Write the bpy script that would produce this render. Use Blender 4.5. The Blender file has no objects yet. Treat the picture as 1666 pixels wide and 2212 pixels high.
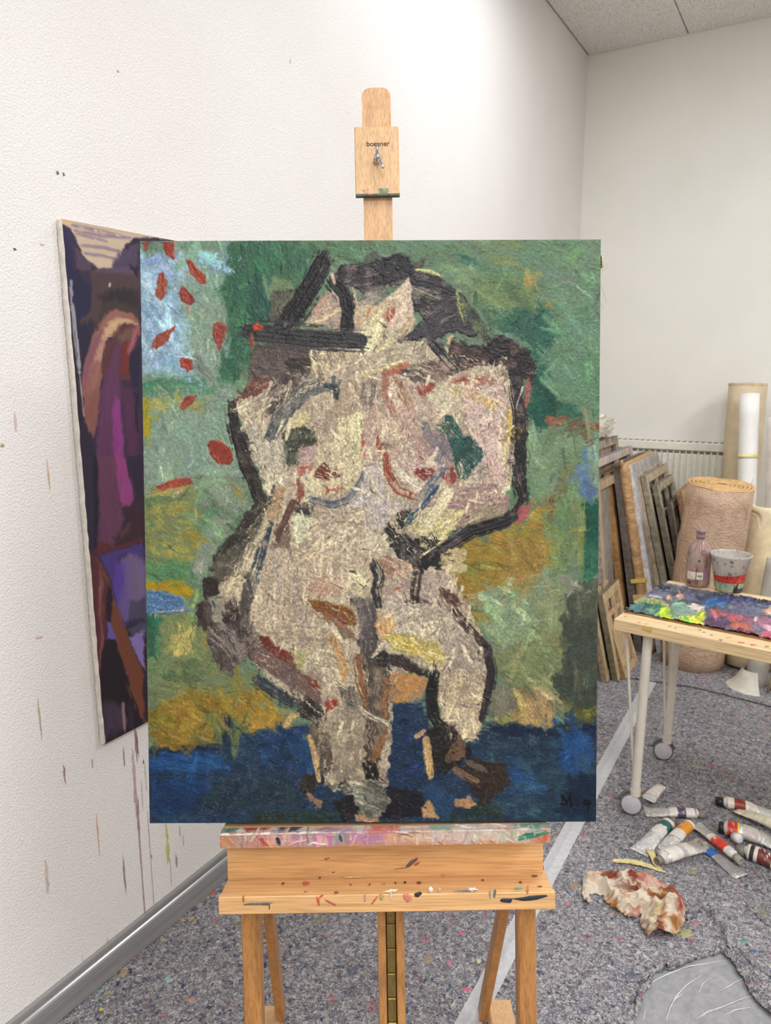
import bpy, bmesh, math, random
import numpy as np
from mathutils import Vector, Matrix, noise as mnoise

# ================================================================ camera, world, lamps, exposure
scn = bpy.context.scene
FPX, PITCH, ROLL, EYE = 1595.0, math.radians(10.95), math.radians(0.2), 1.62     # focal length in px of the 1666 x 2212 frame
cam_data = bpy.data.cameras.new('camera'); cam = bpy.data.objects.new('camera', cam_data)
scn.collection.objects.link(cam); scn.camera = cam
cam_data.sensor_fit = 'VERTICAL'; cam_data.sensor_height = 36.0; cam_data.lens = FPX / 2212 * 36.0
cam_data.clip_start = 0.05
cam.location = (0, 0, EYE)
cam.rotation_euler = (Matrix.Rotation(math.pi / 2 - PITCH, 3, 'X') @ Matrix.Rotation(-ROLL, 3, 'Z')).to_euler()
cam_data.dof.use_dof = True; cam_data.dof.focus_distance = 1.42; cam_data.dof.aperture_fstop = 7.0

AZ = math.radians(30.5)                       # the left wall runs 30.5 degrees to the right of the view
DU = Vector((math.sin(AZ), math.cos(AZ), 0)); DV = Vector((math.cos(AZ), -math.sin(AZ), 0))
WALL_V, WALL_U, CEIL = -1.545, 5.26, 3.63     # left wall, back wall, ceiling height
REAR_U, RIGHT_V = -2.6, 4.2
def room(u, v, z=0.0): return DU * u + DV * v + Vector((0, 0, z))

world = bpy.data.worlds.new('world'); scn.world = world; world.use_nodes = True
world.node_tree.nodes['Background'].inputs[0].default_value = (1, .98, .95, 1)
world.node_tree.nodes['Background'].inputs[1].default_value = 0.3
def lamp(u, v, power, su=1.25, sv=0.6, col=(.98, 1, 1.05)):
    """one recessed ceiling luminaire"""
    d = bpy.data.lights.new('ceiling_lamp_light', 'AREA'); d.shape = 'RECTANGLE'; d.size = su; d.size_y = sv
    d.energy = power; d.color = col
    o = bpy.data.objects.new('ceiling_lamp_light', d); scn.collection.objects.link(o)
    o.location = room(u, v, CEIL - 0.03); o.rotation_euler = (0, 0, math.pi / 2 - AZ)
LAMPS = [(3.1, -0.75, 25), (3.1, 1.75, 66), (0.6, 0.25, 33), (0.6, 2.2, 68), (-1.6, 1.2, 84)]
for L in LAMPS: lamp(*L)
scn.view_settings.view_transform = 'Standard'; scn.view_settings.look = 'None'
scn.view_settings.gamma = 1.0; scn.view_settings.use_curve_mapping = False
scn.view_settings.exposure = 0.0
scn.cycles.use_denoising = True
scn.cycles.max_bounces = 8; scn.cycles.transparent_max_bounces = 12

# ================================================================ helpers
rnd = random.Random(4)
def lin(c):
    f = lambda x: x / 12.92 if x < .04045 else ((x + .055) / 1.055) ** 2.4
    return tuple(f(max(0, min(255, v)) / 255.0) for v in c) + (1.0,)
def ray(px, py):
    """direction of a measured pixel of the photograph (1666 x 2212)"""
    x, y, z = px - 833, py - 1106, FPX
    cr, sr = math.cos(ROLL), math.sin(ROLL); x, y = x * cr + y * sr, -x * sr + y * cr
    c, s = math.cos(PITCH), math.sin(PITCH)
    return Vector((x, z * c - y * s, -(z * s) - y * c))
def fl(px, py, z=0.0):
    r = ray(px, py); return Vector((0, 0, EYE)) + r * ((z - EYE) / r.z)
def on_plane(px, py, n, p0):
    r = ray(px, py); C = Vector((0, 0, EYE)); return C + r * ((p0 - C).dot(n) / r.dot(n))
z3 = lambda x, y, z=0.0: fl(1200 + x / 3.575, 1650 + y / 3.575, z)

class MB:
    """collects shapes in world space into one mesh"""
    def __init__(s): s.v, s.f, s.m, s.smooth = [], [], [], []
    def add(s, verts, faces, mi=0, sm=False):
        b = len(s.v); s.v += [Vector(p) for p in verts]
        for f in faces: s.f.append([b + i for i in f]); s.m.append(mi); s.smooth.append(sm)
    def box(s, o, X, Y, Z, lo, hi, mi=0, bev=0.0):
        """box in the frame o + x X + y Y + z Z"""
        if bev <= 0:
            P = [o + X * x + Y * y + Z * z for z in (lo[2], hi[2]) for y in (lo[1], hi[1]) for x in (lo[0], hi[0])]
            s.add(P, [(0, 2, 3, 1), (4, 5, 7, 6), (0, 1, 5, 4), (2, 6, 7, 3), (0, 4, 6, 2), (1, 3, 7, 5)], mi); return
        P, F = [], []
        c = [(lo[i] + hi[i]) / 2 for i in range(3)]; h = [(hi[i] - lo[i]) / 2 for i in range(3)]
        b = min(bev, *[k * .9 for k in h]); idx = {}
        for sx in (-1, 1):
            for sy in (-1, 1):
                for sz in (-1, 1):
                    for ax in range(3):
                        d = [h[0] - b, h[1] - b, h[2] - b]; d[ax] = h[ax]
                        q = [c[0] + sx * d[0], c[1] + sy * d[1], c[2] + sz * d[2]]
                        idx[(sx, sy, sz, ax)] = len(P); P.append(o + X * q[0] + Y * q[1] + Z * q[2])
        for ax in range(3):
            a1, a2 = [k for k in range(3) if k != ax]
            for sg in (-1, 1):
                r = []
                for p, q in ((-1, -1), (1, -1), (1, 1), (-1, 1)):
                    t = [0, 0, 0]; t[ax] = sg; t[a1] = p; t[a2] = q; r.append(idx[(t[0], t[1], t[2], ax)])
                F.append(r)
        for ax in range(3):
            a1, a2 = [k for k in range(3) if k != ax]
            for p in (-1, 1):
                for q in (-1, 1):
                    t = [0, 0, 0]; t[a1] = p; t[a2] = q; r = []
                    for sg, fa in ((-1, a1), (1, a1), (1, a2), (-1, a2)):
                        t[ax] = sg; r.append(idx[(t[0], t[1], t[2], fa)])
                    F.append(r)
        for sx in (-1, 1):
            for sy in (-1, 1):
                for sz in (-1, 1): F.append([idx[(sx, sy, sz, a)] for a in range(3)])
        s.add(P, F, mi)
    def tube(s, pts, r, n=12, mi=0, caps=True, sm=True):
        rs = r if isinstance(r, (list, tuple)) else [r] * len(pts)
        pts = [Vector(p) for p in pts]; P, F = [], []
        for i, p in enumerate(pts):
            t = (pts[min(i + 1, len(pts) - 1)] - pts[max(i - 1, 0)]).normalized()
            a = t.orthogonal() if i == 0 else (a0 - t * a0.dot(t))
            a0 = a.normalized(); b = t.cross(a0)
            for k in range(n):
                w = 2 * math.pi * k / n; P.append(p + (a0 * math.cos(w) + b * math.sin(w)) * rs[i])
        for i in range(len(pts) - 1):
            for k in range(n):
                F.append((i * n + k, i * n + (k + 1) % n, (i + 1) * n + (k + 1) % n, (i + 1) * n + k))
        s.add(P, F, mi, sm)
        if caps:
            s.add(P[:n], [tuple(range(n))[::-1]], mi); s.add(P[-n:], [tuple(range(n))], mi)
    def lathe(s, o, axis, prof, n=28, mi=0, sm=True, closed=False):
        """prof: (radius, height) along axis"""
        axis = axis.normalized(); a = axis.orthogonal().normalized(); b = axis.cross(a); P, F = [], []
        for r, h in prof:
            for k in range(n):
                w = 2 * math.pi * k / n; P.append(o + axis * h + (a * math.cos(w) + b * math.sin(w)) * max(r, 1e-5))
        for i in range(len(prof) - 1):
            for k in range(n): F.append((i * n + k, i * n + (k + 1) % n, (i + 1) * n + (k + 1) % n, (i + 1) * n + k))
        s.add(P, F, mi, sm)
    def prism(s, poly, d, mi=0):
        """a polygon of points pushed along d"""
        n = len(poly); P = [Vector(p) for p in poly] + [Vector(p) + d for p in poly]
        s.add(P, [tuple(range(n))[::-1], tuple(range(n, 2 * n))] + [(i, (i + 1) % n, n + (i + 1) % n, n + i) for i in range(n)], mi)
    def splat(s, c, X, Y, rx, ry, th=.0008, n=14, seed=0, rag=.25, mi=0):
        """a flat irregular blob of dried paint"""
        R = random.Random(seed); N = X.cross(Y).normalized()
        k = [1 + R.uniform(-rag, rag) for _ in range(n)]
        ring = [c + X * (rx * k[i] * math.cos(2 * math.pi * i / n)) + Y * (ry * k[i] * math.sin(2 * math.pi * i / n)) for i in range(n)]
        mid = [c + (p - c) * .8 + N * th for p in ring]
        s.add(ring + mid + [c + N * th * 1.1], [(i, (i + 1) % n, n + (i + 1) % n, n + i) for i in range(n)] + [(n + i, n + (i + 1) % n, 2 * n) for i in range(n)], mi, True)

def link(o): scn.collection.objects.link(o); return o
def obj(name, mb, mats, parent=None):
    me = bpy.data.meshes.new(name)
    off = Vector((0, 0, 0)); q = parent
    while q is not None: off += q.location; q = q.parent
    me.from_pydata([p - off for p in mb.v], [], mb.f)
    for m in (mats if isinstance(mats, (list, tuple)) else [mats]): me.materials.append(m)
    me.polygons.foreach_set('material_index', mb.m); me.polygons.foreach_set('use_smooth', mb.smooth)
    bm = bmesh.new(); bm.from_mesh(me); bmesh.ops.recalc_face_normals(bm, faces=bm.faces); bm.to_mesh(me); bm.free()
    o = link(bpy.data.objects.new(name, me)); o.parent = parent
    return o
def tag(o, label, cat, group=None):
    o['label'] = label; o['category'] = cat
    if group: o['group'] = group
    return o
def thing(name, label, cat, loc, group=None):
    o = link(bpy.data.objects.new(name, None)); o.empty_display_size = .05; o.location = loc
    return tag(o, label, cat, group)
def struct(o): o['kind'] = 'structure'; return o

# ---------------------------------------------------------------- materials (all procedural)
class NT:
    def __init__(s, name):
        s.m = bpy.data.materials.new(name); s.m.use_nodes = True; s.t = s.m.node_tree
        s.b = s.t.nodes['Principled BSDF']; s._co = None
    def n(s, kind, **kw):
        x = s.t.nodes.new(kind)
        for k, v in kw.items(): setattr(x, k, v)
        return x
    def l(s, a, b): s.t.links.new(a, b)
    def co(s, scale=(1, 1, 1), rot=(0, 0, 0)):
        tc = s.n('ShaderNodeTexCoord'); src = tc.outputs['Object']
        if any(rot):
            mr = s.n('ShaderNodeMapping'); mr.inputs['Rotation'].default_value = rot; s.l(src, mr.inputs[0]); src = mr.outputs[0]
        mp = s.n('ShaderNodeMapping'); mp.inputs['Scale'].default_value = scale
        s.l(src, mp.inputs[0]); return mp.outputs[0]
    def noise(s, scale, detail=3, co=None, dist=0., rough=.55):
        x = s.n('ShaderNodeTexNoise'); x.inputs['Scale'].default_value = scale; x.inputs['Detail'].default_value = detail
        x.inputs['Distortion'].default_value = dist; x.inputs['Roughness'].default_value = rough
        s.l(co if co is not None else s.co(), x.inputs['Vector']); return x
    def voro(s, scale, co=None, feature='F1', rand=1.):
        x = s.n('ShaderNodeTexVoronoi', feature=feature); x.inputs['Scale'].default_value = scale; x.inputs['Randomness'].default_value = rand
        s.l(co if co is not None else s.co(), x.inputs['Vector']); return x
    def ramp(s, fac, stops, interp='LINEAR'):
        x = s.n('ShaderNodeValToRGB'); e = x.color_ramp.elements; x.color_ramp.interpolation = interp
        while len(e) < len(stops): e.new(.5)
        for k, (p, c) in zip(e, stops): k.position = p; k.color = c if len(c) == 4 else lin(c)
        s.l(fac, x.inputs[0]); return x.outputs[0]
    def mix(s, fac, a, b, mode='MIX'):
        x = s.n('ShaderNodeMix', data_type='RGBA', blend_type=mode)
        for i, v in ((0, fac), (6, a), (7, b)):
            if isinstance(v, (int, float)): x.inputs[i].default_value = v
            elif isinstance(v, tuple): x.inputs[i].default_value = v if len(v) == 4 else lin(v)
            else: s.l(v, x.inputs[i])
        return x.outputs[2]
    def math(s, op, a, b=0.):
        x = s.n('ShaderNodeMath', operation=op)
        for i, v in ((0, a), (1, b)):
            if isinstance(v, (int, float)): x.inputs[i].default_value = v
            else: s.l(v, x.inputs[i])
        return x.outputs[0]
    def bump(s, h, strength=.3, dist=.002):
        x = s.n('ShaderNodeBump'); x.inputs['Strength'].default_value = strength; x.inputs['Distance'].default_value = dist
        s.l(h, x.inputs['Height']); s.l(x.outputs[0], s.b.inputs['Normal'])
    def done(s, col, rough=.6, metal=0., spec=.5):
        if isinstance(col, tuple): s.b.inputs['Base Color'].default_value = col if len(col) == 4 else lin(col)
        else: s.l(col, s.b.inputs['Base Color'])
        if isinstance(rough, (int, float)): s.b.inputs['Roughness'].default_value = rough
        else: s.l(rough, s.b.inputs['Roughness'])
        s.b.inputs['Metallic'].default_value = metal; s.b.inputs['Specular IOR Level'].default_value = spec
        return s.m
_cache = {}
def plain(name, c, rough=.6, metal=0., var=.12, scale=30, bump=0., spec=.5, stretch=(1, 1, 1)):
    """one colour with soft mottling"""
    if name in _cache: return _cache[name]
    t = NT(name); nz = t.noise(scale, 4, t.co(stretch))
    col = t.ramp(nz.outputs['Fac'], [(.3, tuple(v * (1 - var) for v in c)), (.7, tuple(v * (1 + var) for v in c))])
    if bump: t.bump(nz.outputs['Fac'], bump, .003)
    _cache[name] = t.done(col, rough, metal, spec); return _cache[name]
def wood(name, c, axis='Z', rough=.45, dark=.72, scale=1., stain=None, rotz=0.):
    """planed wood with grain along an axis of the world; stain: a second colour in soft dirty patches"""
    if name in _cache: return _cache[name]
    t = NT(name); sc = {'X': (1.2, 34, 34), 'Y': (34, 1.2, 34), 'Z': (34, 34, 1.2)}[axis]
    sc = tuple(k * scale for k in sc)
    a = t.noise(1.6, 4, t.co(sc, (0, 0, rotz)), .6); b = t.noise(9, 3, t.co(sc, (0, 0, rotz)))
    col = t.ramp(a.outputs['Fac'], [(.25, tuple(v * dark for v in c)), (.5, c), (.75, tuple(min(255, v * 1.09) for v in c))])
    fine = t.ramp(b.outputs['Fac'], [(.35, (228, 220, 212)), (.55, (255, 255, 255))])
    col = t.mix(1., col, fine, 'MULTIPLY')
    if stain:
        d = t.noise(14, 5); f = t.ramp(d.outputs['Fac'], [(.46, (0, 0, 0, 1)), (.62, (1, 1, 1, 1))])
        col = t.mix(f, col, stain)
    t.bump(b.outputs['Fac'], .12, .0008)
    _cache[name] = t.done(col, rough); return _cache[name]
# ---------------------------------------------------------------- oil-paint engine (numpy): colour + relief on a sheet
def smooth_noise(h, w, ch, cw, rng):
    gh, gw = int(h / ch) + 3, int(w / cw) + 3
    g = rng.random((gh, gw)).astype(np.float32)
    y = np.arange(h, dtype=np.float32) / ch; x = np.arange(w, dtype=np.float32) / cw
    yi = y.astype(int); xi = x.astype(int); fy = y - yi; fx = x - xi
    fy = (fy * fy * (3 - 2 * fy))[:, None]; fx = (fx * fx * (3 - 2 * fx))[None, :]
    a = g[yi][:, xi]; b = g[yi][:, xi + 1]; c = g[yi + 1][:, xi]; d = g[yi + 1][:, xi + 1]
    return (a * (1 - fx) + b * fx) * (1 - fy) + (c * (1 - fx) + d * fx) * fy

_r0 = np.random.default_rng(5)
BR = (0.42 * smooth_noise(640, 640, 1.3, 60, _r0) + 0.33 * smooth_noise(640, 640, 3.2, 90, _r0)
      + 0.25 * smooth_noise(640, 640, 7, 30, _r0))
BR = (BR - BR.mean()) / BR.std() * 0.22 + 0.5

class Sheet:
    """A painted surface. X, Y: drawing coordinates of every texel; k: drawing units per texel."""
    def __init__(s, X, Y, base, seed=1, k=1.3):
        s.X, s.Y = X.astype(np.float32), Y.astype(np.float32)
        s.h, s.w = X.shape; s.k = k
        s.rng = np.random.default_rng(seed)
        s.col = np.empty((s.h, s.w, 3), np.float32); s.col[:] = base
        s.hgt = np.zeros((s.h, s.w), np.float32); s.ang = np.full((s.h, s.w), 0.6, np.float32)
        f = lambda c: smooth_noise(s.h, s.w, c, c, s.rng)
        s.n1, s.n2, s.n3, s.n4 = f(2.2), f(5), f(12), f(40)
        s.wx = f(4) * .35 + f(11) * .65 - .5; s.wy = f(4) * .35 + f(11) * .65 - .5
        s.tf = lambda x, y: (x, y); s.sm = 1.; s.halo = False; s.brk = False; s.dmin = 0.
    def crop(s, x0, y0, k):
        s.tf = lambda x, y: (x0 + x * k, y0 + y * k)
        s.ck = k
    def box(s, xs, ys, m):
        ok = (s.X > min(xs) - m) & (s.X < max(xs) + m) if not hasattr(s, 'rows') else None
        r = s.rows(min(ys) - m, max(ys) + m); c = s.cols(min(xs) - m, max(xs) + m)
        return r, c
    def rows(s, a, b):
        y = s.Y[:, s.w // 2]; lo = s.Y.min(1); hi = s.Y.max(1)
        i = np.where((hi > a) & (lo < b))[0]
        return slice(i[0], i[-1] + 1) if len(i) else slice(0, 0)
    def cols(s, a, b):
        lo = s.X.min(0); hi = s.X.max(0)
        i = np.where((hi > a) & (lo < b))[0]
        return slice(i[0], i[-1] + 1) if len(i) else slice(0, 0)
    def tex(s, q, p):
        o1, o2 = s.rng.integers(0, 640, 2)
        i = ((q * (1.0 / s.k) + o1) % 640).astype(int) % 640; j = ((p * (.6 / s.k) + o2) % 640).astype(int) % 640
        return BR[i, j]
    def lay(s, r, c, m, tx, col, jit, h, c2, m2, ang, ridge=None):
        col = np.array(col, np.float32)
        t = (tx - .5)[..., None]
        cc = col * (1 + jit * 2.2 * t)
        if c2 is not None:
            f = np.clip((tx * .65 + s.n3[r, c] * .55 - .6 + (m2 - .5) * .9) * 5 + .5, 0, 1)[..., None]
            cc = cc * (1 - f) + np.array(c2, np.float32) * (1 + jit * 2 * t) * f
        M = m[..., None]
        s.col[r, c] = s.col[r, c] * (1 - M) + cc * M
        hh = h * (.25 + 1.1 * (tx - .2))
        if ridge is not None: hh = hh + h * ridge
        s.hgt[r, c] = s.hgt[r, c] * (1 - .55 * m) + hh * m
        if ang is not None:
            a = s.ang[r, c]; s.ang[r, c] = np.where(m > .5, ang, a)
    def P(s, col, ang, pts, rough=9, soft=4, dry=0., jit=.07, h=.5, c2=None, m2=.5):
        """a patch: filled polygon with a ragged brushed edge"""
        soft *= s.sm; dry = max(dry, s.dmin)
        if s.halo and sum(col) < 250 and dry < .2 and rough > 4:
            s.halo = False; s.P(col, ang, pts, rough + 9, 16, .6, jit, h * .7); s.halo = True
        q = [s.tf(*p) for p in pts]; xs = [a[0] for a in q]; ys = [a[1] for a in q]
        r, c = s.box(xs, ys, rough + soft + 4)
        X = s.X[r, c]; Y = s.Y[r, c]
        if X.size == 0: return
        X = X + s.wx[r, c] * rough * 2; Y = Y + s.wy[r, c] * rough * 2
        ins = np.zeros(X.shape, bool); d2 = np.full(X.shape, 1e9, np.float32)
        n = len(q)
        for i in range(n):
            (x1, y1), (x2, y2) = q[i], q[(i + 1) % n]
            cond = (y1 > Y) != (y2 > Y)
            if y1 != y2: ins ^= cond & (X < (x2 - x1) * (Y - y1) / (y2 - y1) + x1)
            dx, dy = x2 - x1, y2 - y1; L = dx * dx + dy * dy + 1e-6
            t = np.clip(((X - x1) * dx + (Y - y1) * dy) / L, 0, 1)
            d2 = np.minimum(d2, (X - x1 - t * dx) ** 2 + (Y - y1 - t * dy) ** 2)
        sd = np.where(ins, -1, 1) * np.sqrt(d2)
        a = np.radians(ang); X0 = s.X[r, c]; Y0 = s.Y[r, c]
        p = X0 * np.cos(a) + Y0 * np.sin(a); qq = -X0 * np.sin(a) + Y0 * np.cos(a) + s.wy[r, c] * 14
        tx = s.tex(qq, p)
        m = np.clip(.5 - (sd + (tx - .5) * soft * 1.2) / soft, 0, 1)
        if dry > 0: m = m * np.clip((tx * .7 + s.n2[r, c] * .35 - dry + .02) * 6 + .5, 0, 1)
        ridge = np.exp(-((sd + 3.5) / 2.6) ** 2) * .5
        s.last = (r, c, m)
        s.lay(r, c, m.astype(np.float32), tx, col, jit, h, c2, m2, a, ridge)
    def S(s, col, w, pts, dry=.12, jit=.12, h=.9, c2=None, m2=.4, taper=.3, soft=2.5):
        """a brush stroke along a polyline"""
        if s.halo and sum(col) < 250 and w * s.ck > 16 and dry < .2:
            s.halo = False; s.S(col, w * 1.7, pts, .6, jit, h * .7, None, m2, taper, 5); s.halo = True
        dry = max(dry, s.dmin)
        if s.brk and sum(col) < 250 and w * s.ck > 16: w *= .86; dry = max(dry, .26)
        q = [s.tf(*p) for p in pts]; w = w * s.ck / 2
        xs = [a[0] for a in q]; ys = [a[1] for a in q]
        r, c = s.box(xs, ys, w * 1.4 + 5)
        X = s.X[r, c]; Y = s.Y[r, c]
        if X.size == 0: return
        X = X + s.wx[r, c] * min(6, w * .35); Y = Y + s.wy[r, c] * min(6, w * .35)
        best = np.full(X.shape, 1e9, np.float32); al = np.zeros(X.shape, np.float32); lat = np.zeros(X.shape, np.float32)
        tot = sum(np.hypot(q[i + 1][0] - q[i][0], q[i + 1][1] - q[i][1]) for i in range(len(q) - 1)) + 1e-6
        acc = 0.
        for i in range(len(q) - 1):
            (x1, y1), (x2, y2) = q[i], q[i + 1]; dx, dy = x2 - x1, y2 - y1; L = np.hypot(dx, dy) + 1e-6
            t = ((X - x1) * dx + (Y - y1) * dy) / (L * L); tc = np.clip(t, 0, 1)
            d = np.hypot(X - x1 - tc * dx, Y - y1 - tc * dy)
            k = d < best
            best = np.where(k, d, best); al = np.where(k, acc + tc * L, al)
            lat = np.where(k, ((Y - y1) * dx - (X - x1) * dy) / L, lat)
            acc += L
        tx = s.tex(lat, al)
        ww = w * (1 - taper * (np.abs(al / tot - .45) / .55) ** 2.5)
        sd = best - ww
        m = np.clip(.5 - (sd + (tx - .5) * 4) / soft, 0, 1)
        e = dry + .25 * np.clip(al / tot - .55, 0, 1)
        m = m * np.clip((tx * .75 + s.n2[r, c] * .3 - e + .02) * 6 + .5, 0, 1)
        ridge = np.exp(-((sd + 2.6) / 2.) ** 2) * .45
        (x1, y1), (x2, y2) = q[0], q[-1]
        s.lay(r, c, m.astype(np.float32), tx, col, jit, h, c2, m2, np.arctan2(y2 - y1, x2 - x1), ridge)
    def dabs(s, n, ln=(16, 44), wd=(5, 10), lum=.09, hue=.03, dry=.3, h=.8, wander=.3, region=None, tint=None, soft=3.5, where=None):
        """short broken strokes that pick up the colour they start on, along the local brush direction"""
        R = s.rng; keep = s.tf, getattr(s, 'ck', 1), s.halo
        s.tf = lambda x, y: (x, y); s.ck = 1; s.halo = False
        for _ in range(n):
            i = int(R.integers(0, s.h)); j = int(R.integers(0, s.w))
            x, y = float(s.X[i, j]), float(s.Y[i, j])
            if where is not None and not where[i, j]: continue
            if region and not (region[0] < x < region[2] and region[1] < y < region[3]): continue
            a = s.ang[i, j] + R.normal(0, wander) + (1.57 if R.random() < .12 else 0); L = R.uniform(*ln) / 2
            col = s.col[i, j] * (1 + R.normal(0, lum)) * (1 + R.normal(0, hue, 3))
            if tint is not None:
                if where is None and s.col[i, j].sum() < 330 or sum(tint) > 500 and s.col[i, j].sum() < 410: continue
                col = s.col[i, j] * .3 + np.array(tint) * .7
            b = R.normal(0, .2)
            s.S(col, R.uniform(*wd), [(x - L * np.cos(a), y - L * np.sin(a)), (x, y), (x + L * np.cos(a + b), y + L * np.sin(a + b))],
                dry=dry + R.uniform(-.06, .1), h=h * R.uniform(.5, 1.2), jit=.08, soft=soft)
        s.tf, s.ck, s.halo = keep
    def linear(s):
        c = np.clip(s.col, 2, 250) / 255
        return (np.where(c < .04045, c / 12.92, ((c + .055) / 1.055) ** 2.4) * np.array((.82, .82, .79))).astype(np.float32)

def homog(quad, h, w):
    """drawing coordinates of an h x w sheet whose corners (top left, top right, bottom right, bottom left) are drawn at quad"""
    A = []; B = []
    for (u, v), (x, y) in zip([(0, 0), (1, 0), (1, 1), (0, 1)], quad):
        A += [[u, v, 1, 0, 0, 0, -u * x, -v * x], [0, 0, 0, u, v, 1, -u * y, -v * y]]; B += [x, y]
    m = np.append(np.linalg.solve(np.array(A, float), np.array(B, float)), 1).reshape(3, 3)
    U, V = np.meshgrid(np.linspace(0, 1, w), np.linspace(0, 1, h))
    d = m[2, 0] * U + m[2, 1] * V + 1
    return (m[0, 0] * U + m[0, 1] * V + m[0, 2]) / d, (m[1, 0] * U + m[1, 1] * V + m[1, 2]) / d
def paint_nude(w, h):
    X, Y = homog([(308, 515), (1305, 522), (1282, 1778), (318, 1778)], h, w)
    s = Sheet(X, Y, (108, 138, 104), seed=11, k=975. / w)
    P, S = s.P, s.S
    Z = .3121
    A = lambda: s.crop(290, 500, Z); B = lambda: s.crop(790, 500, Z); C = lambda: s.crop(290, 950, Z)
    D = lambda: s.crop(790, 950, Z); E = lambda: s.crop(290, 1350, Z); F = lambda: s.crop(790, 1350, Z)
    K = lambda: s.crop(540, 540, .3361); G = lambda: s.crop(780, 1000, .2401)
    s.sm = 3.2
    s.crop(0, 0, 1.); P((30, 58, 92), 8, [(290, 1640), (1310, 1600), (1310, 1800), (290, 1800)], rough=6)
    # ---- ground: the coloured fields of the background
    A()
    P((146, 176, 160), 70, [(40, 30), (700, 30), (640, 560), (600, 1020), (40, 1030)], c2=(128, 164, 140))
    P((142, 172, 196), 60, [(40, 130), (330, 150), (400, 240), (330, 480), (410, 560), (380, 800), (480, 870), (470, 960), (300, 990), (40, 1000)], c2=(160, 186, 196), m2=.35, rough=14)
    P((132, 166, 190), 20, [(430, 130), (640, 150), (650, 260), (520, 290)], dry=.45)
    P((146, 174, 148), 80, [(410, 520), (640, 430), (600, 960), (500, 960), (470, 860), (400, 800)], rough=14)
    P((112, 148, 116), 60, [(50, 40), (640, 40), (640, 120), (430, 130), (60, 140)], dry=.42)
    P((96, 136, 92), 15, [(880, 40), (1700, 40), (1700, 160), (1280, 260), (960, 250)], c2=(84, 128, 86))
    P((64, 122, 86), 80, [(690, 50), (960, 50), (1290, 120), (1290, 250), (1200, 380), (970, 300), (960, 560), (930, 650), (830, 690), (830, 880), (720, 1050), (600, 1000), (620, 880), (660, 640), (640, 480), (660, 200)], c2=(44, 108, 78), rough=12)
    P((34, 106, 82), 85, [(830, 280), (960, 300), (960, 580), (900, 650), (830, 640)], rough=7)
    P((126, 150, 92), 20, [(970, 310), (1200, 330), (1190, 400), (970, 390)], dry=.2)
    P((36, 62, 112), 80, [(640, 100), (680, 90), (660, 260), (640, 250)], dry=.4)
    P((88, 150, 116), 170, [(60, 1020), (560, 1005), (700, 990), (690, 1060), (340, 1125), (60, 1140)], rough=6, c2=(74, 136, 100))
    P((146, 178, 152), 75, [(40, 1140), (720, 1060), (700, 1180), (690, 1620), (40, 1620)], c2=(132, 166, 140))
    P((164, 162, 92), 10, [(60, 1145), (330, 1130), (545, 1125), (520, 1210), (60, 1250)], dry=.2)
    P((164, 150, 28), 85, [(50, 1180), (100, 1200), (120, 1330), (95, 1500), (60, 1560), (50, 1400)], rough=6)
    C()
    P((146, 176, 152), 75, [(40, -20), (720, -20), (740, 280), (400, 250), (40, 320)], c2=(132, 164, 140))
    P((126, 146, 92), 10, [(40, 310), (420, 290), (480, 560), (440, 980), (60, 1010)], c2=(150, 144, 72), rough=12)
    P((88, 152, 98), 160, [(500, 480), (600, 520), (590, 600), (430, 610)], dry=.25)
    P((92, 148, 92), 10, [(70, 330), (180, 340), (160, 440), (70, 440)], dry=.2)
    P((142, 160, 132), 120, [(410, 240), (770, 260), (820, 440), (700, 480), (460, 400)], c2=(126, 150, 112), rough=14)
    P((150, 168, 142), 122, [(400, 980), (430, 760), (560, 540), (690, 430), (800, 450), (570, 760), (490, 960)], c2=(132, 154, 122), rough=10)
    P((176, 140, 40), 80, [(420, 620), (450, 640), (440, 760), (410, 740)], dry=.35)
    P((170, 136, 44), 60, [(700, 310), (740, 330), (770, 420), (730, 410)], dry=.4)
    P((90, 152, 92), 10, [(80, 840), (420, 830), (400, 990), (80, 990)], dry=.3)
    P((176, 140, 24), 5, [(80, 990), (300, 970), (420, 1000), (440, 1060), (330, 1090), (80, 1060)], rough=6)
    P((40, 122, 86), 85, [(60, 1190), (190, 1200), (190, 1340), (160, 1640), (60, 1640)], rough=12)
    P((146, 148, 86), 80, [(190, 1200), (480, 1180), (560, 1640), (150, 1640)], c2=(112, 134, 82), rough=12)
    P((190, 172, 98), 110, [(280, 1260), (420, 1260), (440, 1420), (300, 1600), (200, 1620), (200, 1500)], dry=.45)
    E()
    P((134, 142, 84), 10, [(80, 180), (620, 200), (900, 400), (900, 620), (80, 640)], c2=(116, 134, 88), rough=14)
    P((52, 114, 84), 85, [(70, -20), (160, -20), (110, 260), (70, 260)], rough=12)
    P((84, 112, 76), 5, [(200, 320), (480, 320), (420, 500), (390, 500), (380, 380), (210, 390)], dry=.3)
    P((112, 128, 92), 85, [(80, 460), (140, 460), (180, 880), (80, 890)])
    P((148, 118, 44), 20, [(120, 600), (380, 440), (560, 470), (640, 480), (830, 430), (1015, 560), (1010, 735), (800, 750), (520, 830), (330, 850), (280, 880), (180, 880)], c2=(162, 130, 52), rough=12, h=.8)
    P((112, 124, 64), 100, [(460, 640), (800, 600), (800, 760), (560, 830), (340, 850), (360, 760)], dry=.5, c2=(90, 108, 66))
    P((32, 58, 94), 8, [(60, 890), (300, 865), (560, 835), (800, 760), (1030, 730), (1180, 680), (1300, 800), (1300, 1000), (1200, 1360), (60, 1400)], c2=(34, 64, 98), rough=7)
    P((26, 34, 58), 5, [(90, 870), (560, 830), (560, 860), (100, 905)], dry=.2)
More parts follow.
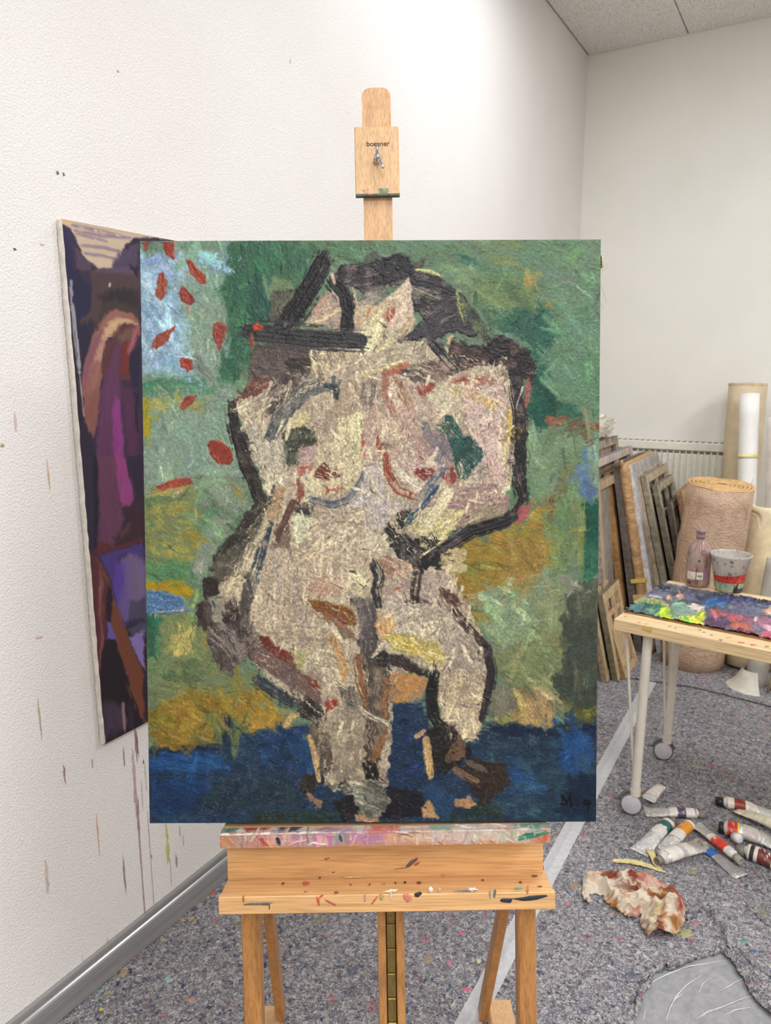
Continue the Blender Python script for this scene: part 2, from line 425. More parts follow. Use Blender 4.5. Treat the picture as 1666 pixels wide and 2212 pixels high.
    P((20, 76, 142), 5, [(95, 930), (300, 880), (560, 890), (660, 940), (650, 1015), (100, 1025)], rough=5, h=1., jit=.16)
    P((22, 66, 124), 8, [(220, 1040), (490, 1050), (490, 1160), (350, 1175), (210, 1150)], rough=5, h=1., jit=.14)
    P((20, 62, 116), 80, [(100, 1050), (180, 1050), (190, 1300), (100, 1330)], rough=5, jit=.14)
    P((20, 58, 112), 8, [(190, 1190), (370, 1180), (390, 1280), (250, 1310), (150, 1290)], rough=5, h=1., jit=.16)
    P((26, 66, 118), 40, [(800, 780), (1180, 690), (1250, 1000), (1150, 1030), (860, 960)], rough=8, dry=.25)
    P((46, 66, 72), 20, [(480, 1170), (900, 990), (1140, 1100), (1150, 1280), (440, 1320)], dry=.35, c2=(30, 56, 84))
    P((44, 66, 56), 8, [(820, 1290), (1400, 1290), (1400, 1370), (820, 1370)], dry=.2)
    B()
    P((100, 134, 90), 20, [(-20, 50), (1680, 50), (1680, 640), (900, 700), (-20, 300)], c2=(90, 130, 96), rough=12)
    P((128, 138, 72), 15, [(780, 80), (1110, 80), (1120, 210), (900, 240), (780, 150)], dry=.42)
    P((24, 110, 86), 5, [(660, 160), (760, 165), (830, 270), (720, 220)], rough=6)
    P((126, 158, 102), 100, [(620, 290), (740, 220), (800, 300), (760, 420), (660, 420)], rough=8, dry=.2)
    P((102, 138, 84), 40, [(780, 320), (1180, 300), (1200, 480), (1000, 600), (850, 520)], c2=(120, 138, 76))
    P((176, 140, 62), 100, [(1130, 290), (1250, 280), (1200, 400), (1100, 420)], dry=.48)
    P((184, 132, 54), 100, [(1300, 470), (1330, 460), (1310, 550), (1285, 540)], dry=.3)
    P((42, 116, 84), 60, [(1100, 540), (1300, 560), (1350, 700), (1300, 880), (1250, 960), (1250, 1050), (1400, 1200), (1540, 1250), (1530, 1320), (1280, 1310), (1290, 1370), (1110, 1400), (1140, 1100), (1200, 960), (1170, 800), (900, 640)], c2=(26, 104, 82), rough=12)
    P((14, 100, 78), 60, [(1170, 960), (1250, 980), (1300, 1100), (1360, 1230), (1260, 1310), (1270, 1380), (1120, 1390)], rough=8)
    P((106, 150, 114), 60, [(1300, 580), (1420, 560), (1660, 480), (1660, 1250), (1480, 1240), (1400, 1190), (1250, 1060), (1260, 920), (1360, 800)], c2=(92, 136, 98), rough=9, h=.8)
    P((112, 146, 112), 40, [(1200, 90), (1680, 80), (1680, 480), (1420, 560), (1300, 500), (1280, 300)], c2=(96, 134, 92), rough=16)
    P((106, 128, 66), 5, [(1340, 1370), (1660, 1380), (1660, 1430), (1340, 1400)])
    P((170, 60, 42), 8, [(1280, 1300), (1390, 1300), (1450, 1330), (1630, 1330), (1630, 1400), (1440, 1370), (1290, 1345)], rough=5, h=1.1)
    P((84, 44, 50), 90, [(1500, 1345), (1540, 1350), (1535, 1420), (1515, 1420)], dry=.35)
    D()
    P((128, 160, 120), 85, [(1100, -30), (1660, -40), (1660, 440), (1480, 430), (1240, 420), (1150, 300)], c2=(116, 148, 100), rough=8)
    P((112, 142, 96), 85, [(1340, 90), (1490, 80), (1500, 400), (1330, 400)], dry=.3)
    P((112, 142, 90), 85, [(1240, 380), (1520, 420), (1530, 920), (1200, 960), (1230, 700)], c2=(132, 146, 80), rough=10)
    P((88, 122, 152), 88, [(1515, 70), (1545, 50), (1580, 120), (1560, 400), (1500, 400)], dry=.2)
    P((138, 166, 136), 88, [(1570, 60), (1620, 80), (1610, 420), (1570, 420)], dry=.25)
    P((12, 100, 74), 88, [(1510, 450), (1640, 440), (1640, 900), (1520, 930)], rough=5)
    P((34, 120, 88), 88, [(1530, 700), (1600, 700), (1590, 920), (1520, 920)], dry=.3)
    P((176, 150, 60), 88, [(1490, 450), (1512, 440), (1510, 720), (1490, 700)], dry=.25)
    P((110, 52, 42), 88, [(1310, 320), (1380, 320), (1310, 400), (1310, 590), (1270, 600), (1260, 440)], dry=.42)
    P((104, 150, 104), 30, [(1290, 580), (1520, 560), (1510, 640), (1300, 640)], dry=.3)
    P((166, 128, 54), 12, [(560, 700), (900, 640), (1130, 570), (1160, 400), (1240, 440), (1230, 700), (1300, 720), (1230, 900), (1200, 1080), (850, 1110), (800, 1300), (720, 1300), (560, 1080), (510, 930)], c2=(142, 124, 52), rough=12, h=.7)
    P((150, 118, 58), 60, [(960, 730), (1260, 700), (1220, 900), (1190, 1060), (960, 1020), (980, 880)], rough=14, c2=(158, 130, 66), h=.8)
    P((150, 144, 52), 10, [(640, 930), (820, 900), (850, 950), (690, 960)], rough=5)
    P((82, 88, 54), 10, [(700, 880), (820, 860), (800, 930), (690, 940)], dry=.35)
    P((164, 182, 160), 40, [(1180, 990), (1460, 960), (1500, 1080), (1390, 1160), (1360, 1300), (1150, 1350), (1160, 1080)], dry=.3)
    P((142, 150, 112), 60, [(1160, 960), (1470, 970), (1400, 1130), (1370, 1640), (1040, 1640), (1130, 1300)], c2=(134, 146, 96), rough=10)
    P((152, 180, 140), 40, [(810, 1060), (1090, 1040), (1160, 1150), (1140, 1400), (1060, 1500), (900, 1460), (810, 1300)], c2=(140, 166, 118), rough=14, h=1.)
    P((76, 88, 74), 85, [(1480, 980), (1640, 960), (1640, 1640), (1350, 1640), (1370, 1280), (1400, 1130)], c2=(90, 94, 70), rough=8)
    P((112, 124, 76), 30, [(1050, 1400), (1350, 1380), (1340, 1640), (1050, 1640)], dry=.3)
    F()
    P((142, 152, 98), 40, [(880, 80), (1080, 40), (1360, 80), (1350, 480), (1040, 480), (900, 420)], c2=(120, 134, 84), rough=12, h=.8)
    P((152, 176, 126), 70, [(880, -20), (1140, -20), (1050, 140), (930, 200)], rough=14)
    P((76, 84, 66), 85, [(1350, -20), (1640, -20), (1620, 660), (1400, 660), (1260, 540), (1280, 380), (1340, 340)], c2=(68, 80, 70), rough=8)
    P((112, 104, 84), 85, [(1020, 430), (1300, 470), (1320, 720), (1010, 720)], c2=(140, 122, 84), rough=10)
    P((124, 122, 104), 88, [(860, 380), (1040, 460), (1020, 640), (840, 640)], rough=8)
    P((154, 152, 78), 5, [(840, 630), (1000, 625), (1120, 660), (1010, 700), (850, 690)], rough=6)
    P((196, 158, 102), 60, [(1080, 530), (1180, 520), (1210, 620), (1140, 640), (1070, 600)], dry=.5)
    P((186, 146, 96), 80, [(1220, 600), (1310, 590), (1310, 740), (1220, 730), (1000, 700), (1010, 620)], dry=.5)
    P((148, 140, 36), 160, [(1400, 620), (1600, 590), (1590, 690), (1480, 720)], dry=.2)
    P((34, 60, 94), 8, [(120, 540), (400, 540), (430, 760), (430, 1000), (400, 1180), (80, 1180), (110, 800)], c2=(24, 52, 96), rough=9)
    P((34, 60, 92), 8, [(760, 690), (1000, 700), (1360, 730), (1400, 650), (1480, 720), (1600, 680), (1610, 1360), (540, 1360), (700, 1240), (900, 1200), (980, 1000), (800, 960)], c2=(42, 76, 94), rough=7)
    P((20, 40, 78), 8, [(770, 700), (1000, 690), (1320, 740), (1400, 650), (1480, 690), (1600, 690), (1590, 780), (1340, 770), (800, 760)], dry=.22)
    P((26, 78, 142), 80, [(1340, 800), (1420, 760), (1540, 770), (1560, 900), (1520, 1060), (1340, 1010), (1320, 900)], rough=8, h=.9)
    P((26, 82, 146), 80, [(990, 950), (1060, 960), (1120, 1130), (1000, 1140)], rough=6)
    P((28, 74, 124), 40, [(1080, 1020), (1260, 1040), (1240, 1100), (1080, 1120)], dry=.25)
    P((22, 44, 76), 85, [(1360, 1060), (1590, 1060), (1590, 1340), (1360, 1340)], dry=.2)
    P((36, 58, 52), 5, [(560, 1280), (900, 1240), (900, 1360), (560, 1360)], dry=.2)
    s.dabs(1500, ln=(30, 80), wd=(10, 22), lum=.07, hue=.03, dry=.42, h=.35, soft=6)
    s.dabs(2600, ln=(16, 44), wd=(4, 9), lum=.09, hue=.03, dry=.46, h=.5)
    s.sm = 1.; s.halo = True; s.brk = True
    def figure():
        # ---- the figure: flesh in large shapes
        s.crop(0, 0, 1.)
        fl = (200, 182, 154)
        P(fl, 100, [(508, 868), (560, 815), (640, 800), (700, 760), (790, 700), (900, 735), (1010, 765), (1100, 800), (1130, 900), (1110, 1040), (1085, 1095), (960, 1150), (955, 1180), (990, 1270), (1040, 1380), (1052, 1500), (1025, 1600), (960, 1600), (940, 1440), (850, 1460), (835, 1700), (700, 1700), (690, 1570), (560, 1450), (505, 1350), (470, 1300), (480, 1230), (555, 1120), (585, 1060), (545, 960)], c2=(172, 152, 130), m2=.4, rough=7)
        if s.dmin == 0: s.fm = np.zeros((h, w), bool); s.fm[s.last[0], s.last[1]] = s.last[2] > .5
        K()
        P((112, 98, 90), 20, [(20, 590), (430, 610), (440, 720), (400, 800), (220, 840), (100, 860), (0, 860), (20, 740)], c2=(82, 70, 68), rough=10, dry=.12)
        P((56, 44, 44), 20, [(250, 690), (410, 670), (400, 770), (300, 800), (240, 740)], rough=9)
        P((80, 78, 68), 60, [(165, 270), (345, 255), (310, 400), (200, 480), (140, 460)], dry=.25, c2=(100, 100, 82))
        P((54, 47, 50), 165, [(540, 150), (620, 100), (800, 95), (870, 40), (1000, 30), (1080, 80), (1160, 60), (1110, 120), (1250, 180), (1350, 270), (1480, 560), (1300, 520), (1240, 560), (1060, 380), (1050, 250), (1030, 190), (900, 250), (760, 280), (680, 230), (590, 210)], c2=(110, 98, 96), m2=.42, rough=7, jit=.14, h=.9)
        P((32, 30, 37), 30, [(830, 70), (870, 40), (1010, 30), (1070, 90), (1050, 190), (960, 195), (880, 180), (800, 120)], rough=10, h=1.)
        P((92, 96, 84), 60, [(770, 10), (840, 0), (870, 60), (760, 90)], dry=.38)
        P((82, 84, 66), 20, [(1040, 80), (1170, 45), (1110, 130)], dry=.5)
        P((46, 40, 40), 25, [(1060, 290), (1260, 340), (1180, 410), (1070, 390)], rough=4)
        P((80, 74, 80), 140, [(1060, 510), (1300, 310), (1390, 330), (1490, 570), (1300, 530), (1230, 570), (960, 590)], c2=(54, 50, 56), rough=6, jit=.16, h=1.)
        S((196, 190, 130), 22, [(1090, 130), (1180, 140), (1260, 180)], dry=.4)
        S((154, 158, 120), 24, [(1070, 250), (1150, 290), (1250, 330)], dry=.45)
        S((44, 40, 42), 60, [(1060, 200), (1180, 230), (1340, 290)], dry=.3, jit=.2)
        S((160, 180, 84), 46, [(1360, 280), (1380, 400), (1400, 460)], dry=.45)
        S((110, 122, 84), 80, [(1370, 310), (1450, 440), (1550, 590)], dry=.38, c2=(56, 60, 50), jit=.2)
        P((200, 172, 150), 60, [(365, 480), (440, 370), (535, 255), (610, 330), (610, 500), (560, 500)], c2=(166, 146, 128), rough=5, h=.9)
        S((200, 140, 122), 24, [(420, 400), (500, 310), (540, 270)], dry=.3)
        S((208, 186, 150), 40, [(390, 470), (480, 440), (590, 380)], dry=.25)
        P((204, 184, 148), 110, [(680, 240), (700, 330), (860, 340), (1030, 190), (1060, 230), (1055, 380), (1080, 450), (1040, 540), (950, 580), (930, 640), (800, 690), (690, 750), (660, 640), (720, 600), (735, 510), (670, 490)], c2=(182, 150, 124), m2=.35, rough=4, h=1., jit=.12)
        P((172, 160, 144), 150, [(700, 290), (900, 240), (860, 330), (720, 370)], dry=.2, c2=(110, 104, 100))
        P((224, 202, 176), 125, [(1040, 185), (1062, 230), (1055, 330), (1068, 400), (1000, 500), (930, 560), (900, 480), (960, 330), (890, 330), (960, 260)], rough=4, h=1.2, jit=.12, c2=(208, 178, 166), m2=.35)
        P((216, 206, 160), 115, [(740, 510), (850, 390), (900, 480), (950, 580), (930, 640), (820, 670), (710, 640)], rough=4, h=1.2, jit=.14)
        S((198, 130, 84), 14, [(790, 370), (770, 430)], dry=.3)
        P((168, 70, 48), 100, [(900, 380), (945, 370), (942, 430), (897, 478), (880, 420)], rough=3)
        A()
        P((148, 130, 110), 70, [(1230, 820), (1370, 800), (1500, 850), (1420, 910), (1330, 1010), (1240, 1010)], c2=(204, 188, 150), rough=5, jit=.2, h=1.)
        P((176, 156, 130), 85, [(1380, 820), (1600, 790), (1560, 880), (1400, 960)], c2=(206, 190, 150), jit=.14)
        S((44, 38, 36), 40, [(1370, 820), (1440, 830)], dry=.15)
        S((52, 46, 52), 30, [(1585, 780), (1600, 820)])
        P((132, 72, 58), 140, [(730, 1120), (880, 1000), (970, 1010), (930, 1080), (830, 1140), (715, 1160)], rough=6, c2=(110, 64, 56), dry=.12)
        P((206, 194, 162), 150, [(690, 1190), (740, 1150), (900, 1130), (1010, 1065), (900, 1260), (800, 1320), (740, 1280)], rough=5, h=1.1, c2=(160, 140, 124), m2=.35, jit=.13)
        P((84, 70, 70), 135, [(960, 1060), (1130, 960), (1260, 990), (1110, 1150), (960, 1260), (900, 1250)], rough=6, dry=.12, c2=(120, 104, 98), m2=.4, jit=.16)
        P((192, 174, 146), 85, [(1420, 1050), (1680, 1000), (1680, 1620), (1450, 1620), (1300, 1300), (1250, 1210)], c2=(170, 148, 126), m2=.45, rough=6, jit=.13)
        P((216, 204, 160), 88, [(1430, 1280), (1640, 1230), (1610, 1620), (1440, 1620)], dry=.22, jit=.13, h=1.)
        P((200, 188, 166), 100, [(800, 1330), (900, 1380), (1050, 1420), (1050, 1620), (830, 1620)], rough=6, jit=.14, c2=(170, 162, 148), h=1.)
        S((80, 90, 94), 112, [(950, 1420), (1060, 1230), (1200, 1100), (1410, 1035)], dry=.16, c2=(134, 132, 122), m2=.42, jit=.22, h=1.2)
        S((34, 42, 54), 46, [(1390, 1120), (1415, 1150)])
        S((50, 62, 72), 40, [(1340, 1060), (1420, 1090), (1410, 1150)], dry=.2)
        P((206, 192, 140), 40, [(1080, 1290), (1230, 1250), (1260, 1320), (1100, 1370)], dry=.35)
        P((70, 74, 58), 115, [(1050, 1390), (1150, 1340), (1240, 1370), (1280, 1450), (1180, 1550), (1100, 1620), (1040, 1620), (1040, 1500)], rough=6, c2=(96, 100, 80), jit=.18)
        S((150, 100, 88), 40, [(1290, 1460), (1180, 1570)], dry=.3)
        S((152, 62, 56), 34, [(1590, 1420), (1605, 1640)], dry=.2)
        S((46, 40, 40), 84, [(690, 1190), (708, 1340), (735, 1470), (775, 1640)], dry=.06, jit=.2, c2=(76, 66, 62))
        C()
        P((66, 70, 54), 115, [(1060, -20), (1260, -10), (1200, 100), (1120, 190), (1050, 110)], rough=5, c2=(100, 104, 84), jit=.18)
        S((46, 40, 40), 110, [(740, -20), (780, 150), (850, 330), (890, 430)], dry=.06, jit=.2, c2=(72, 62, 58))
        P((202, 190, 168), 80, [(800, -10), (1040, -10), (1050, 140), (1110, 230), (1040, 330), (960, 390), (880, 250)], rough=6, jit=.14, c2=(178, 166, 148), m2=.35, h=1.)
        S((150, 134, 116), 26, [(1060, 90), (1040, 180), (1000, 290)], dry=.3)
        P((190, 160, 150), 100, [(1150, 60), (1290, 20), (1270, 190), (1140, 230)], rough=8, dry=.15)
        P((216, 202, 160), 70, [(1290, 30), (1580, -10), (1620, 150), (1560, 300), (1440, 370), (1260, 390), (1190, 330), (1150, 240), (1250, 180)], rough=5, jit=.1, h=1., c2=(206, 180, 150), m2=.3)
        P((138, 60, 52), 30, [(1260, 220), (1330, 150), (1370, 200), (1425, 200), (1430, 250), (1360, 290), (1270, 270)], rough=6, c2=(104, 46, 42))
        P((168, 92, 80), 5, [(1310, 330), (1440, 320), (1440, 350), (1330, 365)], dry=.2)
        P((224, 216, 190), 80, [(1160, 240), (1230, 225), (1258, 330), (1235, 395), (1185, 300)], rough=3, h=1.3)
        P((142, 80, 64), 85, [(1130, 250), (1180, 300), (1195, 390), (1160, 440), (1140, 400)], rough=5)
        P((170, 88, 80), 150, [(1130, 190), (1250, 170), (1220, 230), (1140, 240)], dry=.3)
        S((152, 64, 58), 34, [(1600, -30), (1600, 60), (1606, 130)], dry=.2)
        S((96, 102, 116), 58, [(1230, 410), (1380, 450), (1500, 410), (1580, 300), (1640, 150)], dry=.12, c2=(130, 128, 128), jit=.24, h=1.)
        P((62, 56, 50), 130, [(890, 420), (940, 370), (960, 430), (900, 530), (860, 660), (760, 770), (600, 870), (510, 910), (560, 800), (620, 700), (760, 560), (820, 440)], rough=8, c2=(96, 94, 78), m2=.42, jit=.2, dry=.08)
        P((122, 114, 102), 120, [(560, 830), (760, 690), (830, 740), (720, 900), (620, 1010), (540, 960)], rough=8, c2=(82, 76, 66), jit=.22, dry=.1)
        P((128, 106, 92), 100, [(1130, 420), (1250, 470), (1110, 520), (1060, 760), (960, 760), (1000, 560)], dry=.25)
        S((188, 152, 116), 92, [(1025, 340), (975, 480), (935, 610)], dry=.06, h=1.1, jit=.12)
        S((96, 68, 56), 76, [(1110, 430), (1055, 560), (1000, 690)], dry=.18, jit=.18)
        P((58, 56, 56), 20, [(1130, 430), (1260, 440), (1230, 530), (1130, 520)], dry=.35)
        P((214, 214, 176), 85, [(1110, 490), (1245, 530), (1225, 730), (1130, 730), (1095, 640)], rough=6, h=1.2)
        P((186, 168, 150), 140, [(1240, 560), (1680, 380), (1680, 560), (1300, 800), (1120, 860), (1100, 760)], rough=7, c2=(212, 192, 158), jit=.17, h=1.)
        P((190, 182, 184), 120, [(1570, 320), (1680, 200), (1680, 460), (1500, 480)], dry=.15, jit=.12)
        P((206, 188, 156), 95, [(860, 880), (950, 760), (1040, 740), (1120, 860), (1440, 780), (1680, 620), (1680, 1000), (1440, 1080), (1180, 1100), (1120, 1270), (800, 1270), (830, 1050)], rough=6, c2=(184, 162, 140), m2=.36, jit=.13, h=1.)
        S((58, 72, 86), 82, [(940, 580), (890, 750), (845, 900), (815, 1080)], dry=.2, c2=(150, 140, 124), m2=.35, jit=.2)
        S((214, 198, 160), 50, [(920, 580), (860, 690), (830, 730)], dry=.15)
        S((214, 196, 158), 86, [(810, 740), (740, 880), (655, 1060)], dry=.18, jit=.14, h=1.1, c2=(120, 112, 100), m2=.3)
        S((214, 198, 158), 90, [(730, 960), (650, 1060)], dry=.1, h=1.2)
        S((170, 154, 138), 70, [(1125, 950), (1140, 1250)], dry=.25, jit=.15)
        S((196, 176, 160), 90, [(980, 800), (1000, 960), (960, 1080)], dry=.3)
        P((56, 46, 42), 100, [(470, 960), (595, 940), (585, 1060), (520, 1100), (470, 1080)], rough=8)
        P((64, 52, 48), 95, [(430, 1130), (525, 1085), (545, 1250), (505, 1340), (440, 1260)], rough=8, c2=(90, 78, 72))
        P((150, 148, 130), 95, [(510, 1080), (590, 1075), (625, 1230), (570, 1340), (540, 1200)], rough=6, dry=.18)
        P((66, 52, 50), 90, [(620, 1100), (745, 1090), (750, 1310), (810, 1330), (770, 1450), (680, 1430), (620, 1260)], rough=8, c2=(92, 80, 76), m2=.35)
        P((110, 100, 96), 70, [(735, 960), (790, 900), (820, 1080), (800, 1280), (745, 1280)], rough=5, jit=.22, c2=(76, 68, 66))
        P((116, 106, 98), 60, [(540, 1250), (640, 1300), (740, 1500), (660, 1640), (560, 1430)], rough=7, c2=(74, 62, 60), jit=.24)
        P((146, 92, 34), 30, [(1200, 1110), (1330, 1108), (1480, 1160), (1545, 1240), (1535, 1295), (1430, 1270), (1240, 1175)], rough=4, h=1.1, c2=(120, 70, 40), m2=.4, jit=.16)
        P((132, 112, 94), 40, [(1230, 1190), (1400, 1210), (1580, 1410), (1440, 1370), (1320, 1260)], rough=5, c2=(150, 92, 60), m2=.35, jit=.2)
        P((190, 150, 126), 35, [(1180, 1010), (1300, 930), (1450, 1000), (1400, 1090), (1230, 1085)], rough=6, jit=.15, dry=.12)
        P((216, 206, 160), 30, [(1470, 880), (1600, 920), (1640, 1000), (1560, 1070)], rough=5)
        P((80, 76, 74), 20, [(1450, 920), (1560, 890), (1540, 940)], dry=.35)
        P((204, 188, 154), 20, [(760, 1320), (1100, 1250), (1300, 1300), (1460, 1400), (1460, 1620), (1100, 1620), (1000, 1560), (850, 1400)], rough=6, c2=(178, 158, 132), m2=.4, jit=.15, h=1.)
        P((206, 160, 104), 65, [(1310, 1290), (1420, 1400), (1480, 1620), (1390, 1620), (1300, 1400)], rough=5, c2=(214, 184, 130), h=1.)
        P((124, 56, 46), 35, [(865, 1365), (935, 1358), (935, 1410), (1080, 1460), (1115, 1620), (1000, 1520), (880, 1410)], rough=6, dry=.1)
        P((84, 76, 76), 85, [(1480, 1100), (1680, 1080), (1680, 1620), (1590, 1620), (1550, 1380), (1565, 1250)], rough=6, jit=.22, c2=(120, 110, 104), m2=.42)
        P((180, 174, 110), 80, [(1090, 1430), (1190, 1480), (1172, 1590), (1110, 1590)], rough=4, h=1.2)
        P((80, 124, 176), 5, [(75, 1030), (200, 1040), (340, 1090), (350, 1150), (440, 1175), (200, 1210), (75, 1185)], rough=5, h=1.2, jit=.2)
        P((222, 190, 160), 20, [(420, 1172), (200, 1196), (120, 1200), (200, 1180)], dry=.3)
        E()
        P((86, 72, 70), 50, [(500, -10), (790, -10), (900, 110), (760, 230), (670, 320), (600, 310), (520, 160)], rough=7, c2=(124, 112, 104), m2=.45, jit=.22)
        P((126, 94, 84), 35, [(740, 200), (900, 120), (1100, 250), (1250, 420), (1310, 570), (1180, 510), (950, 340)], rough=6, c2=(106, 86, 82), jit=.2)
        P((206, 190, 158), 40, [(900, 0), (1400, 0), (1460, 300), (1430, 430), (1300, 430), (1110, 250), (930, 110)], rough=6, c2=(160, 144, 128), m2=.38, jit=.16, h=1.)
        P((124, 54, 44), 35, [(870, 80), (940, 80), (960, 140), (1080, 190), (1115, 295), (1000, 220), (890, 160)], rough=6, dry=.1)
        P((178, 172, 112), 80, [(1090, 150), (1190, 190), (1175, 290), (1130, 315), (1100, 270)], rough=4, h=1.2)
        P((138, 58, 48), 70, [(1190, 360), (1260, 370), (1295, 450), (1220, 460)], rough=6, dry=.15)
        P((206, 160, 106), 75, [(1330, 40), (1400, 90), (1470, 300), (1460, 400), (1420, 400), (1410, 250), (1320, 120)], rough=5, h=1.)
        S((64, 70, 76), 92, [(860, 390), (1000, 480), (1140, 570)], dry=.1, jit=.22, c2=(100, 104, 104), m2=.3)
        P((54, 50, 48), 40, [(1120, 520), (1200, 490), (1330, 620), (1270, 690), (1150, 630)], rough=7, dry=.1, c2=(110, 104, 92), m2=.3)
        P((180, 162, 136), 95, [(1330, 640), (1440, 540), (1570, 600), (1650, 680), (1610, 800), (1570, 1040), (1450, 1110), (1380, 1060), (1360, 850), (1340, 820)], rough=6, c2=(144, 130, 112), m2=.45, jit=.17, h=.9)
        P((104, 92, 80), 95, [(1190, 690), (1320, 650), (1355, 850), (1380, 1010), (1300, 1060), (1250, 900)], rough=8, dry=.1, c2=(140, 124, 100), m2=.38, jit=.2)
        S((196, 160, 112), 46, [(1205, 780), (1240, 900), (1270, 1080)], dry=.38)
        S((210, 178, 116), 40, [(1040, 700), (1080, 640), (1130, 620)], dry=.22)
        P((160, 60, 50), 40, [(1310, 540), (1390, 510), (1412, 552), (1330, 612)], rough=5)
        P((150, 132, 112), 80, [(1400, 420), (1520, 430), (1640, 620), (1660, 670), (1560, 600), (1440, 540)], rough=6, c2=(84, 80, 80), jit=.2)
        S((136, 90, 58), 66, [(1545, 230), (1560, 400), (1615, 570)], dry=.16, jit=.2)
        P((72, 62, 62), 88, [(1580, 100), (1680, 0), (1680, 640), (1610, 520)], rough=6, c2=(104, 92, 84), m2=.35, jit=.2)
        P((112, 80, 60), 95, [(1600, 720), (1680, 680), (1680, 930), (1580, 940)], rough=7, c2=(70, 56, 50))
        P((36, 31, 32), 60, [(1570, 950), (1680, 900), (1680, 1100), (1590, 1070)], rough=8)
        P((118, 116, 102), 20, [(1290, 1120), (1480, 1060), (1680, 1080), (1680, 1350), (1550, 1340), (1490, 1180)], rough=8, c2=(168, 166, 144), m2=.42, jit=.17, h=1.2)
        P((38, 36, 38), 40, [(1370, 1230), (1480, 1170), (1545, 1300), (1440, 1380)], rough=9)
        P((58, 50, 42), 60, [(1130, 1110), (1180, 1035), (1245, 1050), (1245, 1140), (1180, 1180)], rough=5)
        P((152, 112, 84), 40, [(1190, 1150), (1300, 1230), (1280, 1280), (1190, 1210)], dry=.3)
        P((190, 150, 112), 30, [(1500, 1310), (1680, 1300), (1680, 1380), (1520, 1360)], dry=.25)
        B()
        P((204, 186, 160), 100, [(110, 1000), (560, 1040), (600, 1200), (570, 1400), (600, 1620), (-10, 1620), (-10, 1100)], rough=6, c2=(182, 150, 136), m2=.42, jit=.15, h=1.1)
        P((188, 174, 144), 160, [(-20, 900), (200, 800), (460, 740), (530, 780), (440, 860), (240, 920), (60, 990), (-20, 1010)], rough=4, h=1.1, jit=.16, c2=(150, 136, 116), m2=.35)
        P((224, 206, 150), 160, [(-20, 970), (80, 960), (250, 890), (330, 890), (100, 985), (-20, 1010)], rough=3, h=1.4)
        P((118, 108, 98), 100, [(-10, 1050), (100, 1000), (120, 1120), (60, 1200), (-10, 1200)], dry=.2, jit=.2)
        P((92, 78, 74), 15, [(210, 960), (440, 890), (640, 890), (600, 1010), (480, 1070), (360, 1040)], rough=8, dry=.12, c2=(150, 120, 100), m2=.36, jit=.2)
        S((168, 112, 92), 52, [(150, 970), (150, 1130), (225, 1300)], dry=.22, jit=.16)
        S((162, 112, 92), 66, [(220, 1030), (270, 1130), (320, 1210)], dry=.26, jit=.18)
        S((210, 180, 130), 26, [(270, 1100), (330, 1200)], dry=.2)
        P((150, 62, 56), 60, [(360, 1070), (470, 1050), (530, 1085), (430, 1140), (380, 1140)], rough=5)
        S((184, 92, 68), 50, [(180, 980), (300, 920)], dry=.3)
        P((60, 48, 46), 25, [(590, 740), (850, 800), (900, 720), (1010, 750), (1120, 830), (1200, 900), (1180, 1070), (1000, 970), (880, 910), (680, 980), (590, 880)], rough=9, c2=(96, 66, 60), m2=.32, jit=.2, h=1.)
        P((36, 33, 36), 40, [(840, 800), (900, 725), (1010, 765), (1010, 870), (880, 910)], rough=10, h=1.)
        P((36, 33, 36), 60, [(1000, 850), (1150, 840), (1190, 950), (1090, 1010)], rough=9, dry=.1)
        S((40, 40, 45), 78, [(470, 770), (550, 860), (640, 960)], dry=.06, jit=.18, h=1.3, c2=(140, 132, 112), m2=.18)
        P((202, 176, 130), 140, [(560, 750), (620, 720), (600, 800)], dry=.25)
        P((206, 182, 170), 85, [(690, 1080), (900, 1080), (990, 1150), (960, 1400), (945, 1620), (820, 1620), (720, 1400), (680, 1200)], rough=5, c2=(190, 156, 146), m2=.36, jit=.12, h=1.)
        P((152, 84, 68), 8, [(600, 1030), (700, 1005), (880, 1005), (930, 1060), (800, 1075), (600, 1070)], rough=5, dry=.12, c2=(184, 130, 112))
        P((208, 172, 108), 25, [(590, 1090), (700, 1078), (830, 1140), (920, 1190), (920, 1250), (840, 1200), (700, 1160), (600, 1140)], rough=6, dry=.15, c2=(220, 196, 160))
        P((206, 166, 96), 80, [(840, 1170), (920, 1190), (920, 1260), (870, 1240)], dry=.1)
        P((196, 150, 140), 80, [(880, 1040), (980, 1060), (1000, 1180), (940, 1180)], rough=5, c2=(210, 184, 178))
        S((216, 190, 150), 22, [(860, 1160), (940, 1190), (1005, 1230)], dry=.1, h=1.3)
        P((206, 198, 162), 120, [(430, 1120), (560, 1040), (600, 1110), (560, 1250), (450, 1180)], rough=5, jit=.14)
        P((130, 118, 124), 70, [(380, 1300), (560, 1390), (610, 1620), (480, 1620)], rough=8, dry=.2, jit=.18)
        P((34, 84, 82), 55, [(560, 1270), (610, 1278), (680, 1380), (760, 1510), (830, 1560), (720, 1620), (620, 1620), (570, 1400)], rough=4, h=1.1, jit=.16, c2=(50, 104, 92))
        P((54, 120, 82), 40, [(500, 1340), (560, 1310), (590, 1400), (520, 1400)], dry=.4)
        P((196, 208, 140), 40, [(480, 1360), (540, 1350), (540, 1400)], dry=.45)
        P((150, 60, 56), 80, [(75, 1420), (110, 1410), (140, 1500), (90, 1530)], dry=.25)
        S((46, 39, 42), 104, [(1030, 950), (1050, 1130), (1075, 1300), (1080, 1640)], dry=.04, jit=.22, c2=(92, 76, 74), m2=.26)
        S((152, 88, 78), 36, [(1140, 1040), (1135, 1120), (1125, 1220)], dry=.18)
        S((222, 206, 196), 12, [(1100, 1090), (1060, 1200), (1050, 1240)], dry=.05, h=1.2)
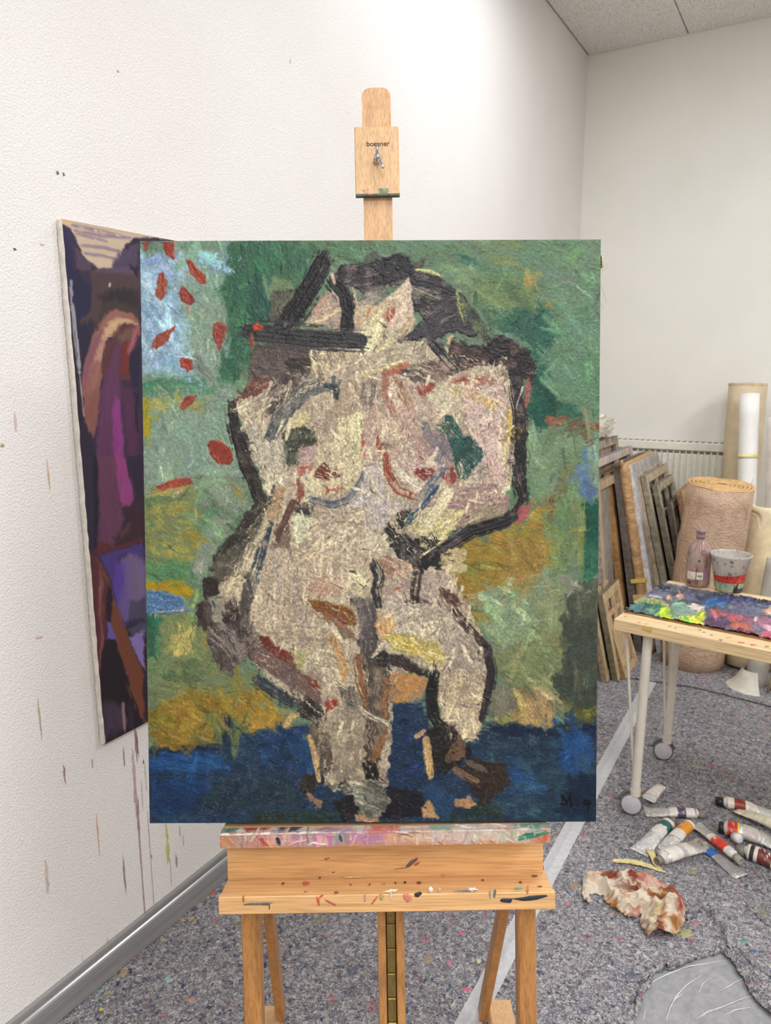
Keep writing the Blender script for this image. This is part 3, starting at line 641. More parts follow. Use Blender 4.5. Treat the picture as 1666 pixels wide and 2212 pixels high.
        S((206, 172, 88), 42, [(1010, 1260), (1000, 1400), (965, 1570)], dry=.24, h=1.2)
        P((218, 166, 40), 60, [(1030, 1390), (1060, 1358), (1098, 1390), (1080, 1440), (1035, 1480), (1015, 1460)], rough=3, h=1.6)
        D()
        P((200, 190, 190), 70, [(-10, 180), (120, 180), (180, 420), (300, 460), (120, 620), (-10, 620)], rough=7, c2=(188, 172, 160), jit=.1)
        P((216, 200, 178), 40, [(180, 90), (340, 140), (480, 60), (560, 200), (440, 300), (370, 380), (240, 290)], rough=6, c2=(196, 160, 150), m2=.32, h=1.1)
        P((186, 150, 140), 60, [(300, -10), (480, -10), (500, 120), (380, 160), (300, 80)], rough=6, jit=.16, dry=.12)
        P((132, 120, 126), 70, [(460, -20), (600, -10), (620, 140), (520, 200), (470, 100)], rough=6, jit=.2, dry=.1)
        S((162, 74, 58), 60, [(150, 110), (165, 240), (230, 350), (360, 405)], dry=.2, jit=.15)
        P((138, 50, 45), 10, [(330, 215), (400, 195), (485, 200), (490, 240), (420, 297), (370, 270)], rough=4, h=1.1)
        S((226, 212, 190), 40, [(260, 250), (340, 320), (390, 340)], dry=.2, h=1.3)
        P((36, 90, 84), 60, [(580, -20), (740, -20), (830, 90), (790, 170), (700, 285), (640, 275), (620, 120)], rough=4, jit=.16, h=1.1, c2=(56, 106, 94), m2=.35)
        P((150, 140, 130), 140, [(720, 250), (830, 150), (870, 260), (740, 330)], rough=5, jit=.2, c2=(206, 190, 170))
        P((162, 70, 58), 85, [(540, 200), (620, 185), (645, 300), (575, 330), (525, 260)], rough=6, c2=(140, 62, 56))
        P((206, 180, 168), 88, [(740, -20), (960, -20), (970, 330), (880, 330), (830, 90)], rough=5, jit=.1, c2=(196, 160, 150), m2=.3)
        S((172, 112, 100), 36, [(860, 160), (885, 310)], dry=.2)
        P((164, 128, 124), 170, [(590, 390), (720, 320), (900, 300), (1005, 420), (990, 510), (800, 570), (640, 620), (560, 490)], rough=6, c2=(180, 150, 138), m2=.36, jit=.13, h=1.)
        P((166, 152, 118), 170, [(690, 520), (980, 460), (1000, 510), (800, 570), (650, 610)], dry=.28)
        S((84, 98, 128), 66, [(560, 200), (440, 340), (360, 460), (320, 520)], dry=.26, c2=(170, 160, 160), m2=.36, jit=.2)
        P((150, 110, 112), 160, [(400, 460), (500, 430), (520, 480), (430, 490)], dry=.1)
        P((220, 206, 146), 145, [(280, 520), (450, 470), (720, 500), (640, 600), (560, 690), (400, 800), (370, 660), (240, 620)], rough=6, h=1.2, jit=.15, c2=(196, 180, 132), m2=.3)
        S((222, 210, 168), 76, [(590, 370), (500, 500), (430, 600)], dry=.14, h=1.2)
        S((42, 76, 128), 36, [(510, 330), (400, 470), (290, 590)], dry=.26, jit=.2)
        S((36, 84, 120), 34, [(330, 520), (290, 590)], dry=.15)
        P((46, 44, 46), 50, [(120, 620), (290, 480), (335, 500), (230, 640), (330, 690), (470, 660), (560, 720), (380, 900), (200, 790), (140, 700)], rough=8, c2=(84, 78, 76), m2=.26, jit=.22, h=1.)
        S((216, 200, 160), 30, [(560, 690), (480, 760), (400, 800)], dry=.25)
        S((46, 41, 45), 86, [(370, 870), (560, 740), (740, 630), (980, 560), (1075, 470), (1100, 350)], dry=.05, jit=.2, c2=(84, 74, 74), m2=.26)
        S((38, 36, 40), 118, [(1065, -30), (1055, 200), (1095, 380)], dry=.05, jit=.2, c2=(90, 70, 66), m2=.18)
        P((172, 92, 92), 60, [(1050, 560), (1080, 455), (1145, 455), (1125, 550), (1040, 595)], rough=7, dry=.12)
        P((42, 40, 44), 60, [(330, 850), (560, 750), (680, 790), (570, 910), (430, 890), (370, 930)], rough=12, dry=.12)
        P((196, 176, 130), 10, [(510, 780), (700, 760), (720, 930), (540, 940)], rough=12, dry=.3)
        P((204, 190, 164), 130, [(-10, 600), (130, 620), (200, 790), (90, 840), (-10, 790)], rough=6, jit=.14, h=1., c2=(180, 160, 140), m2=.3)
        P((168, 126, 106), 40, [(90, 810), (290, 840), (340, 900), (260, 1010), (140, 960)], rough=6, c2=(190, 160, 136), jit=.2)
        P((190, 168, 152), 80, [(130, 980), (560, 900), (600, 1120), (440, 1160), (130, 1140)], rough=8, jit=.18, c2=(166, 144, 132), m2=.4)
        S((46, 46, 51), 90, [(60, 860), (100, 960), (70, 1050), (95, 1150)], dry=.1, jit=.2)
        S((72, 60, 56), 86, [(360, 940), (345, 1040), (340, 1140)], dry=.18, jit=.25)
        S((60, 52, 51), 50, [(260, 1150), (350, 1110), (440, 1150)], dry=.2)
        S((184, 86, 64), 36, [(222, 1035), (240, 1038)])
        P((200, 186, 166), 140, [(130, 1120), (440, 1150), (560, 1130), (700, 1300), (820, 1450), (840, 1620), (540, 1620), (540, 1450), (200, 1330), (70, 1350), (70, 1200)], rough=6, c2=(172, 156, 140), m2=.36, jit=.15, h=1.)
        P((224, 206, 168), 70, [(280, 1340), (480, 1260), (525, 1310), (400, 1375)], rough=4, h=1.3, jit=.16)
        P((212, 166, 108), 80, [(70, 1210), (180, 1200), (212, 1290), (120, 1365), (70, 1350)], rough=5, h=1.2)
        P((208, 188, 106), 25, [(100, 1360), (240, 1325), (530, 1450), (545, 1560), (450, 1560), (200, 1450)], rough=5, h=1.3, jit=.18, c2=(192, 164, 80), m2=.3)
        S((72, 58, 56), 72, [(520, 1050), (640, 1230), (740, 1350), (840, 1450), (860, 1640)], dry=.24, jit=.22, c2=(200, 180, 140), m2=.16)
        S((92, 56, 54), 84, [(560, 1070), (660, 1150)], dry=.25)
        S((60, 50, 50), 86, [(150, 1510), (350, 1590)], dry=.1, jit=.2)
        P((48, 46, 50), 40, [(40, 1470), (130, 1470), (160, 1570), (60, 1570)], rough=8, dry=.1)
        P((106, 98, 98), 85, [(-10, 1120), (70, 1160), (60, 1450), (-10, 1620)], rough=6, jit=.22, c2=(80, 72, 74))
        F()
        P((92, 80, 72), 88, [(-10, 150), (110, 240), (170, 380), (150, 700), (70, 930), (-10, 960)], rough=7, c2=(130, 112, 94), m2=.36, jit=.22)
        P((60, 50, 50), 25, [(150, 210), (250, 210), (420, 330), (420, 370), (300, 330), (180, 290)], rough=5)
        P((48, 46, 48), 40, [(50, 180), (130, 180), (180, 320), (90, 280)], rough=8, dry=.1)
        P((198, 142, 84), 120, [(170, 320), (420, 370), (435, 450), (330, 540), (160, 540)], rough=7, c2=(142, 122, 104), m2=.42, jit=.15)
        P((208, 186, 148), 90, [(500, 330), (700, 80), (840, 190), (840, 330), (800, 560), (775, 740), (760, 810), (640, 760), (560, 710), (500, 520)], rough=6, c2=(170, 152, 132), m2=.38, jit=.15, h=1.1)
        P((190, 176, 156), 60, [(530, 100), (700, 60), (840, 200), (830, 340), (560, 340)], rough=8, dry=.1, c2=(160, 144, 130), h=1.1, jit=.16)
        P((208, 188, 106), 25, [(100, 80), (240, 50), (530, 130), (545, 250), (450, 275), (200, 170)], rough=5, h=1.3, jit=.18, c2=(192, 164, 80), m2=.3)
        S((54, 47, 51), 66, [(820, 150), (865, 330), (835, 480), (795, 660)], dry=.14, jit=.2)
        S((38, 35, 37), 100, [(475, 350), (450, 500), (460, 620), (530, 740)], dry=.06, jit=.2)
        P((44, 39, 37), 80, [(410, 720), (540, 680), (600, 690), (690, 900), (630, 1010), (440, 1040)], rough=8, dry=.28, h=1.)
        S((196, 160, 106), 60, [(410, 800), (420, 900), (440, 1060)], dry=.38)
        S((190, 152, 112), 40, [(340, 780), (400, 740)], dry=.35)
        S((40, 38, 40), 44, [(700, 860), (700, 930)], dry=.2)
        P((132, 98, 72), 110, [(610, 800), (645, 768), (685, 830), (685, 920), (560, 970), (520, 940)], rough=4, c2=(104, 80, 62))
        P((68, 52, 44), 30, [(590, 1020), (760, 940), (970, 980), (980, 1090), (850, 1240), (780, 1250), (720, 1120)], rough=8, c2=(46, 36, 34), m2=.42, jit=.2)
        S((128, 100, 80), 56, [(610, 1010), (680, 1050), (760, 1090)], dry=.16)
        S((96, 84, 72), 50, [(700, 960), (820, 1020)], dry=.25)
        S((142, 100, 68), 56, [(140, 390), (115, 560), (130, 660)], dry=.2, jit=.18)
        S((206, 190, 158), 40, [(-20, 610), (60, 660), (140, 680)], dry=.18, h=1.2)
        S((140, 96, 64), 60, [(50, 930), (90, 830), (130, 740)], dry=.25)
        S((18, 44, 96), 66, [(255, 670), (280, 672)], dry=.05)
        P((34, 34, 42), 30, [(120, 1130), (380, 1170), (410, 1300), (200, 1350), (100, 1350)], rough=10)
        P((142, 142, 126), 20, [(-10, 1080), (120, 1100), (160, 1200), (110, 1330), (-10, 1350)], rough=9, c2=(90, 88, 80), h=1.3, jit=.16)
        P((198, 152, 106), 80, [(370, 1270), (430, 1210), (500, 1340), (380, 1345)], rough=6, dry=.12)
        P((34, 72, 116), 50, [(370, 1130), (460, 1095), (625, 1200), (560, 1340), (490, 1340), (430, 1220)], rough=5)
        P((182, 136, 98), 15, [(610, 1225), (700, 1200), (760, 1262), (610, 1258)], dry=.25)
    figure()
    # ---- broken touches over everything, a second dragged layer, then the last crisp marks
    fm = s.fm; ed = np.zeros_like(fm)
    for dy, dx in ((7, 0), (-7, 0), (0, 7), (0, -7), (12, 5), (-12, 5), (5, -12)): ed |= np.roll(np.roll(fm, dy, 0), dx, 1) != fm
    s.dabs(1500, ln=(12, 36), wd=(3, 8), lum=.12, hue=.03, dry=.5, h=1., wander=.3, region=(470, 540, 1150, 1770))
    s.dabs(900, ln=(40, 100), wd=(8, 15), dry=.48, h=.5, wander=.3, tint=(118, 104, 94), where=fm)
    s.dabs(1500, ln=(26, 80), wd=(8, 16), dry=.44, h=1.1, wander=.3, tint=(244, 230, 192), where=fm)
    s.dabs(4200, ln=(8, 34), wd=(1.5, 4), dry=.48, h=.3, wander=.25, tint=(86, 72, 68), soft=2, where=fm)
    s.dmin = .43; s.halo = False; figure(); s.dmin = 0.; s.halo = True
    s.dabs(5000, ln=(6, 24), wd=(2, 6), dry=.5, h=.8, wander=1.2, tint=(48, 42, 42), soft=2, where=ed)
    s.dabs(1500, ln=(16, 46), wd=(5, 11), dry=.46, h=1.2, wander=.3, tint=(238, 222, 184), where=fm)
    s.dabs(2200, ln=(8, 26), wd=(1.5, 3.5), dry=.5, h=.3, wander=.25, tint=(80, 68, 64), soft=2, where=fm)
    s.brk = False
    K()
    S((36, 33, 37), 116, [(490, 80), (440, 190), (330, 350), (215, 490)], dry=.05, jit=.22, h=1.2, taper=.15, c2=(90, 84, 86), m2=.12)
    S((34, 32, 35), 78, [(565, 215), (630, 290), (645, 390), (630, 500)], dry=.03, jit=.2, h=1.3, taper=.1, c2=(96, 92, 94), m2=.12)
    S((66, 64, 65), 112, [(20, 520), (200, 540), (450, 565), (725, 580)], dry=.04, jit=.28, h=1.3, taper=.12, c2=(36, 34, 37), m2=.4)
    S((210, 184, 156), 24, [(545, 150), (565, 210)], dry=.1)
    A()
    red = lambda c, a, pts: P(c, a, pts, rough=4, soft=3, jit=.16, h=1.1, c2=(140, 70, 56), m2=.28)
    red((150, 74, 60), 80, [(75, 50), (125, 50), (120, 95), (95, 118)])
    red((164, 68, 52), 80, [(216, 55), (298, 50), (297, 178), (270, 172), (228, 110)])
    red((174, 72, 54), 50, [(375, 185), (410, 173), (522, 300), (522, 337), (480, 353), (390, 262)])
    red((168, 78, 52), 90, [(190, 275), (225, 268), (245, 340), (236, 440), (200, 457), (165, 430), (175, 330)])
    red((164, 62, 58), 60, [(330, 405), (350, 358), (425, 420), (432, 470), (395, 503), (340, 462)])
    S((186, 132, 124), 16, [(392, 495), (394, 565)], dry=.1)
    red((170, 84, 68), 130, [(300, 632), (308, 650), (240, 742), (170, 807), (138, 790), (155, 710), (230, 680)])
    red((166, 74, 60), 80, [(563, 630), (610, 618), (662, 660), (640, 720), (605, 828), (553, 700)])
    red((178, 66, 50), 50, [(320, 880), (350, 858), (412, 880), (417, 935), (380, 963), (330, 922)])
    red((168, 78, 58), 130, [(442, 1112), (430, 1162), (350, 1234), (333, 1200), (370, 1138)])
    red((202, 74, 46), 10, [(833, 645), (870, 620), (912, 652), (906, 674), (840, 684)])
    red((150, 80, 62), 80, [(818, 690), (850, 720), (840, 795), (813, 795)])
    red((164, 60, 46), 50, [(520, 1470), (540, 1433), (600, 1438), (665, 1490), (694, 1560), (660, 1606), (590, 1600), (545, 1560)])
    C(); red((178, 76, 60), 165, [(158, 310), (330, 250), (400, 255), (405, 290), (290, 320), (190, 345)])
    S((210, 176, 150), 30, [(280, 380), (330, 345)], dry=.3)
    F()
    ink = (14, 18, 30)
    for l in ([(1348, 1252), (1346, 1188)], [(1346, 1190), (1378, 1236), (1400, 1186), (1410, 1266)], [(1336, 1250), (1372, 1254)],
              [(1452, 1256), (1458, 1256)], [(1530, 1226), (1498, 1226), (1488, 1248), (1518, 1256), (1532, 1232)], [(1532, 1226), (1520, 1304)], [(1500, 1250), (1540, 1246)]):
        S(ink, 11, l, dry=0, jit=.05, h=.3, taper=0, soft=1.5)
    # ---- grain of the impasto
    g = smooth_noise(h, w, 3.2, 3.2, s.rng); g2 = smooth_noise(h, w, 7, 7, s.rng)
    lum = np.clip(g - .62, 0, 1) * 2.2 * np.clip(g2 * 1.8 - .5, 0, 1)
    tr = np.clip((.50 - s.n1 * .3 - g * .45 + .1 * (s.n4 - .5)) * 4, 0, 1)[..., None]
    s.col *= 1 - .16 * tr * np.clip(s.hgt[..., None] * 1.2, .25, 1)
    f1 = smooth_noise(h, w, 1.8, 1.8, s.rng) * .55 + smooth_noise(h, w, 3.6, 3.6, s.rng) * .45
    sm_ = s.col.sum(2); inf = ((s.X > 430) & (s.X < 1160) & (s.Y > 540)).astype(np.float32)
    m1 = np.clip((f1 - .60 + .30 * (s.n3 - .5) + .22 * (s.n4 - .5)) * 9, 0, 1) * inf * (sm_ > 330) * .22
    s.col = s.col * (1 - m1[..., None]) + np.array((88, 76, 70), np.float32) * m1[..., None]
    m2 = np.clip((.36 - f1 + .26 * (s.n3 - .5)) * 9, 0, 1) * inf * (sm_ < 240) * .28  # pale dry-brush flecks on the darks, with glints of the weave painted in
    s.col = s.col * (1 - m2[..., None]) + np.array((128, 118, 110), np.float32) * m2[..., None]
    s.col *= (1 + .14 * (smooth_noise(h, w, 2.4, 2.4, s.rng) - .5) + .12 * (s.n3 - .5))[..., None]
    gr = s.col.mean(2, keepdims=True); k = np.where((s.col[..., 1] > s.col[..., 0] * 1.04) & (s.col[..., 1] > s.col[..., 2] * 1.06), .76, .95)[..., None]
    s.col = gr * np.where(k < .8, .95, 1.) + (s.col - gr) * k
    bl = (s.col[..., 2] > s.col[..., 0] * 1.7)[..., None]; gb = s.col.mean(2, keepdims=True); s.col = np.where(bl, gb + (s.col - gb) * .82, s.col)
    sm_ = s.col.sum(2, keepdims=True); s.col *= (.74 + .26 * np.clip(sm_ / 290, 0, 1)) * (1 + .05 * np.clip((sm_ - 430) / 100, 0, 1))
    s.hgt = s.hgt * .8 + lum * 1.5 + .5 * f1 + .3 * s.n2
    return s
def paint_drapery(w, h):
    """the smooth dark canvas on the wall: only its left strip shows"""
    X, Y = homog([(139, 466), (503, 540), (534, 1449), (232, 1605)], h, w)
    s = Sheet(X, Y, (52, 34, 52), seed=3, k=1.0); P, S = s.P, s.S
    M = lambda: s.crop(100, 430, .2804); N = lambda: s.crop(100, 1000, .2938)
    M(); q = dict(rough=3, soft=4, jit=.03, h=.12)
    P((54, 40, 66), 80, [(120, 150), (760, 240), (2200, 240), (2200, 2300), (300, 2300)], **q)
    P((78, 58, 62), 90, [(360, 540), (2200, 560), (2200, 900), (740, 800), (740, 1000), (480, 900), (400, 1100), (330, 1300), (280, 900), (380, 700)], **q)
    P((66, 52, 50), 90, [(480, 700), (740, 680), (740, 900), (560, 860), (430, 950)], **q)
    P((38, 32, 66), 100, [(145, 190), (200, 190), (240, 260), (240, 480), (300, 580), (380, 690), (370, 860), (250, 960), (190, 760), (150, 400)], **q)
    P((52, 40, 76), 100, [(150, 195), (200, 190), (245, 270), (235, 420), (190, 300)], rough=3, soft=8, jit=.03, h=.1)
    P((84, 64, 84), 70, [(240, 330), (380, 490), (350, 560), (250, 520)], rough=5, soft=6, jit=.04, h=.1)
    P((96, 72, 96), 170, [(400, 540), (540, 510), (740, 500), (740, 580), (560, 560)], rough=4, soft=8, jit=.04, h=.1)
    P((208, 184, 160), 8, [(130, 120), (240, 140), (1000, 290), (720, 285), (640, 330), (600, 440), (540, 520), (430, 520), (330, 450), (280, 340), (220, 230), (160, 180)], **q)
    P((226, 190, 150), 8, [(130, 110), (240, 140), (236, 190), (140, 180)], **q)
    for l in ([(230, 180), (500, 240), (680, 290)], [(250, 225), (480, 270), (680, 285)], [(300, 340), (480, 360), (620, 395)], [(330, 400), (480, 430), (600, 465)], [(260, 250), (500, 310)]):
        S((158, 134, 148), 26, l, dry=.3, jit=.06, h=.1)
    P((30, 26, 48), 90, [(700, 285), (740, 290), (740, 600), (640, 480), (590, 470), (620, 400)], **q)
    P((80, 66, 92), 80, [(600, 400), (680, 340), (740, 330), (740, 500), (560, 500)], rough=5, soft=9, jit=.04, h=.1)
    P((44, 34, 44), 90, [(440, 740), (560, 700), (640, 690), (730, 700), (730, 830), (560, 760), (500, 790)], rough=5, soft=12, jit=.04, h=.1)
    P((40, 30, 44), 90, [(200, 720), (260, 940), (300, 1200), (330, 1640), (300, 1760), (240, 1640), (210, 1100)], **q)
    P((38, 32, 56), 90, [(250, 950), (400, 960), (350, 1250), (300, 1400)], rough=4, soft=16, jit=.03, h=.1)
    P((150, 100, 92), 110, [(480, 890), (560, 850), (700, 880), (740, 960), (740, 1050), (640, 960), (560, 1060), (490, 1060), (470, 1260), (430, 1560), (400, 1850), (330, 1730), (300, 1480), (330, 1240), (390, 1060)], rough=4, soft=5, jit=.06, h=.15)
    P((190, 140, 124), 100, [(470, 1080), (500, 1060), (480, 1180), (450, 1240), (390, 1240), (430, 1120)], rough=4, soft=8, jit=.05, h=.12)
    P((206, 168, 130), 10, [(500, 950), (560, 920), (660, 920), (720, 960), (640, 960), (570, 1010), (540, 1050), (450, 1080)], rough=4, soft=8, jit=.05, h=.12)
    P((140, 88, 100), 105, [(400, 1060), (470, 1000), (430, 1100), (370, 1280), (350, 1480), (310, 1480), (330, 1260)], rough=4, soft=8, jit=.05, h=.12)
    P((138, 86, 78), 100, [(310, 1500), (440, 1480), (420, 1740), (390, 1800), (330, 1700)], rough=4, soft=14, jit=.06, h=.12)
    P((92, 50, 54), 95, [(560, 1060), (600, 970), (690, 960), (730, 1000), (690, 1200), (680, 1400), (560, 1400), (460, 1400), (480, 1100)], rough=4, soft=6, jit=.05, h=.12)
    P((112, 84, 76), 90, [(580, 1050), (640, 990), (710, 1000), (690, 1080), (600, 1120)], rough=4, soft=10, jit=.05, h=.12)
    P((118, 44, 44), 95, [(620, 1110), (700, 1080), (660, 1360), (600, 1340)], rough=3, soft=6, jit=.05, h=.12)
    P((168, 92, 108), 105, [(700, 1000), (738, 990), (720, 1100), (680, 1200), (660, 1180)], rough=3, soft=5, jit=.05, h=.12)
    P((36, 30, 60), 90, [(690, 1180), (750, 1120), (750, 1460), (690, 1460), (675, 1300)], **q)
    P((98, 54, 90), 95, [(570, 1100), (600, 1080), (590, 1280), (600, 1500), (560, 2260), (410, 2260), (410, 1900), (450, 1500), (500, 1300)], rough=4, soft=6, jit=.05, h=.12)
    P((140, 58, 128), 92, [(560, 1520), (590, 1560), (620, 1800), (640, 2260), (570, 2260), (540, 1900), (540, 1640)], rough=3, soft=5, jit=.05, h=.12)
    P((84, 42, 76), 92, [(600, 1460), (680, 1460), (740, 1700), (740, 2260), (650, 2260), (640, 1900)], rough=4, soft=8, jit=.05, h=.12)
    P((34, 28, 52), 92, [(700, 1500), (720, 1800), (740, 1820), (740, 1500)], **q)
    P((44, 36, 56), 88, [(280, 1760), (330, 1740), (410, 1960), (420, 2260), (300, 2260)], **q)
    S((150, 146, 158), 30, [(220, 620), (225, 780), (245, 960)], dry=.42, jit=.05, h=.2)
    S((158, 154, 164), 36, [(230, 820), (250, 1000), (270, 1180), (285, 1340)], dry=.34, jit=.05, h=.2)
    S((164, 150, 158), 14, [(285, 1340), (300, 1500), (320, 1680)], dry=.25, jit=.05, h=.2)
    S((240, 226, 214), 9, [(522, 642), (517, 666)], dry=0)
    N()
    P((46, 40, 60), 90, [(280, -40), (400, -40), (420, 480), (370, 690), (330, 690), (310, 300)], **q)
    P((30, 28, 46), 90, [(370, -40), (405, -40), (415, 500), (380, 640), (385, 300)], **q)
    P((104, 60, 88), 90, [(405, -40), (540, -40), (570, 300), (600, 420), (520, 640), (410, 620), (420, 380)], rough=3, soft=6, jit=.05, h=.12)
    P((150, 66, 128), 95, [(540, -40), (610, -40), (665, 280), (640, 340), (580, 330), (550, 120)], rough=3, soft=5, jit=.05, h=.12)
    P((44, 34, 56), 95, [(610, -40), (740, -40), (740, 300), (660, 180)], **q)
    P((62, 38, 52), 40, [(600, 330), (680, 320), (740, 300), (740, 560), (540, 620), (520, 560), (640, 470)], rough=5, soft=12, jit=.05, h=.12)
    P((96, 62, 56), 150, [(560, 520), (640, 440), (640, 480), (580, 560)], rough=5, soft=8, jit=.05, h=.12)
    P((96, 44, 46), 90, [(410, 580), (520, 620), (740, 560), (740, 590), (400, 690), (370, 680)], rough=4, soft=6, jit=.05, h=.12)
    P((92, 48, 56), 88, [(330, 690), (410, 690), (480, 860), (470, 1200), (440, 1420), (420, 1600), (360, 1240)], rough=4, soft=6, jit=.06, h=.12)
    P((148, 92, 88), 86, [(420, 800), (440, 900), (440, 1200), (450, 1320), (420, 1500), (430, 1200), (410, 950)], rough=4, soft=6, jit=.05, h=.12)
    P((122, 70, 50), 70, [(410, 720), (440, 760), (500, 930), (560, 1080), (640, 1300), (740, 1560), (740, 1890), (700, 1840), (620, 1600), (570, 1450), (490, 1180), (520, 980), (440, 830)], rough=4, soft=5, jit=.05, h=.12)
    P((40, 28, 38), 90, [(485, 900), (510, 960), (510, 1080), (490, 1170), (460, 1080), (465, 980)], **q)
    P((78, 60, 128), 75, [(415, 680), (740, 600), (740, 720), (640, 660), (560, 700), (560, 1060), (500, 900)], rough=3, soft=6, jit=.05, h=.12)
    P((112, 92, 150), 80, [(560, 720), (640, 660), (760, 740), (760, 1200), (600, 1200), (540, 1050), (580, 880)], rough=4, soft=8, jit=.05, h=.12)
    P((122, 104, 142), 80, [(640, 700), (760, 760), (760, 1000), (640, 1030)], rough=4, soft=14, jit=.05, h=.12)
    P((92, 70, 160), 95, [(540, 740), (600, 760), (590, 960), (550, 1060), (510, 900)], rough=4, soft=10, jit=.05, h=.12)
    P((82, 76, 100), 100, [(640, 1030), (760, 1000), (760, 1260), (680, 1290), (620, 1240)], rough=4, soft=6, jit=.05, h=.12)
    P((52, 46, 72), 160, [(590, 1180), (650, 1150), (740, 1130), (740, 1170), (640, 1230)], rough=4, soft=6, jit=.05, h=.12)
    P((142, 122, 184), 60, [(640, 1290), (740, 1230), (745, 1520), (710, 1470)], rough=3, soft=5, jit=.05, h=.12)
    P((112, 90, 172), 70, [(475, 1170), (500, 1180), (570, 1380), (530, 1310), (470, 1300)], rough=3, soft=4, jit=.05, h=.12)
    P((36, 26, 34), 88, [(460, 1320), (530, 1300), (580, 1440), (640, 1640), (730, 1920), (440, 2060), (400, 1740), (430, 1500)], **q)
    P((70, 56, 76), 90, [(430, 1740), (540, 1760), (620, 1760), (640, 1920), (440, 2040)], rough=6, soft=16, jit=.08, h=.12)
    S((150, 118, 128), 24, [(590, 1760), (600, 1960)], dry=.25)
    S((108, 72, 60), 18, [(610, 1600), (680, 1800)], dry=.4)
    P((214, 200, 196), 90, [(440, 1980), (458, 1990), (462, 2040), (445, 2050)], rough=2, soft=3)
    s.hgt += .05 * s.n1
    return s

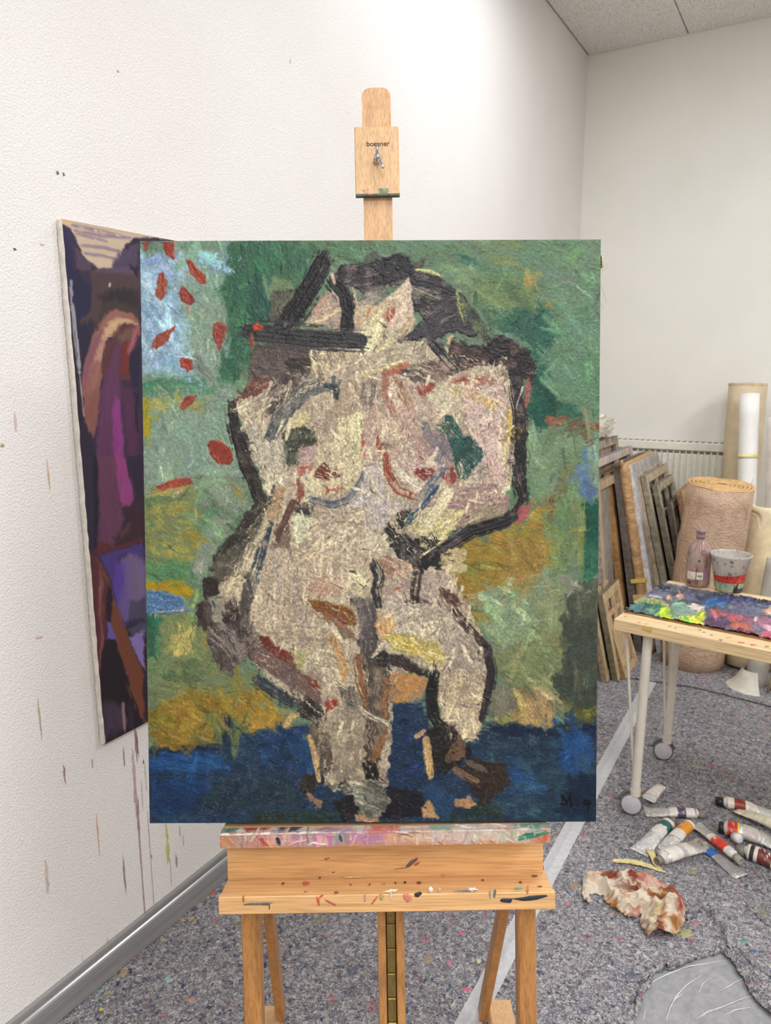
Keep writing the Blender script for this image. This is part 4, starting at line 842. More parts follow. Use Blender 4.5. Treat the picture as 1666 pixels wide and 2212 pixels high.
def paint_palette(w, h):
    """thick mixed paint on the palette board"""
    X, Y = homog([(1430.5, 1261.3), (2014.6, 1364.1), (2000.5, 1454.3), (1344.4, 1320.1)], h, w)
    s = Sheet(X, Y, (96, 98, 112), seed=8, k=.62); P, S = s.P, s.S
    c7 = lambda: s.crop(1280, 1180, .14015); R = lambda: s.crop(1460, 1130, .13112)
    q = dict(rough=5, soft=2.5, jit=.2, h=1.1)
    c7()
    P((86, 88, 104), 8, [(700, 560), (1500, 600), (1500, 850), (600, 900)], c2=(104, 108, 128), **q)
    P((34, 34, 52), 8, [(960, 600), (1180, 640), (1200, 690), (1080, 690), (940, 640)], c2=(20, 20, 32), rough=5, soft=2, jit=.2, h=1.8)
    P((196, 188, 100), 8, [(640, 830), (760, 800), (1160, 890), (1170, 960), (700, 920), (600, 900)], c2=(160, 160, 110), **q)
    P((80, 130, 136), 8, [(520, 900), (780, 890), (1120, 940), (1000, 1180), (560, 1100), (420, 1040)], c2=(60, 108, 110), **q)
    P((30, 128, 100), 8, [(720, 920), (1000, 900), (1110, 980), (1020, 1030), (860, 960)], c2=(40, 110, 96), **q)
    P((150, 168, 106), 8, [(800, 970), (900, 960), (950, 1040), (870, 1080)], c2=(110, 150, 110), **q)
    P((22, 52, 56), 8, [(370, 1040), (480, 960), (560, 1020), (640, 1100), (900, 1120), (1100, 1180), (900, 1190), (500, 1120)], c2=(40, 96, 88), rough=6, soft=2, jit=.3, h=1.9)
    P((20, 24, 34), 8, [(470, 980), (540, 980), (560, 1050), (500, 1060)], rough=5, soft=2, jit=.2, h=2.2)
    P((170, 214, 30), 8, [(1040, 1000), (1160, 960), (1200, 1100), (1430, 1140), (1430, 1300), (1160, 1210), (1020, 1090)], c2=(210, 226, 60), rough=6, soft=2, jit=.2, h=1.6)
    P((128, 142, 118), 8, [(1180, 900), (1500, 880), (1500, 1130), (1240, 1120), (1170, 1030)], c2=(110, 138, 118), **q)
    P((206, 152, 132), 170, [(1100, 810), (1220, 760), (1440, 740), (1440, 830), (1330, 860), (1160, 850)], c2=(220, 180, 170), **q)
    S((200, 200, 206), 30, [(880, 780), (1060, 810)], dry=.2)
    R()
    P((78, 80, 96), 8, [(-60, 1090), (700, 1180), (1500, 1290), (2600, 1420), (2600, 1700), (600, 1480), (-60, 1300)], c2=(96, 104, 124), **q)
    P((206, 150, 126), 170, [(-60, 1230), (60, 1190), (180, 1200), (60, 1290)], c2=(220, 176, 160), **q)
    P((60, 128, 188), 172, [(430, 1340), (560, 1260), (1000, 1230), (940, 1320), (600, 1400), (440, 1410)], c2=(40, 92, 160), **q)
    P((40, 50, 92), 8, [(620, 1250), (1250, 1240), (1560, 1330), (1580, 1390), (1000, 1330), (700, 1350)], c2=(60, 70, 112), **q)
    P((24, 22, 44), 8, [(1210, 1290), (1400, 1280), (1540, 1350), (1300, 1350)], c2=(40, 36, 60), rough=6, soft=2, jit=.2, h=1.9)
    P((34, 50, 56), 8, [(560, 1210), (900, 1220), (1270, 1230), (1200, 1260), (700, 1240)], rough=6, soft=2, jit=.2, h=1.7)
    P((228, 206, 202), 170, [(150, 1390), (260, 1360), (430, 1400), (480, 1460), (340, 1480)], c2=(236, 222, 200), rough=5, soft=2, jit=.1, h=1.7)
    P((150, 160, 140), 8, [(-60, 1330), (200, 1350), (160, 1420), (380, 1500), (360, 1580), (-60, 1600)], c2=(112, 142, 128), **q)
    P((192, 216, 50), 8, [(-60, 1590), (200, 1600), (380, 1500), (500, 1560), (420, 1740), (240, 1760), (-60, 1690)], c2=(220, 214, 90), rough=6, soft=2, jit=.2, h=1.6)
    P((70, 172, 70), 8, [(20, 1620), (200, 1620), (240, 1700), (60, 1680)], c2=(120, 200, 60), **q)
    P((98, 74, 98), 8, [(640, 1400), (960, 1380), (1380, 1440), (1350, 1520), (900, 1540), (640, 1480)], c2=(92, 100, 122), **q)
    P((178, 96, 100), 8, [(560, 1500), (720, 1480), (1100, 1560), (1200, 1640), (1300, 1760), (900, 1720), (600, 1600)], c2=(150, 84, 104), **q)
    P((88, 62, 92), 8, [(480, 1600), (640, 1560), (820, 1590), (930, 1700), (800, 1780), (460, 1750)], c2=(66, 52, 82), **q)
    P((62, 46, 76), 8, [(400, 1760), (520, 1690), (800, 1790), (1100, 1800), (1350, 1890), (1300, 1960), (900, 1890), (500, 1830)], c2=(90, 60, 90), rough=7, soft=2, jit=.3, h=1.9)
    P((208, 116, 82), 8, [(790, 1750), (950, 1690), (1150, 1720), (1290, 1800), (1100, 1790)], c2=(196, 98, 96), **q)
    P((90, 20, 40), 8, [(980, 1800), (1200, 1840), (1600, 1960), (1900, 2060), (1500, 2040), (1100, 1930)], c2=(150, 40, 60), rough=7, soft=2, jit=.3, h=1.9)
    P((226, 88, 122), 8, [(1350, 1820), (1700, 1830), (2600, 1960), (2600, 2100), (1560, 1960)], c2=(232, 130, 150), **q)
    P((214, 150, 168), 8, [(1300, 1700), (1700, 1720), (2600, 1860), (2600, 1960), (1600, 1850)], c2=(226, 180, 190), **q)
    P((206, 44, 40), 8, [(1060, 1930), (1560, 2020), (2600, 2160), (2600, 2330), (1500, 2090)], c2=(190, 50, 50), rough=6, soft=2, jit=.2, h=1.5)
    P((232, 110, 40), 8, [(1340, 1930), (1480, 1920), (1500, 1960), (1380, 1980)], **q)
    P((232, 176, 150), 8, [(1420, 1470), (1640, 1450), (2600, 1560), (2600, 1680), (1500, 1560)], c2=(226, 150, 120), **q)
    P((230, 222, 206), 8, [(1450, 1540), (1600, 1510), (1620, 1570)], rough=5, soft=2, h=1.8)
    P((176, 118, 136), 8, [(1100, 1550), (1500, 1590), (2600, 1750), (2600, 1830), (1300, 1700), (1180, 1640)], c2=(150, 98, 122), **q)
    P((74, 54, 84), 8, [(1130, 1570), (1300, 1600), (1340, 1650), (1180, 1610)], rough=5, soft=2, h=1.7)
    P((234, 226, 226), 8, [(1240, 1580), (1350, 1610), (1360, 1660), (1300, 1640)], dry=.3, rough=6, soft=2, h=2.)
    P((234, 222, 204), 8, [(790, 1830), (830, 1790), (860, 1820), (840, 1860)], rough=3, soft=2, h=2.4)
    s.dabs(500, ln=(6, 22), wd=(2, 6), lum=.16, hue=.06, dry=.35, h=1.4, wander=.8)
    s.hgt += .5 * s.n1 + 1.2 * np.clip(s.n2 - .55, 0, 1)
    return s
# ================================================================ the room
t = NT('woodchip_wall')
w1 = t.noise(205, 2); w2 = t.noise(440, 2); ht = t.math('ADD', t.math('MULTIPLY', t.ramp(w1.outputs['Fac'], [(.34, (0, 0, 0, 1)), (.7, (1, 1, 1, 1))]), 1.), t.math('MULTIPLY', w2.outputs['Fac'], .5))
t.bump(ht, .5, .0022); big = t.noise(1.3, 3)
mat_wall = t.done(t.ramp(big.outputs['Fac'], [(.3, (229, 223, 217)), (.7, (236, 231, 226))]), .55, 0, .35)
t = NT('smooth_wall'); big = t.noise(2., 3); t.bump(t.noise(60, 3).outputs['Fac'], .08, .002)
mat_wall2 = t.done(t.ramp(big.outputs['Fac'], [(.3, (230, 227, 217)), (.7, (236, 233, 224))]), .6, 0, .3)
t = NT('felt')                                 # recycled painter's fleece: short fibres of every colour pressed together
cf = t.noise(70, 2, None, 0); jitter = t.mix(.03, t.co(), cf.outputs['Color'], 'ADD')
v1 = t.voro(180, jitter); v2 = t.voro(92, jitter); v3 = t.voro(38, jitter)
s1 = t.n('ShaderNodeSeparateColor'); t.l(v1.outputs['Color'], s1.inputs[0]); s2 = t.n('ShaderNodeSeparateColor'); t.l(v2.outputs['Color'], s2.inputs[0])
s3 = t.n('ShaderNodeSeparateColor'); t.l(v3.outputs['Color'], s3.inputs[0])
base = t.ramp(s1.outputs[0], [(0, (52, 54, 66)), (.2, (104, 104, 110)), (.5, (158, 155, 157)), (.78, (192, 188, 186)), (.94, (240, 236, 230))])
b2 = t.ramp(s2.outputs[1], [(0, (78, 80, 98)), (.3, (136, 134, 138)), (.7, (172, 168, 168)), (1, (218, 210, 206))])
base = t.mix(.38, base, b2)
hue = t.ramp(s1.outputs[2], [(0, (168, 140, 144)), (.3, (122, 128, 160)), (.55, (146, 158, 146)), (.8, (172, 156, 138)), (1, (140, 126, 152))], 'CONSTANT')
base = t.mix(.15, base, hue)
fl_on = t.ramp(s2.outputs[0], [(.9, (0, 0, 0, 1)), (.93, (1, 1, 1, 1))])
fl_c = t.ramp(s2.outputs[2], [(0, (46, 60, 112)), (.3, (50, 56, 84)), (.5, (206, 190, 186)), (.68, (172, 96, 110)), (.8, (60, 72, 110)), (.9, (90, 140, 136))], 'CONSTANT')
base = t.mix(t.math('MULTIPLY', fl_on, .6), base, fl_c)
rare = t.ramp(s3.outputs[0], [(.965, (0, 0, 0, 1)), (.98, (1, 1, 1, 1))])
rare_c = t.ramp(s3.outputs[2], [(0, (178, 110, 118)), (.35, (170, 160, 110)), (.6, (90, 104, 130)), (.8, (150, 120, 96))], 'CONSTANT')
base = t.mix(t.math('MULTIPLY', rare, .5), base, rare_c)
fz = t.noise(340, 3, None, 1.5); base = t.mix(1., base, t.ramp(fz.outputs['Fac'], [(.36, (146, 146, 148)), (.54, (255, 255, 255))]), 'MULTIPLY')
t.bump(t.math('ADD', t.math('MULTIPLY', fz.outputs['Fac'], .6), v2.outputs['Distance']), .7, .006)
mat_felt = t.done(base, .95, 0, .15)
t = NT('mineral_tile')
worm = t.noise(150, 2, t.co((1, 1, 1)), 1.2); pit = t.ramp(worm.outputs['Fac'], [(.36, (0, 0, 0, 1)), (.43, (1, 1, 1, 1))])
t.bump(pit, .5, .004); mat_tile = t.done(t.mix(pit, (150, 146, 138), (238, 235, 228)), .9, 0, .2)
mat_dark = plain('dark_gap', (30, 28, 27), .9)

def quad_wall(name, a, b, z0, z1, mt):
    m = MB(); m.add([a + Vector((0, 0, z0)), b + Vector((0, 0, z0)), b + Vector((0, 0, z1)), a + Vector((0, 0, z1))], [(0, 1, 2, 3)])
    return struct(obj(name, m, mt))
cL, cB, cR, cRR = room(REAR_U, WALL_V), room(WALL_U, WALL_V), room(WALL_U, RIGHT_V), room(REAR_U, RIGHT_V)
wall_left = quad_wall('wall_left', cL, cB, -.05, CEIL + .1, mat_wall)
wall_back = quad_wall('wall_back', cB, cR, -.05, CEIL + .1, mat_wall2)
quad_wall('wall_right', cR, cRR, -.05, CEIL + .1, mat_wall2)
quad_wall('wall_rear', cRR, cL, -.05, CEIL + .1, mat_wall2)

# floor: felt with a torn hole through which the backing film shows
HOLE = [(.623, 1.35), (.623, 1.584), (.639, 1.646), (.666, 1.674), (.684, 1.708), (.719, 1.73), (.766, 1.761), (.793, 1.756), (.822, 1.777), (.865, 1.793), (.914, 1.807), (.95, 1.814), (.965, 1.798),
        (.978, 1.771), (.989, 1.735), (.992, 1.684), (.984, 1.639), (.996, 1.61), (.99, 1.57), (1.0, 1.4), (.8, 1.3)]
def ragged(poly, step=.008, amp=.0045, seed=1, closed=True):
    out = []; R = random.Random(seed); n = len(poly)
    for i in range(n if closed else n - 1):
        a, b = Vector(poly[i]), Vector(poly[(i + 1) % n]); k = max(1, int((b - a).length / step))
        for j in range(k):
            p = a.lerp(b, j / k); out.append(p + Vector([R.uniform(-amp, amp) for _ in range(len(p))]) if j or i else p)
    if not closed: out.append(Vector(poly[-1]))
    return out
hole = ragged(HOLE, seed=2)
bm = bmesh.new()
outer = [bm.verts.new(room(u, v)) for u, v in ((REAR_U, WALL_V), (WALL_U, WALL_V), (WALL_U, RIGHT_V), (REAR_U, RIGHT_V))]
inner = [bm.verts.new((p.x, p.y, 0)) for p in hole]
ed = [bm.edges.new((r[i], r[(i + 1) % len(r)])) for r in (outer, inner) for i in range(len(r))]
bmesh.ops.triangle_fill(bm, use_beauty=True, use_dissolve=False, edges=ed)
hv = set(inner)
for f in list(bm.faces):
    if all(v in hv for v in f.verts):
        c = f.calc_center_median()
        ins = False
        for i in range(len(hole)):
            a, b = hole[i], hole[(i + 1) % len(hole)]
            if (a.y > c.y) != (b.y > c.y) and c.x < (b.x - a.x) * (c.y - a.y) / (b.y - a.y) + a.x: ins = not ins
        if ins: bm.faces.remove(f)
low = [bm.verts.new((p.x - (p.x - .82) * .01, p.y, -.007)) for p in hole]
for i in range(len(inner)):
    j = (i + 1) % len(inner); bm.faces.new((inner[i], inner[j], low[j], low[i]))
bmesh.ops.recalc_face_normals(bm, faces=bm.faces)
me = bpy.data.meshes.new('floor'); bm.to_mesh(me); bm.free(); me.materials.append(mat_felt)
floor = struct(link(bpy.data.objects.new('floor', me)))

def felt_strip(pts, wd, hgt, seed):
    """a torn edge of felt standing up from the floor along a line"""
    P = ragged([(p.x, p.y, 0) for p in pts], .012, .004, seed, False); R = random.Random(seed); m = MB(); V = []
    for i, p in enumerate(P):
        p.z = 0; d = (P[min(i + 1, len(P) - 1)] - P[max(i - 1, 0)]); d.z = 0; d.normalize(); nrm = Vector((-d.y, d.x, 0))
        e = math.sin(math.pi * min(1, (i + .6) / len(P))) ** .5; w = wd * e * R.uniform(.8, 1.2); h = hgt * 2.8 * e * R.uniform(.5, 1.3)
        V += [p - nrm * w * .12 + Vector((0, 0, .0004)), p + Vector((0, 0, h)), p + nrm * w * .35 + Vector((0, 0, h * .9)), p + nrm * w + Vector((0, 0, .0006))]
    F = []
    for i in range(len(P) - 1):
        for k in range(3): F.append((i * 4 + k, i * 4 + k + 1, i * 4 + 4 + k + 1, i * 4 + 4 + k))
    m.add(V, F, 0, True); obj('torn_edge', m, mat_felt, floor)
felt_strip([z3(1000, 1230), z3(1060, 1170), z3(1120, 1120), z3(1190, 1090)], .02, .006, 3)
felt_strip([z3(1120, 1130), z3(1200, 1210), z3(1260, 1300), z3(1290, 1370), z3(1300, 1440)], .035, .010, 4)
felt_strip([z3(1290, 1450), z3(1420, 1560), z3(1520, 1690), z3(1600, 1850), z3(1690, 1960)][::-1], .03, .008, 5)
felt_strip([z3(1380, 1440), z3(1480, 1560), z3(1600, 1640), z3(1720, 1740)], .03, .006, 6)
felt_strip([z3(1510, 1180), z3(1600, 1250), z3(1720, 1330)], .03, .006, 7)
felt_strip([z3(840, 1590), z3(930, 1560), z3(1010, 1540)], .018, .006, 8)
felt_strip([z3(580, 1960), z3(620, 1760), z3(720, 1630)][::-1], .014, .004, 9)
# a second length of felt laid over the first near the back: its cut edge is the dark seam
m = MB(); edge = ragged([(1.20, 3.72, 0), (1.426, 3.626, 0), (1.593, 3.559, 0), (1.874, 3.335, 0), (2.3, 3.0, 0)], .03, .003, 12, False)
n = len(edge); V = []
for p in edge: p.z = 0
for p in edge: V += [p + Vector((.004, .008, .0004)), p + Vector((0, 0, .007)), p + Vector((.012, .03, .0085)), p + Vector((.14, .34, .004))]
m.add(V, [(i * 4 + k, i * 4 + k + 1, i * 4 + 5 + k, i * 4 + 4 + k) for i in range(n - 1) for k in range(3)], 0, True)
obj('overlap_edge', m, mat_felt, floor)
def spots(lst, parent, th=.0012):
    for i, (p, X, Y, rx, ry, c) in enumerate(lst):
        if parent is floor: c = tuple(int(v * .72 + 140 * .28) for v in c); rx *= .85; ry *= .85
        m = MB(); m.splat(p, X, Y, rx, ry, th, 18, seed=i * 7 + int(abs(p.x) * 1000), rag=.45)
        obj('paint_spot', m, plain('paint_%d_%d_%d' % c, c, .5, 0, .1, 120), parent)
EX, EY, EZ = Vector((1, 0, 0)), Vector((0, 1, 0)), Vector((0, 0, 1))
FS = [((388, 1986), .007, (224, 168, 40)), ((409, 1980), .008, (228, 172, 40)), ((346, 2027), .008, (196, 166, 100)), ((357, 2113), .013, (150, 196, 184)), ((209, 2137), .009, (120, 176, 160)), ((212, 2176), .008, (206, 196, 60)),
      ((228, 2140), .007, (170, 150, 60)), ((260, 2098), .016, (170, 140, 90)), ((404, 2158), .011, (196, 130, 104)), ((452, 1925), .018, (158, 84, 66)), ((430, 1938), .017, (160, 100, 80)), ((366, 2090), .008, (110, 74, 66)),
      ((1002, 2139), .011, (226, 70, 120)), ((990, 2018), .008, (222, 84, 130)), ((977, 1970), .006, (222, 70, 120)), ((946, 1975), .006, (206, 90, 120)), ((963, 2082), .008, (216, 90, 130)), ((921, 2073), .020, (146, 124, 92)), ((1027, 2077), .011, (206, 198, 150)),
      ((1273, 1842), .006, (204, 200, 90)), ((1498, 2000), .014, (176, 96, 110)), ((1474, 2020), .022, (160, 152, 84)), ((1587, 1920), .006, (196, 90, 120)), ((1612, 2068), .006, (196, 80, 90)), ((1220, 1955), .010, (190, 104, 100)), ((1493, 1888), .014, (150, 140, 90)),
      ((1620, 2060), .012, (50, 70, 110)), ((1600, 2040), .012, (80, 130, 130)), ((1236, 1915), .022, (142, 112, 84)), ((1262, 1788), .008, (206, 120, 120)), ((1548, 1678), .008, (176, 90, 110)), ((1612, 1512), .02, (90, 140, 120)), ((1600, 1668), .008, (170, 90, 100))]
for i, (q, r, c) in enumerate(FS): spots([(fl(*q) + EZ * .0003, EX, EY, r, r * .8, c)], floor)

# backing film in the hole, creased
t = NT('backing_film'); fn = t.noise(40, 4, None, 1.); t.bump(t.noise(130, 4, t.co((1, 3, 1)), 2.).outputs['Fac'], .5, .004)
mat_film = t.done(t.ramp(fn.outputs['Fac'], [(.3, (138, 138, 138)), (.7, (162, 161, 160))]), .3, 0, .5)
m = MB(); V = []; nx, ny = 60, 70
for j in range(ny):
    for i in range(nx):
        x, y = .59 + .44 * i / (nx - 1), 1.27 + .57 * j / (ny - 1)
        V.append((x, y, -.011 + .004 * mnoise.noise(Vector((x * 14, y * 9, 2))) + .0016 * mnoise.noise(Vector((x * 60, y * 30, 5)))))
m.add(V, [(j * nx + i, j * nx + i + 1, (j + 1) * nx + i + 1, (j + 1) * nx + i) for j in range(ny - 1) for i in range(nx - 1)], 0, True)
film = tag(obj('backing_film', m, mat_film), 'creased grey plastic film showing through the torn hole in the floor felt', 'plastic film')
mat_crease = plain('crease_white', (208, 205, 200), .4)
for l in ([(640, 1760), (740, 1690), (860, 1630), (1000, 1580), (1290, 1535)], [(830, 1990), (860, 1900), (900, 1820), (980, 1730), (1100, 1650)], [(1060, 1990), (1150, 1930), (1250, 1900), (1400, 1840), (1550, 1795)],
          [(860, 1890), (900, 1830), (960, 1790)], [(655, 1990), (672, 1900), (680, 1790)], [(1080, 1790), (1110, 1720), (1170, 1670)], [(1250, 1770), (1380, 1700), (1460, 1660)], [(640, 1830), (700, 1900), (760, 1980)], [(1280, 1960), (1360, 1920), (1480, 1900)]):
    m = MB(); m.tube([z3(x, y, -.0095) for x, y in l], [.0006] + [.0013] * (len(l) - 2) + [.0005], 6); obj('crease', m, mat_crease, film)

# paper tape across the floor
m = MB(); a0, a1 = fl(940, 2330), fl(1405, 1472); d = (a1 - a0).normalized(); s_ = Vector((d.y, -d.x, 0)); V = []; R = random.Random(6)
for i in range(90):
    p = a0.lerp(a1, i / 89.); w = .030 + R.uniform(-.0007, .0007); k = .0012 * math.sin(i * .7) + .002 * math.sin(i * .11)
    V += [p - s_ * w + EZ * .0006, p - s_ * (.004 - k) + EZ * .0012, p + s_ * k + EZ * .0036, p + s_ * (.004 + k) + EZ * .0012, p + s_ * w + EZ * .0006]
m.add(V, [(i * 5 + k, i * 5 + k + 1, i * 5 + 6 + k, i * 5 + 5 + k) for i in range(89) for k in range(4)], 0, True)
tape = tag(obj('floor_tape', m, plain('tape_grey', (186, 186, 186), .45, 0, .05, 60, .2)), 'pale grey plastic tape strip running diagonally across the felt floor', 'tape')

# steel trunking along the foot of the left wall
t = NT('brushed_steel'); sn = t.noise(1.2, 4, t.co((.6, .6, 160)))
mat_steel = t.done(t.ramp(sn.outputs['Fac'], [(.3, (146, 144, 142)), (.7, (176, 174, 172))]), .24, .4, .6)
prof = [(0, .092), (.012, .092), (.0135, .084), (.0075, .079), (.0075, .074), (.013, .0735), (.0175, .071), (.0205, .066), (.022, .058), (.0228, .045), (.0228, .004), (.020, .0), (0, 0)]
m = MB(); n = len(prof)
V = [room(u, WALL_V + .001 + p, z) for u in (REAR_U + .02, WALL_U - .02) for p, z in prof]
m.add(V, [(i, (i + 1) % n, n + (i + 1) % n, n + i) for i in range(n)] + [tuple(range(n)), tuple(range(n, 2 * n))])
baseboard = struct(obj('baseboard_left', m, mat_steel))
def wall_pt(px, py, off=.0004): return on_plane(px, py, DV, room(0, WALL_V + off))
z5 = lambda x, y: wall_pt(x / 3.106, 1500 + y / 3.106)
WD = [(256, 130, 3, 70, (168, 146, 112)), (420, 515, 5, 36, (140, 104, 110)), (642, 920, 3, 80, (196, 140, 110)), (818, 1190, 5, 82, (112, 104, 98)), (1106, 930, 9, 62, (188, 186, 62)), (1112, 1065, 11, 52, (182, 182, 70)), (1168, 1105, 5, 34, (146, 120, 96)),
      (900, 300, 7, 80, (122, 84, 80)), (912, 330, 4, 60, (96, 60, 60)), (885, 470, 8, 70, (176, 146, 150)), (896, 650, 7, 120, (164, 132, 136)), (912, 790, 8, 90, (140, 100, 102)), (930, 1100, 4, 300, (150, 112, 112)), (948, 1380, 4, 110, (150, 110, 112)), (990, 1000, 2, 160, (176, 150, 140)), (1010, 1320, 2, 110, (176, 156, 130)),
      (820, 400, 4, 40, (122, 100, 96)), (296, 1200, 7, 60, (200, 174, 158)), (702, 1650, 3, 26, (196, 140, 116)), (535, 1790, 2, 30, (196, 150, 126)), (585, 1860, 4, 40, (206, 172, 90)), (1192, 910, 3, 26, (170, 150, 120)), (1216, 970, 2, 26, (170, 160, 150)), (940, 660, 2, 70, (186, 170, 166)), (965, 540, 3, 60, (196, 184, 172)), (608, 450, 3, 18, (150, 140, 130)), (952, 440, 4, 10, (100, 90, 84)), (1130, 1190, 2, 60, (196, 190, 160)), (1002, 1074, 3, 8, (120, 110, 100))]
for i, (x, y, rx, ry, c) in enumerate(WD):
    m = MB(); m.splat(z5(x, y), DU, EZ, max(.0013, rx * .0006), ry * .00062, .0007, 22, i, .5); c = tuple(int(v * .7 + 226 * .3) for v in c); obj('paint_drip', m, plain('drip_%d' % i, c, .45, 0, .08, 90), wall_left)
for i, (x, y, rx, ry, c) in enumerate([(36, 533, .004, .003, (90, 80, 74)), (130, 368, .004, .004, (120, 112, 104)), (143, 372, .003, .004, (112, 104, 98)), (6, 957, .004, .004, (176, 150, 110)), (105, 1018, .002, .032, (206, 178, 136)), (95, 523, .006, .002, (196, 186, 176)), (82, 1372, .008, .004, (214, 186, 174)),
                                       (262, 150, .003, .003, (170, 160, 152)), (634, 130, .002, .006, (176, 168, 160)), (760, 243, .001, .002, (160, 150, 142)), (35, 905, .003, .02, (216, 190, 180))]):
    m = MB(); m.splat(wall_pt(x, y), DU, EZ, rx, ry, .0006, 12, i + 50, .4); obj('paint_drip', m, plain('fleck_%d' % i, c, .5, 0, .05), wall_left)

# suspended ceiling: mineral tiles in a shadow-gap grid
m = MB(); m.add([room(REAR_U, WALL_V, CEIL + .03), room(WALL_U, WALL_V, CEIL + .03), room(WALL_U, RIGHT_V, CEIL + .03), room(REAR_U, RIGHT_V, CEIL + .03)], [(0, 1, 2, 3)])
ceiling = struct(obj('ceiling', m, mat_dark))
TS = .612; tm = MB(); tm.box(Vector((0, 0, 0)), DU, DV, EZ, (-TS + .003, .003, 0), (-.003, TS - .003, .02), 0, .004)
tile_me = None
for i in range(13):
    for j in range(10):
        u, v = WALL_U - i * TS, WALL_V + .004 + j * TS
        if u - TS < REAR_U - .1 or v > RIGHT_V: continue
        if any(abs(u - TS / 2 - L[0]) < .9 and abs(v + TS / 2 - L[1]) < .55 for L in LAMPS): continue
        if tile_me is None: o = obj('ceiling_tile', tm, mat_tile); tile_me = o.data
        else: o = link(bpy.data.objects.new('ceiling_tile', tile_me))
        o.parent = ceiling; o.location = room(u, v, CEIL)

# radiator on the back wall
mat_rad = plain('radiator_enamel', (233, 229, 214), .4, 0, .03); mat_slot = plain('radiator_slot', (112, 106, 94), .8)
rv0, rv1, rz0, rz1, ru = -1.42, -.508, .30, 1.142, 5.17
rad = thing('radiator', 'cream enamelled panel radiator with vertical ribs on the back wall', 'radiator', room(ru, (rv0 + rv1) / 2, rz0))
m = MB(); m.box(room(0, 0), DU, DV, EZ, (ru + .012, rv0, rz0), (ru + .088, rv1, rz1 - .02), 0, .006); obj('panel', m, mat_rad, rad)
m = MB(); m.box(room(0, 0), DU, DV, EZ, (ru - .002, rv0 - .002, rz1 - .055), (ru + .09, rv1 + .002, rz1), 0, .005); obj('top_cover', m, mat_rad, rad)
k = 23; pw = (rv1 - rv0 - .03) / k
for i in range(k):
    v = rv0 + .015 + pw * (i + .5)
    m = MB(); m.box(room(0, 0), DU, DV, EZ, (ru, v - pw * .36, rz0 + .03), (ru + .014, v + pw * .36, rz1 - .075), 0, .006); obj('rib', m, mat_rad, rad)
    m = MB(); m.box(room(0, 0), DU, DV, EZ, (ru + .006, v - pw * .34, rz1 - .073), (ru + .013, v + pw * .34, rz1 - .058)); obj('slot', m, mat_slot, rad)
    m = MB(); m.box(room(0, 0), DU, DV, EZ, (ru + .01, v - pw * .3, rz1 - .001), (ru + .08, v + pw * .3, rz1 + .0015)); obj('vent_slot', m, mat_slot, rad)
for v in (rv0 + .1, rv1 - .16):
    m = MB(); m.box(room(0, 0), DU, DV, EZ, (ru + .088, v, rz0 + .1), (5.2605, v + .06, rz1 - .1)); obj('wall_bracket', m, mat_rad, rad)

# ================================================================ painted surfaces
def sheet_mesh(name, s, o, X, Y, N, size, amp, mt, parent=None, wrap=0., mask=None, extra=None):
    """a Sheet as a grid: o = top left corner, X right, Y down, N outward; amp: metres per unit of relief"""
    h, w = s.h, s.w
    U, V = np.meshgrid(np.linspace(0, size[0], w), np.linspace(0, size[1], h))
    off = np.zeros(3); q = parent
    while q is not None: off += np.array(q.location); q = q.parent
    Z = s.hgt * amp + (extra if extra is not None else 0)
    P = np.array(o)[None, None] - off + U[..., None] * np.array(X) + V[..., None] * np.array(Y) + Z[..., None] * np.array(N)
    i = np.arange(h * w, dtype=np.int32).reshape(h, w)
    F = np.stack([i[:-1, :-1], i[1:, :-1], i[1:, 1:], i[:-1, 1:]], -1).reshape(-1, 4)
    co = P.reshape(-1, 3).astype(np.float32); C = s.linear().reshape(-1, 3)
    if wrap:                                                       # the surface turns round the four edges
        b = np.concatenate([i[0, :], i[1:, -1], i[-1, -2::-1], i[-2:0:-1, 0]]); n0 = len(co); nb = len(b)
        co = np.concatenate([co, co[b] - np.array(N, np.float32) * wrap - (s.hgt.reshape(-1)[b] * amp)[:, None] * np.array(N, np.float32)]).astype(np.float32)
        C = np.concatenate([C, C[b] * .9]); k = np.arange(nb); k2 = (k + 1) % nb
        F = np.concatenate([F, np.stack([b[k], b[k2], n0 + k2, n0 + k], -1).astype(np.int32)])
    if mask is not None: F = F[mask.reshape(-1)[F].all(1)]
    used = np.zeros(len(co), bool); used[F.reshape(-1)] = True; re = np.cumsum(used) - 1
    F = re[F].astype(np.int32); co = co[used]; C = C[used]
    me = bpy.data.meshes.new(name); me.vertices.add(len(co)); me.vertices.foreach_set('co', co.reshape(-1))
    me.loops.add(F.size); me.loops.foreach_set('vertex_index', F.reshape(-1)); me.polygons.add(len(F))
    me.polygons.foreach_set('loop_start', np.arange(0, F.size, 4, dtype=np.int32)); me.polygons.foreach_set('loop_total', np.full(len(F), 4, np.int32))
    me.polygons.foreach_set('use_smooth', np.ones(len(F), bool))
    a = me.color_attributes.new('paint', 'FLOAT_COLOR', 'POINT'); a.data.foreach_set('color', np.concatenate([C, np.ones((len(C), 1))], 1).astype(np.float32).reshape(-1))
    me.materials.append(mt); me.update(calc_edges=True); me.validate()
    ob = link(bpy.data.objects.new(name, me)); ob.parent = parent; return ob
def paint_mat(name, rough, spec=.5, bump=.25, sc=900, dist=.0006, coat=0.):
    t = NT(name); a = t.n('ShaderNodeAttribute', attribute_name='paint'); nz = t.noise(sc, 3)
    if bump: t.bump(nz.outputs['Fac'], bump, dist)
    return t.done(a.outputs['Color'], rough, 0, spec)
mat_oil = paint_mat('oil_paint', .36, .24, .3, 800, .0007); mat_oil_thin = paint_mat('thin_oil_paint', .5, .35, .3, 700); mat_wet = paint_mat('thick_fresh_paint', .22, .5, 0)

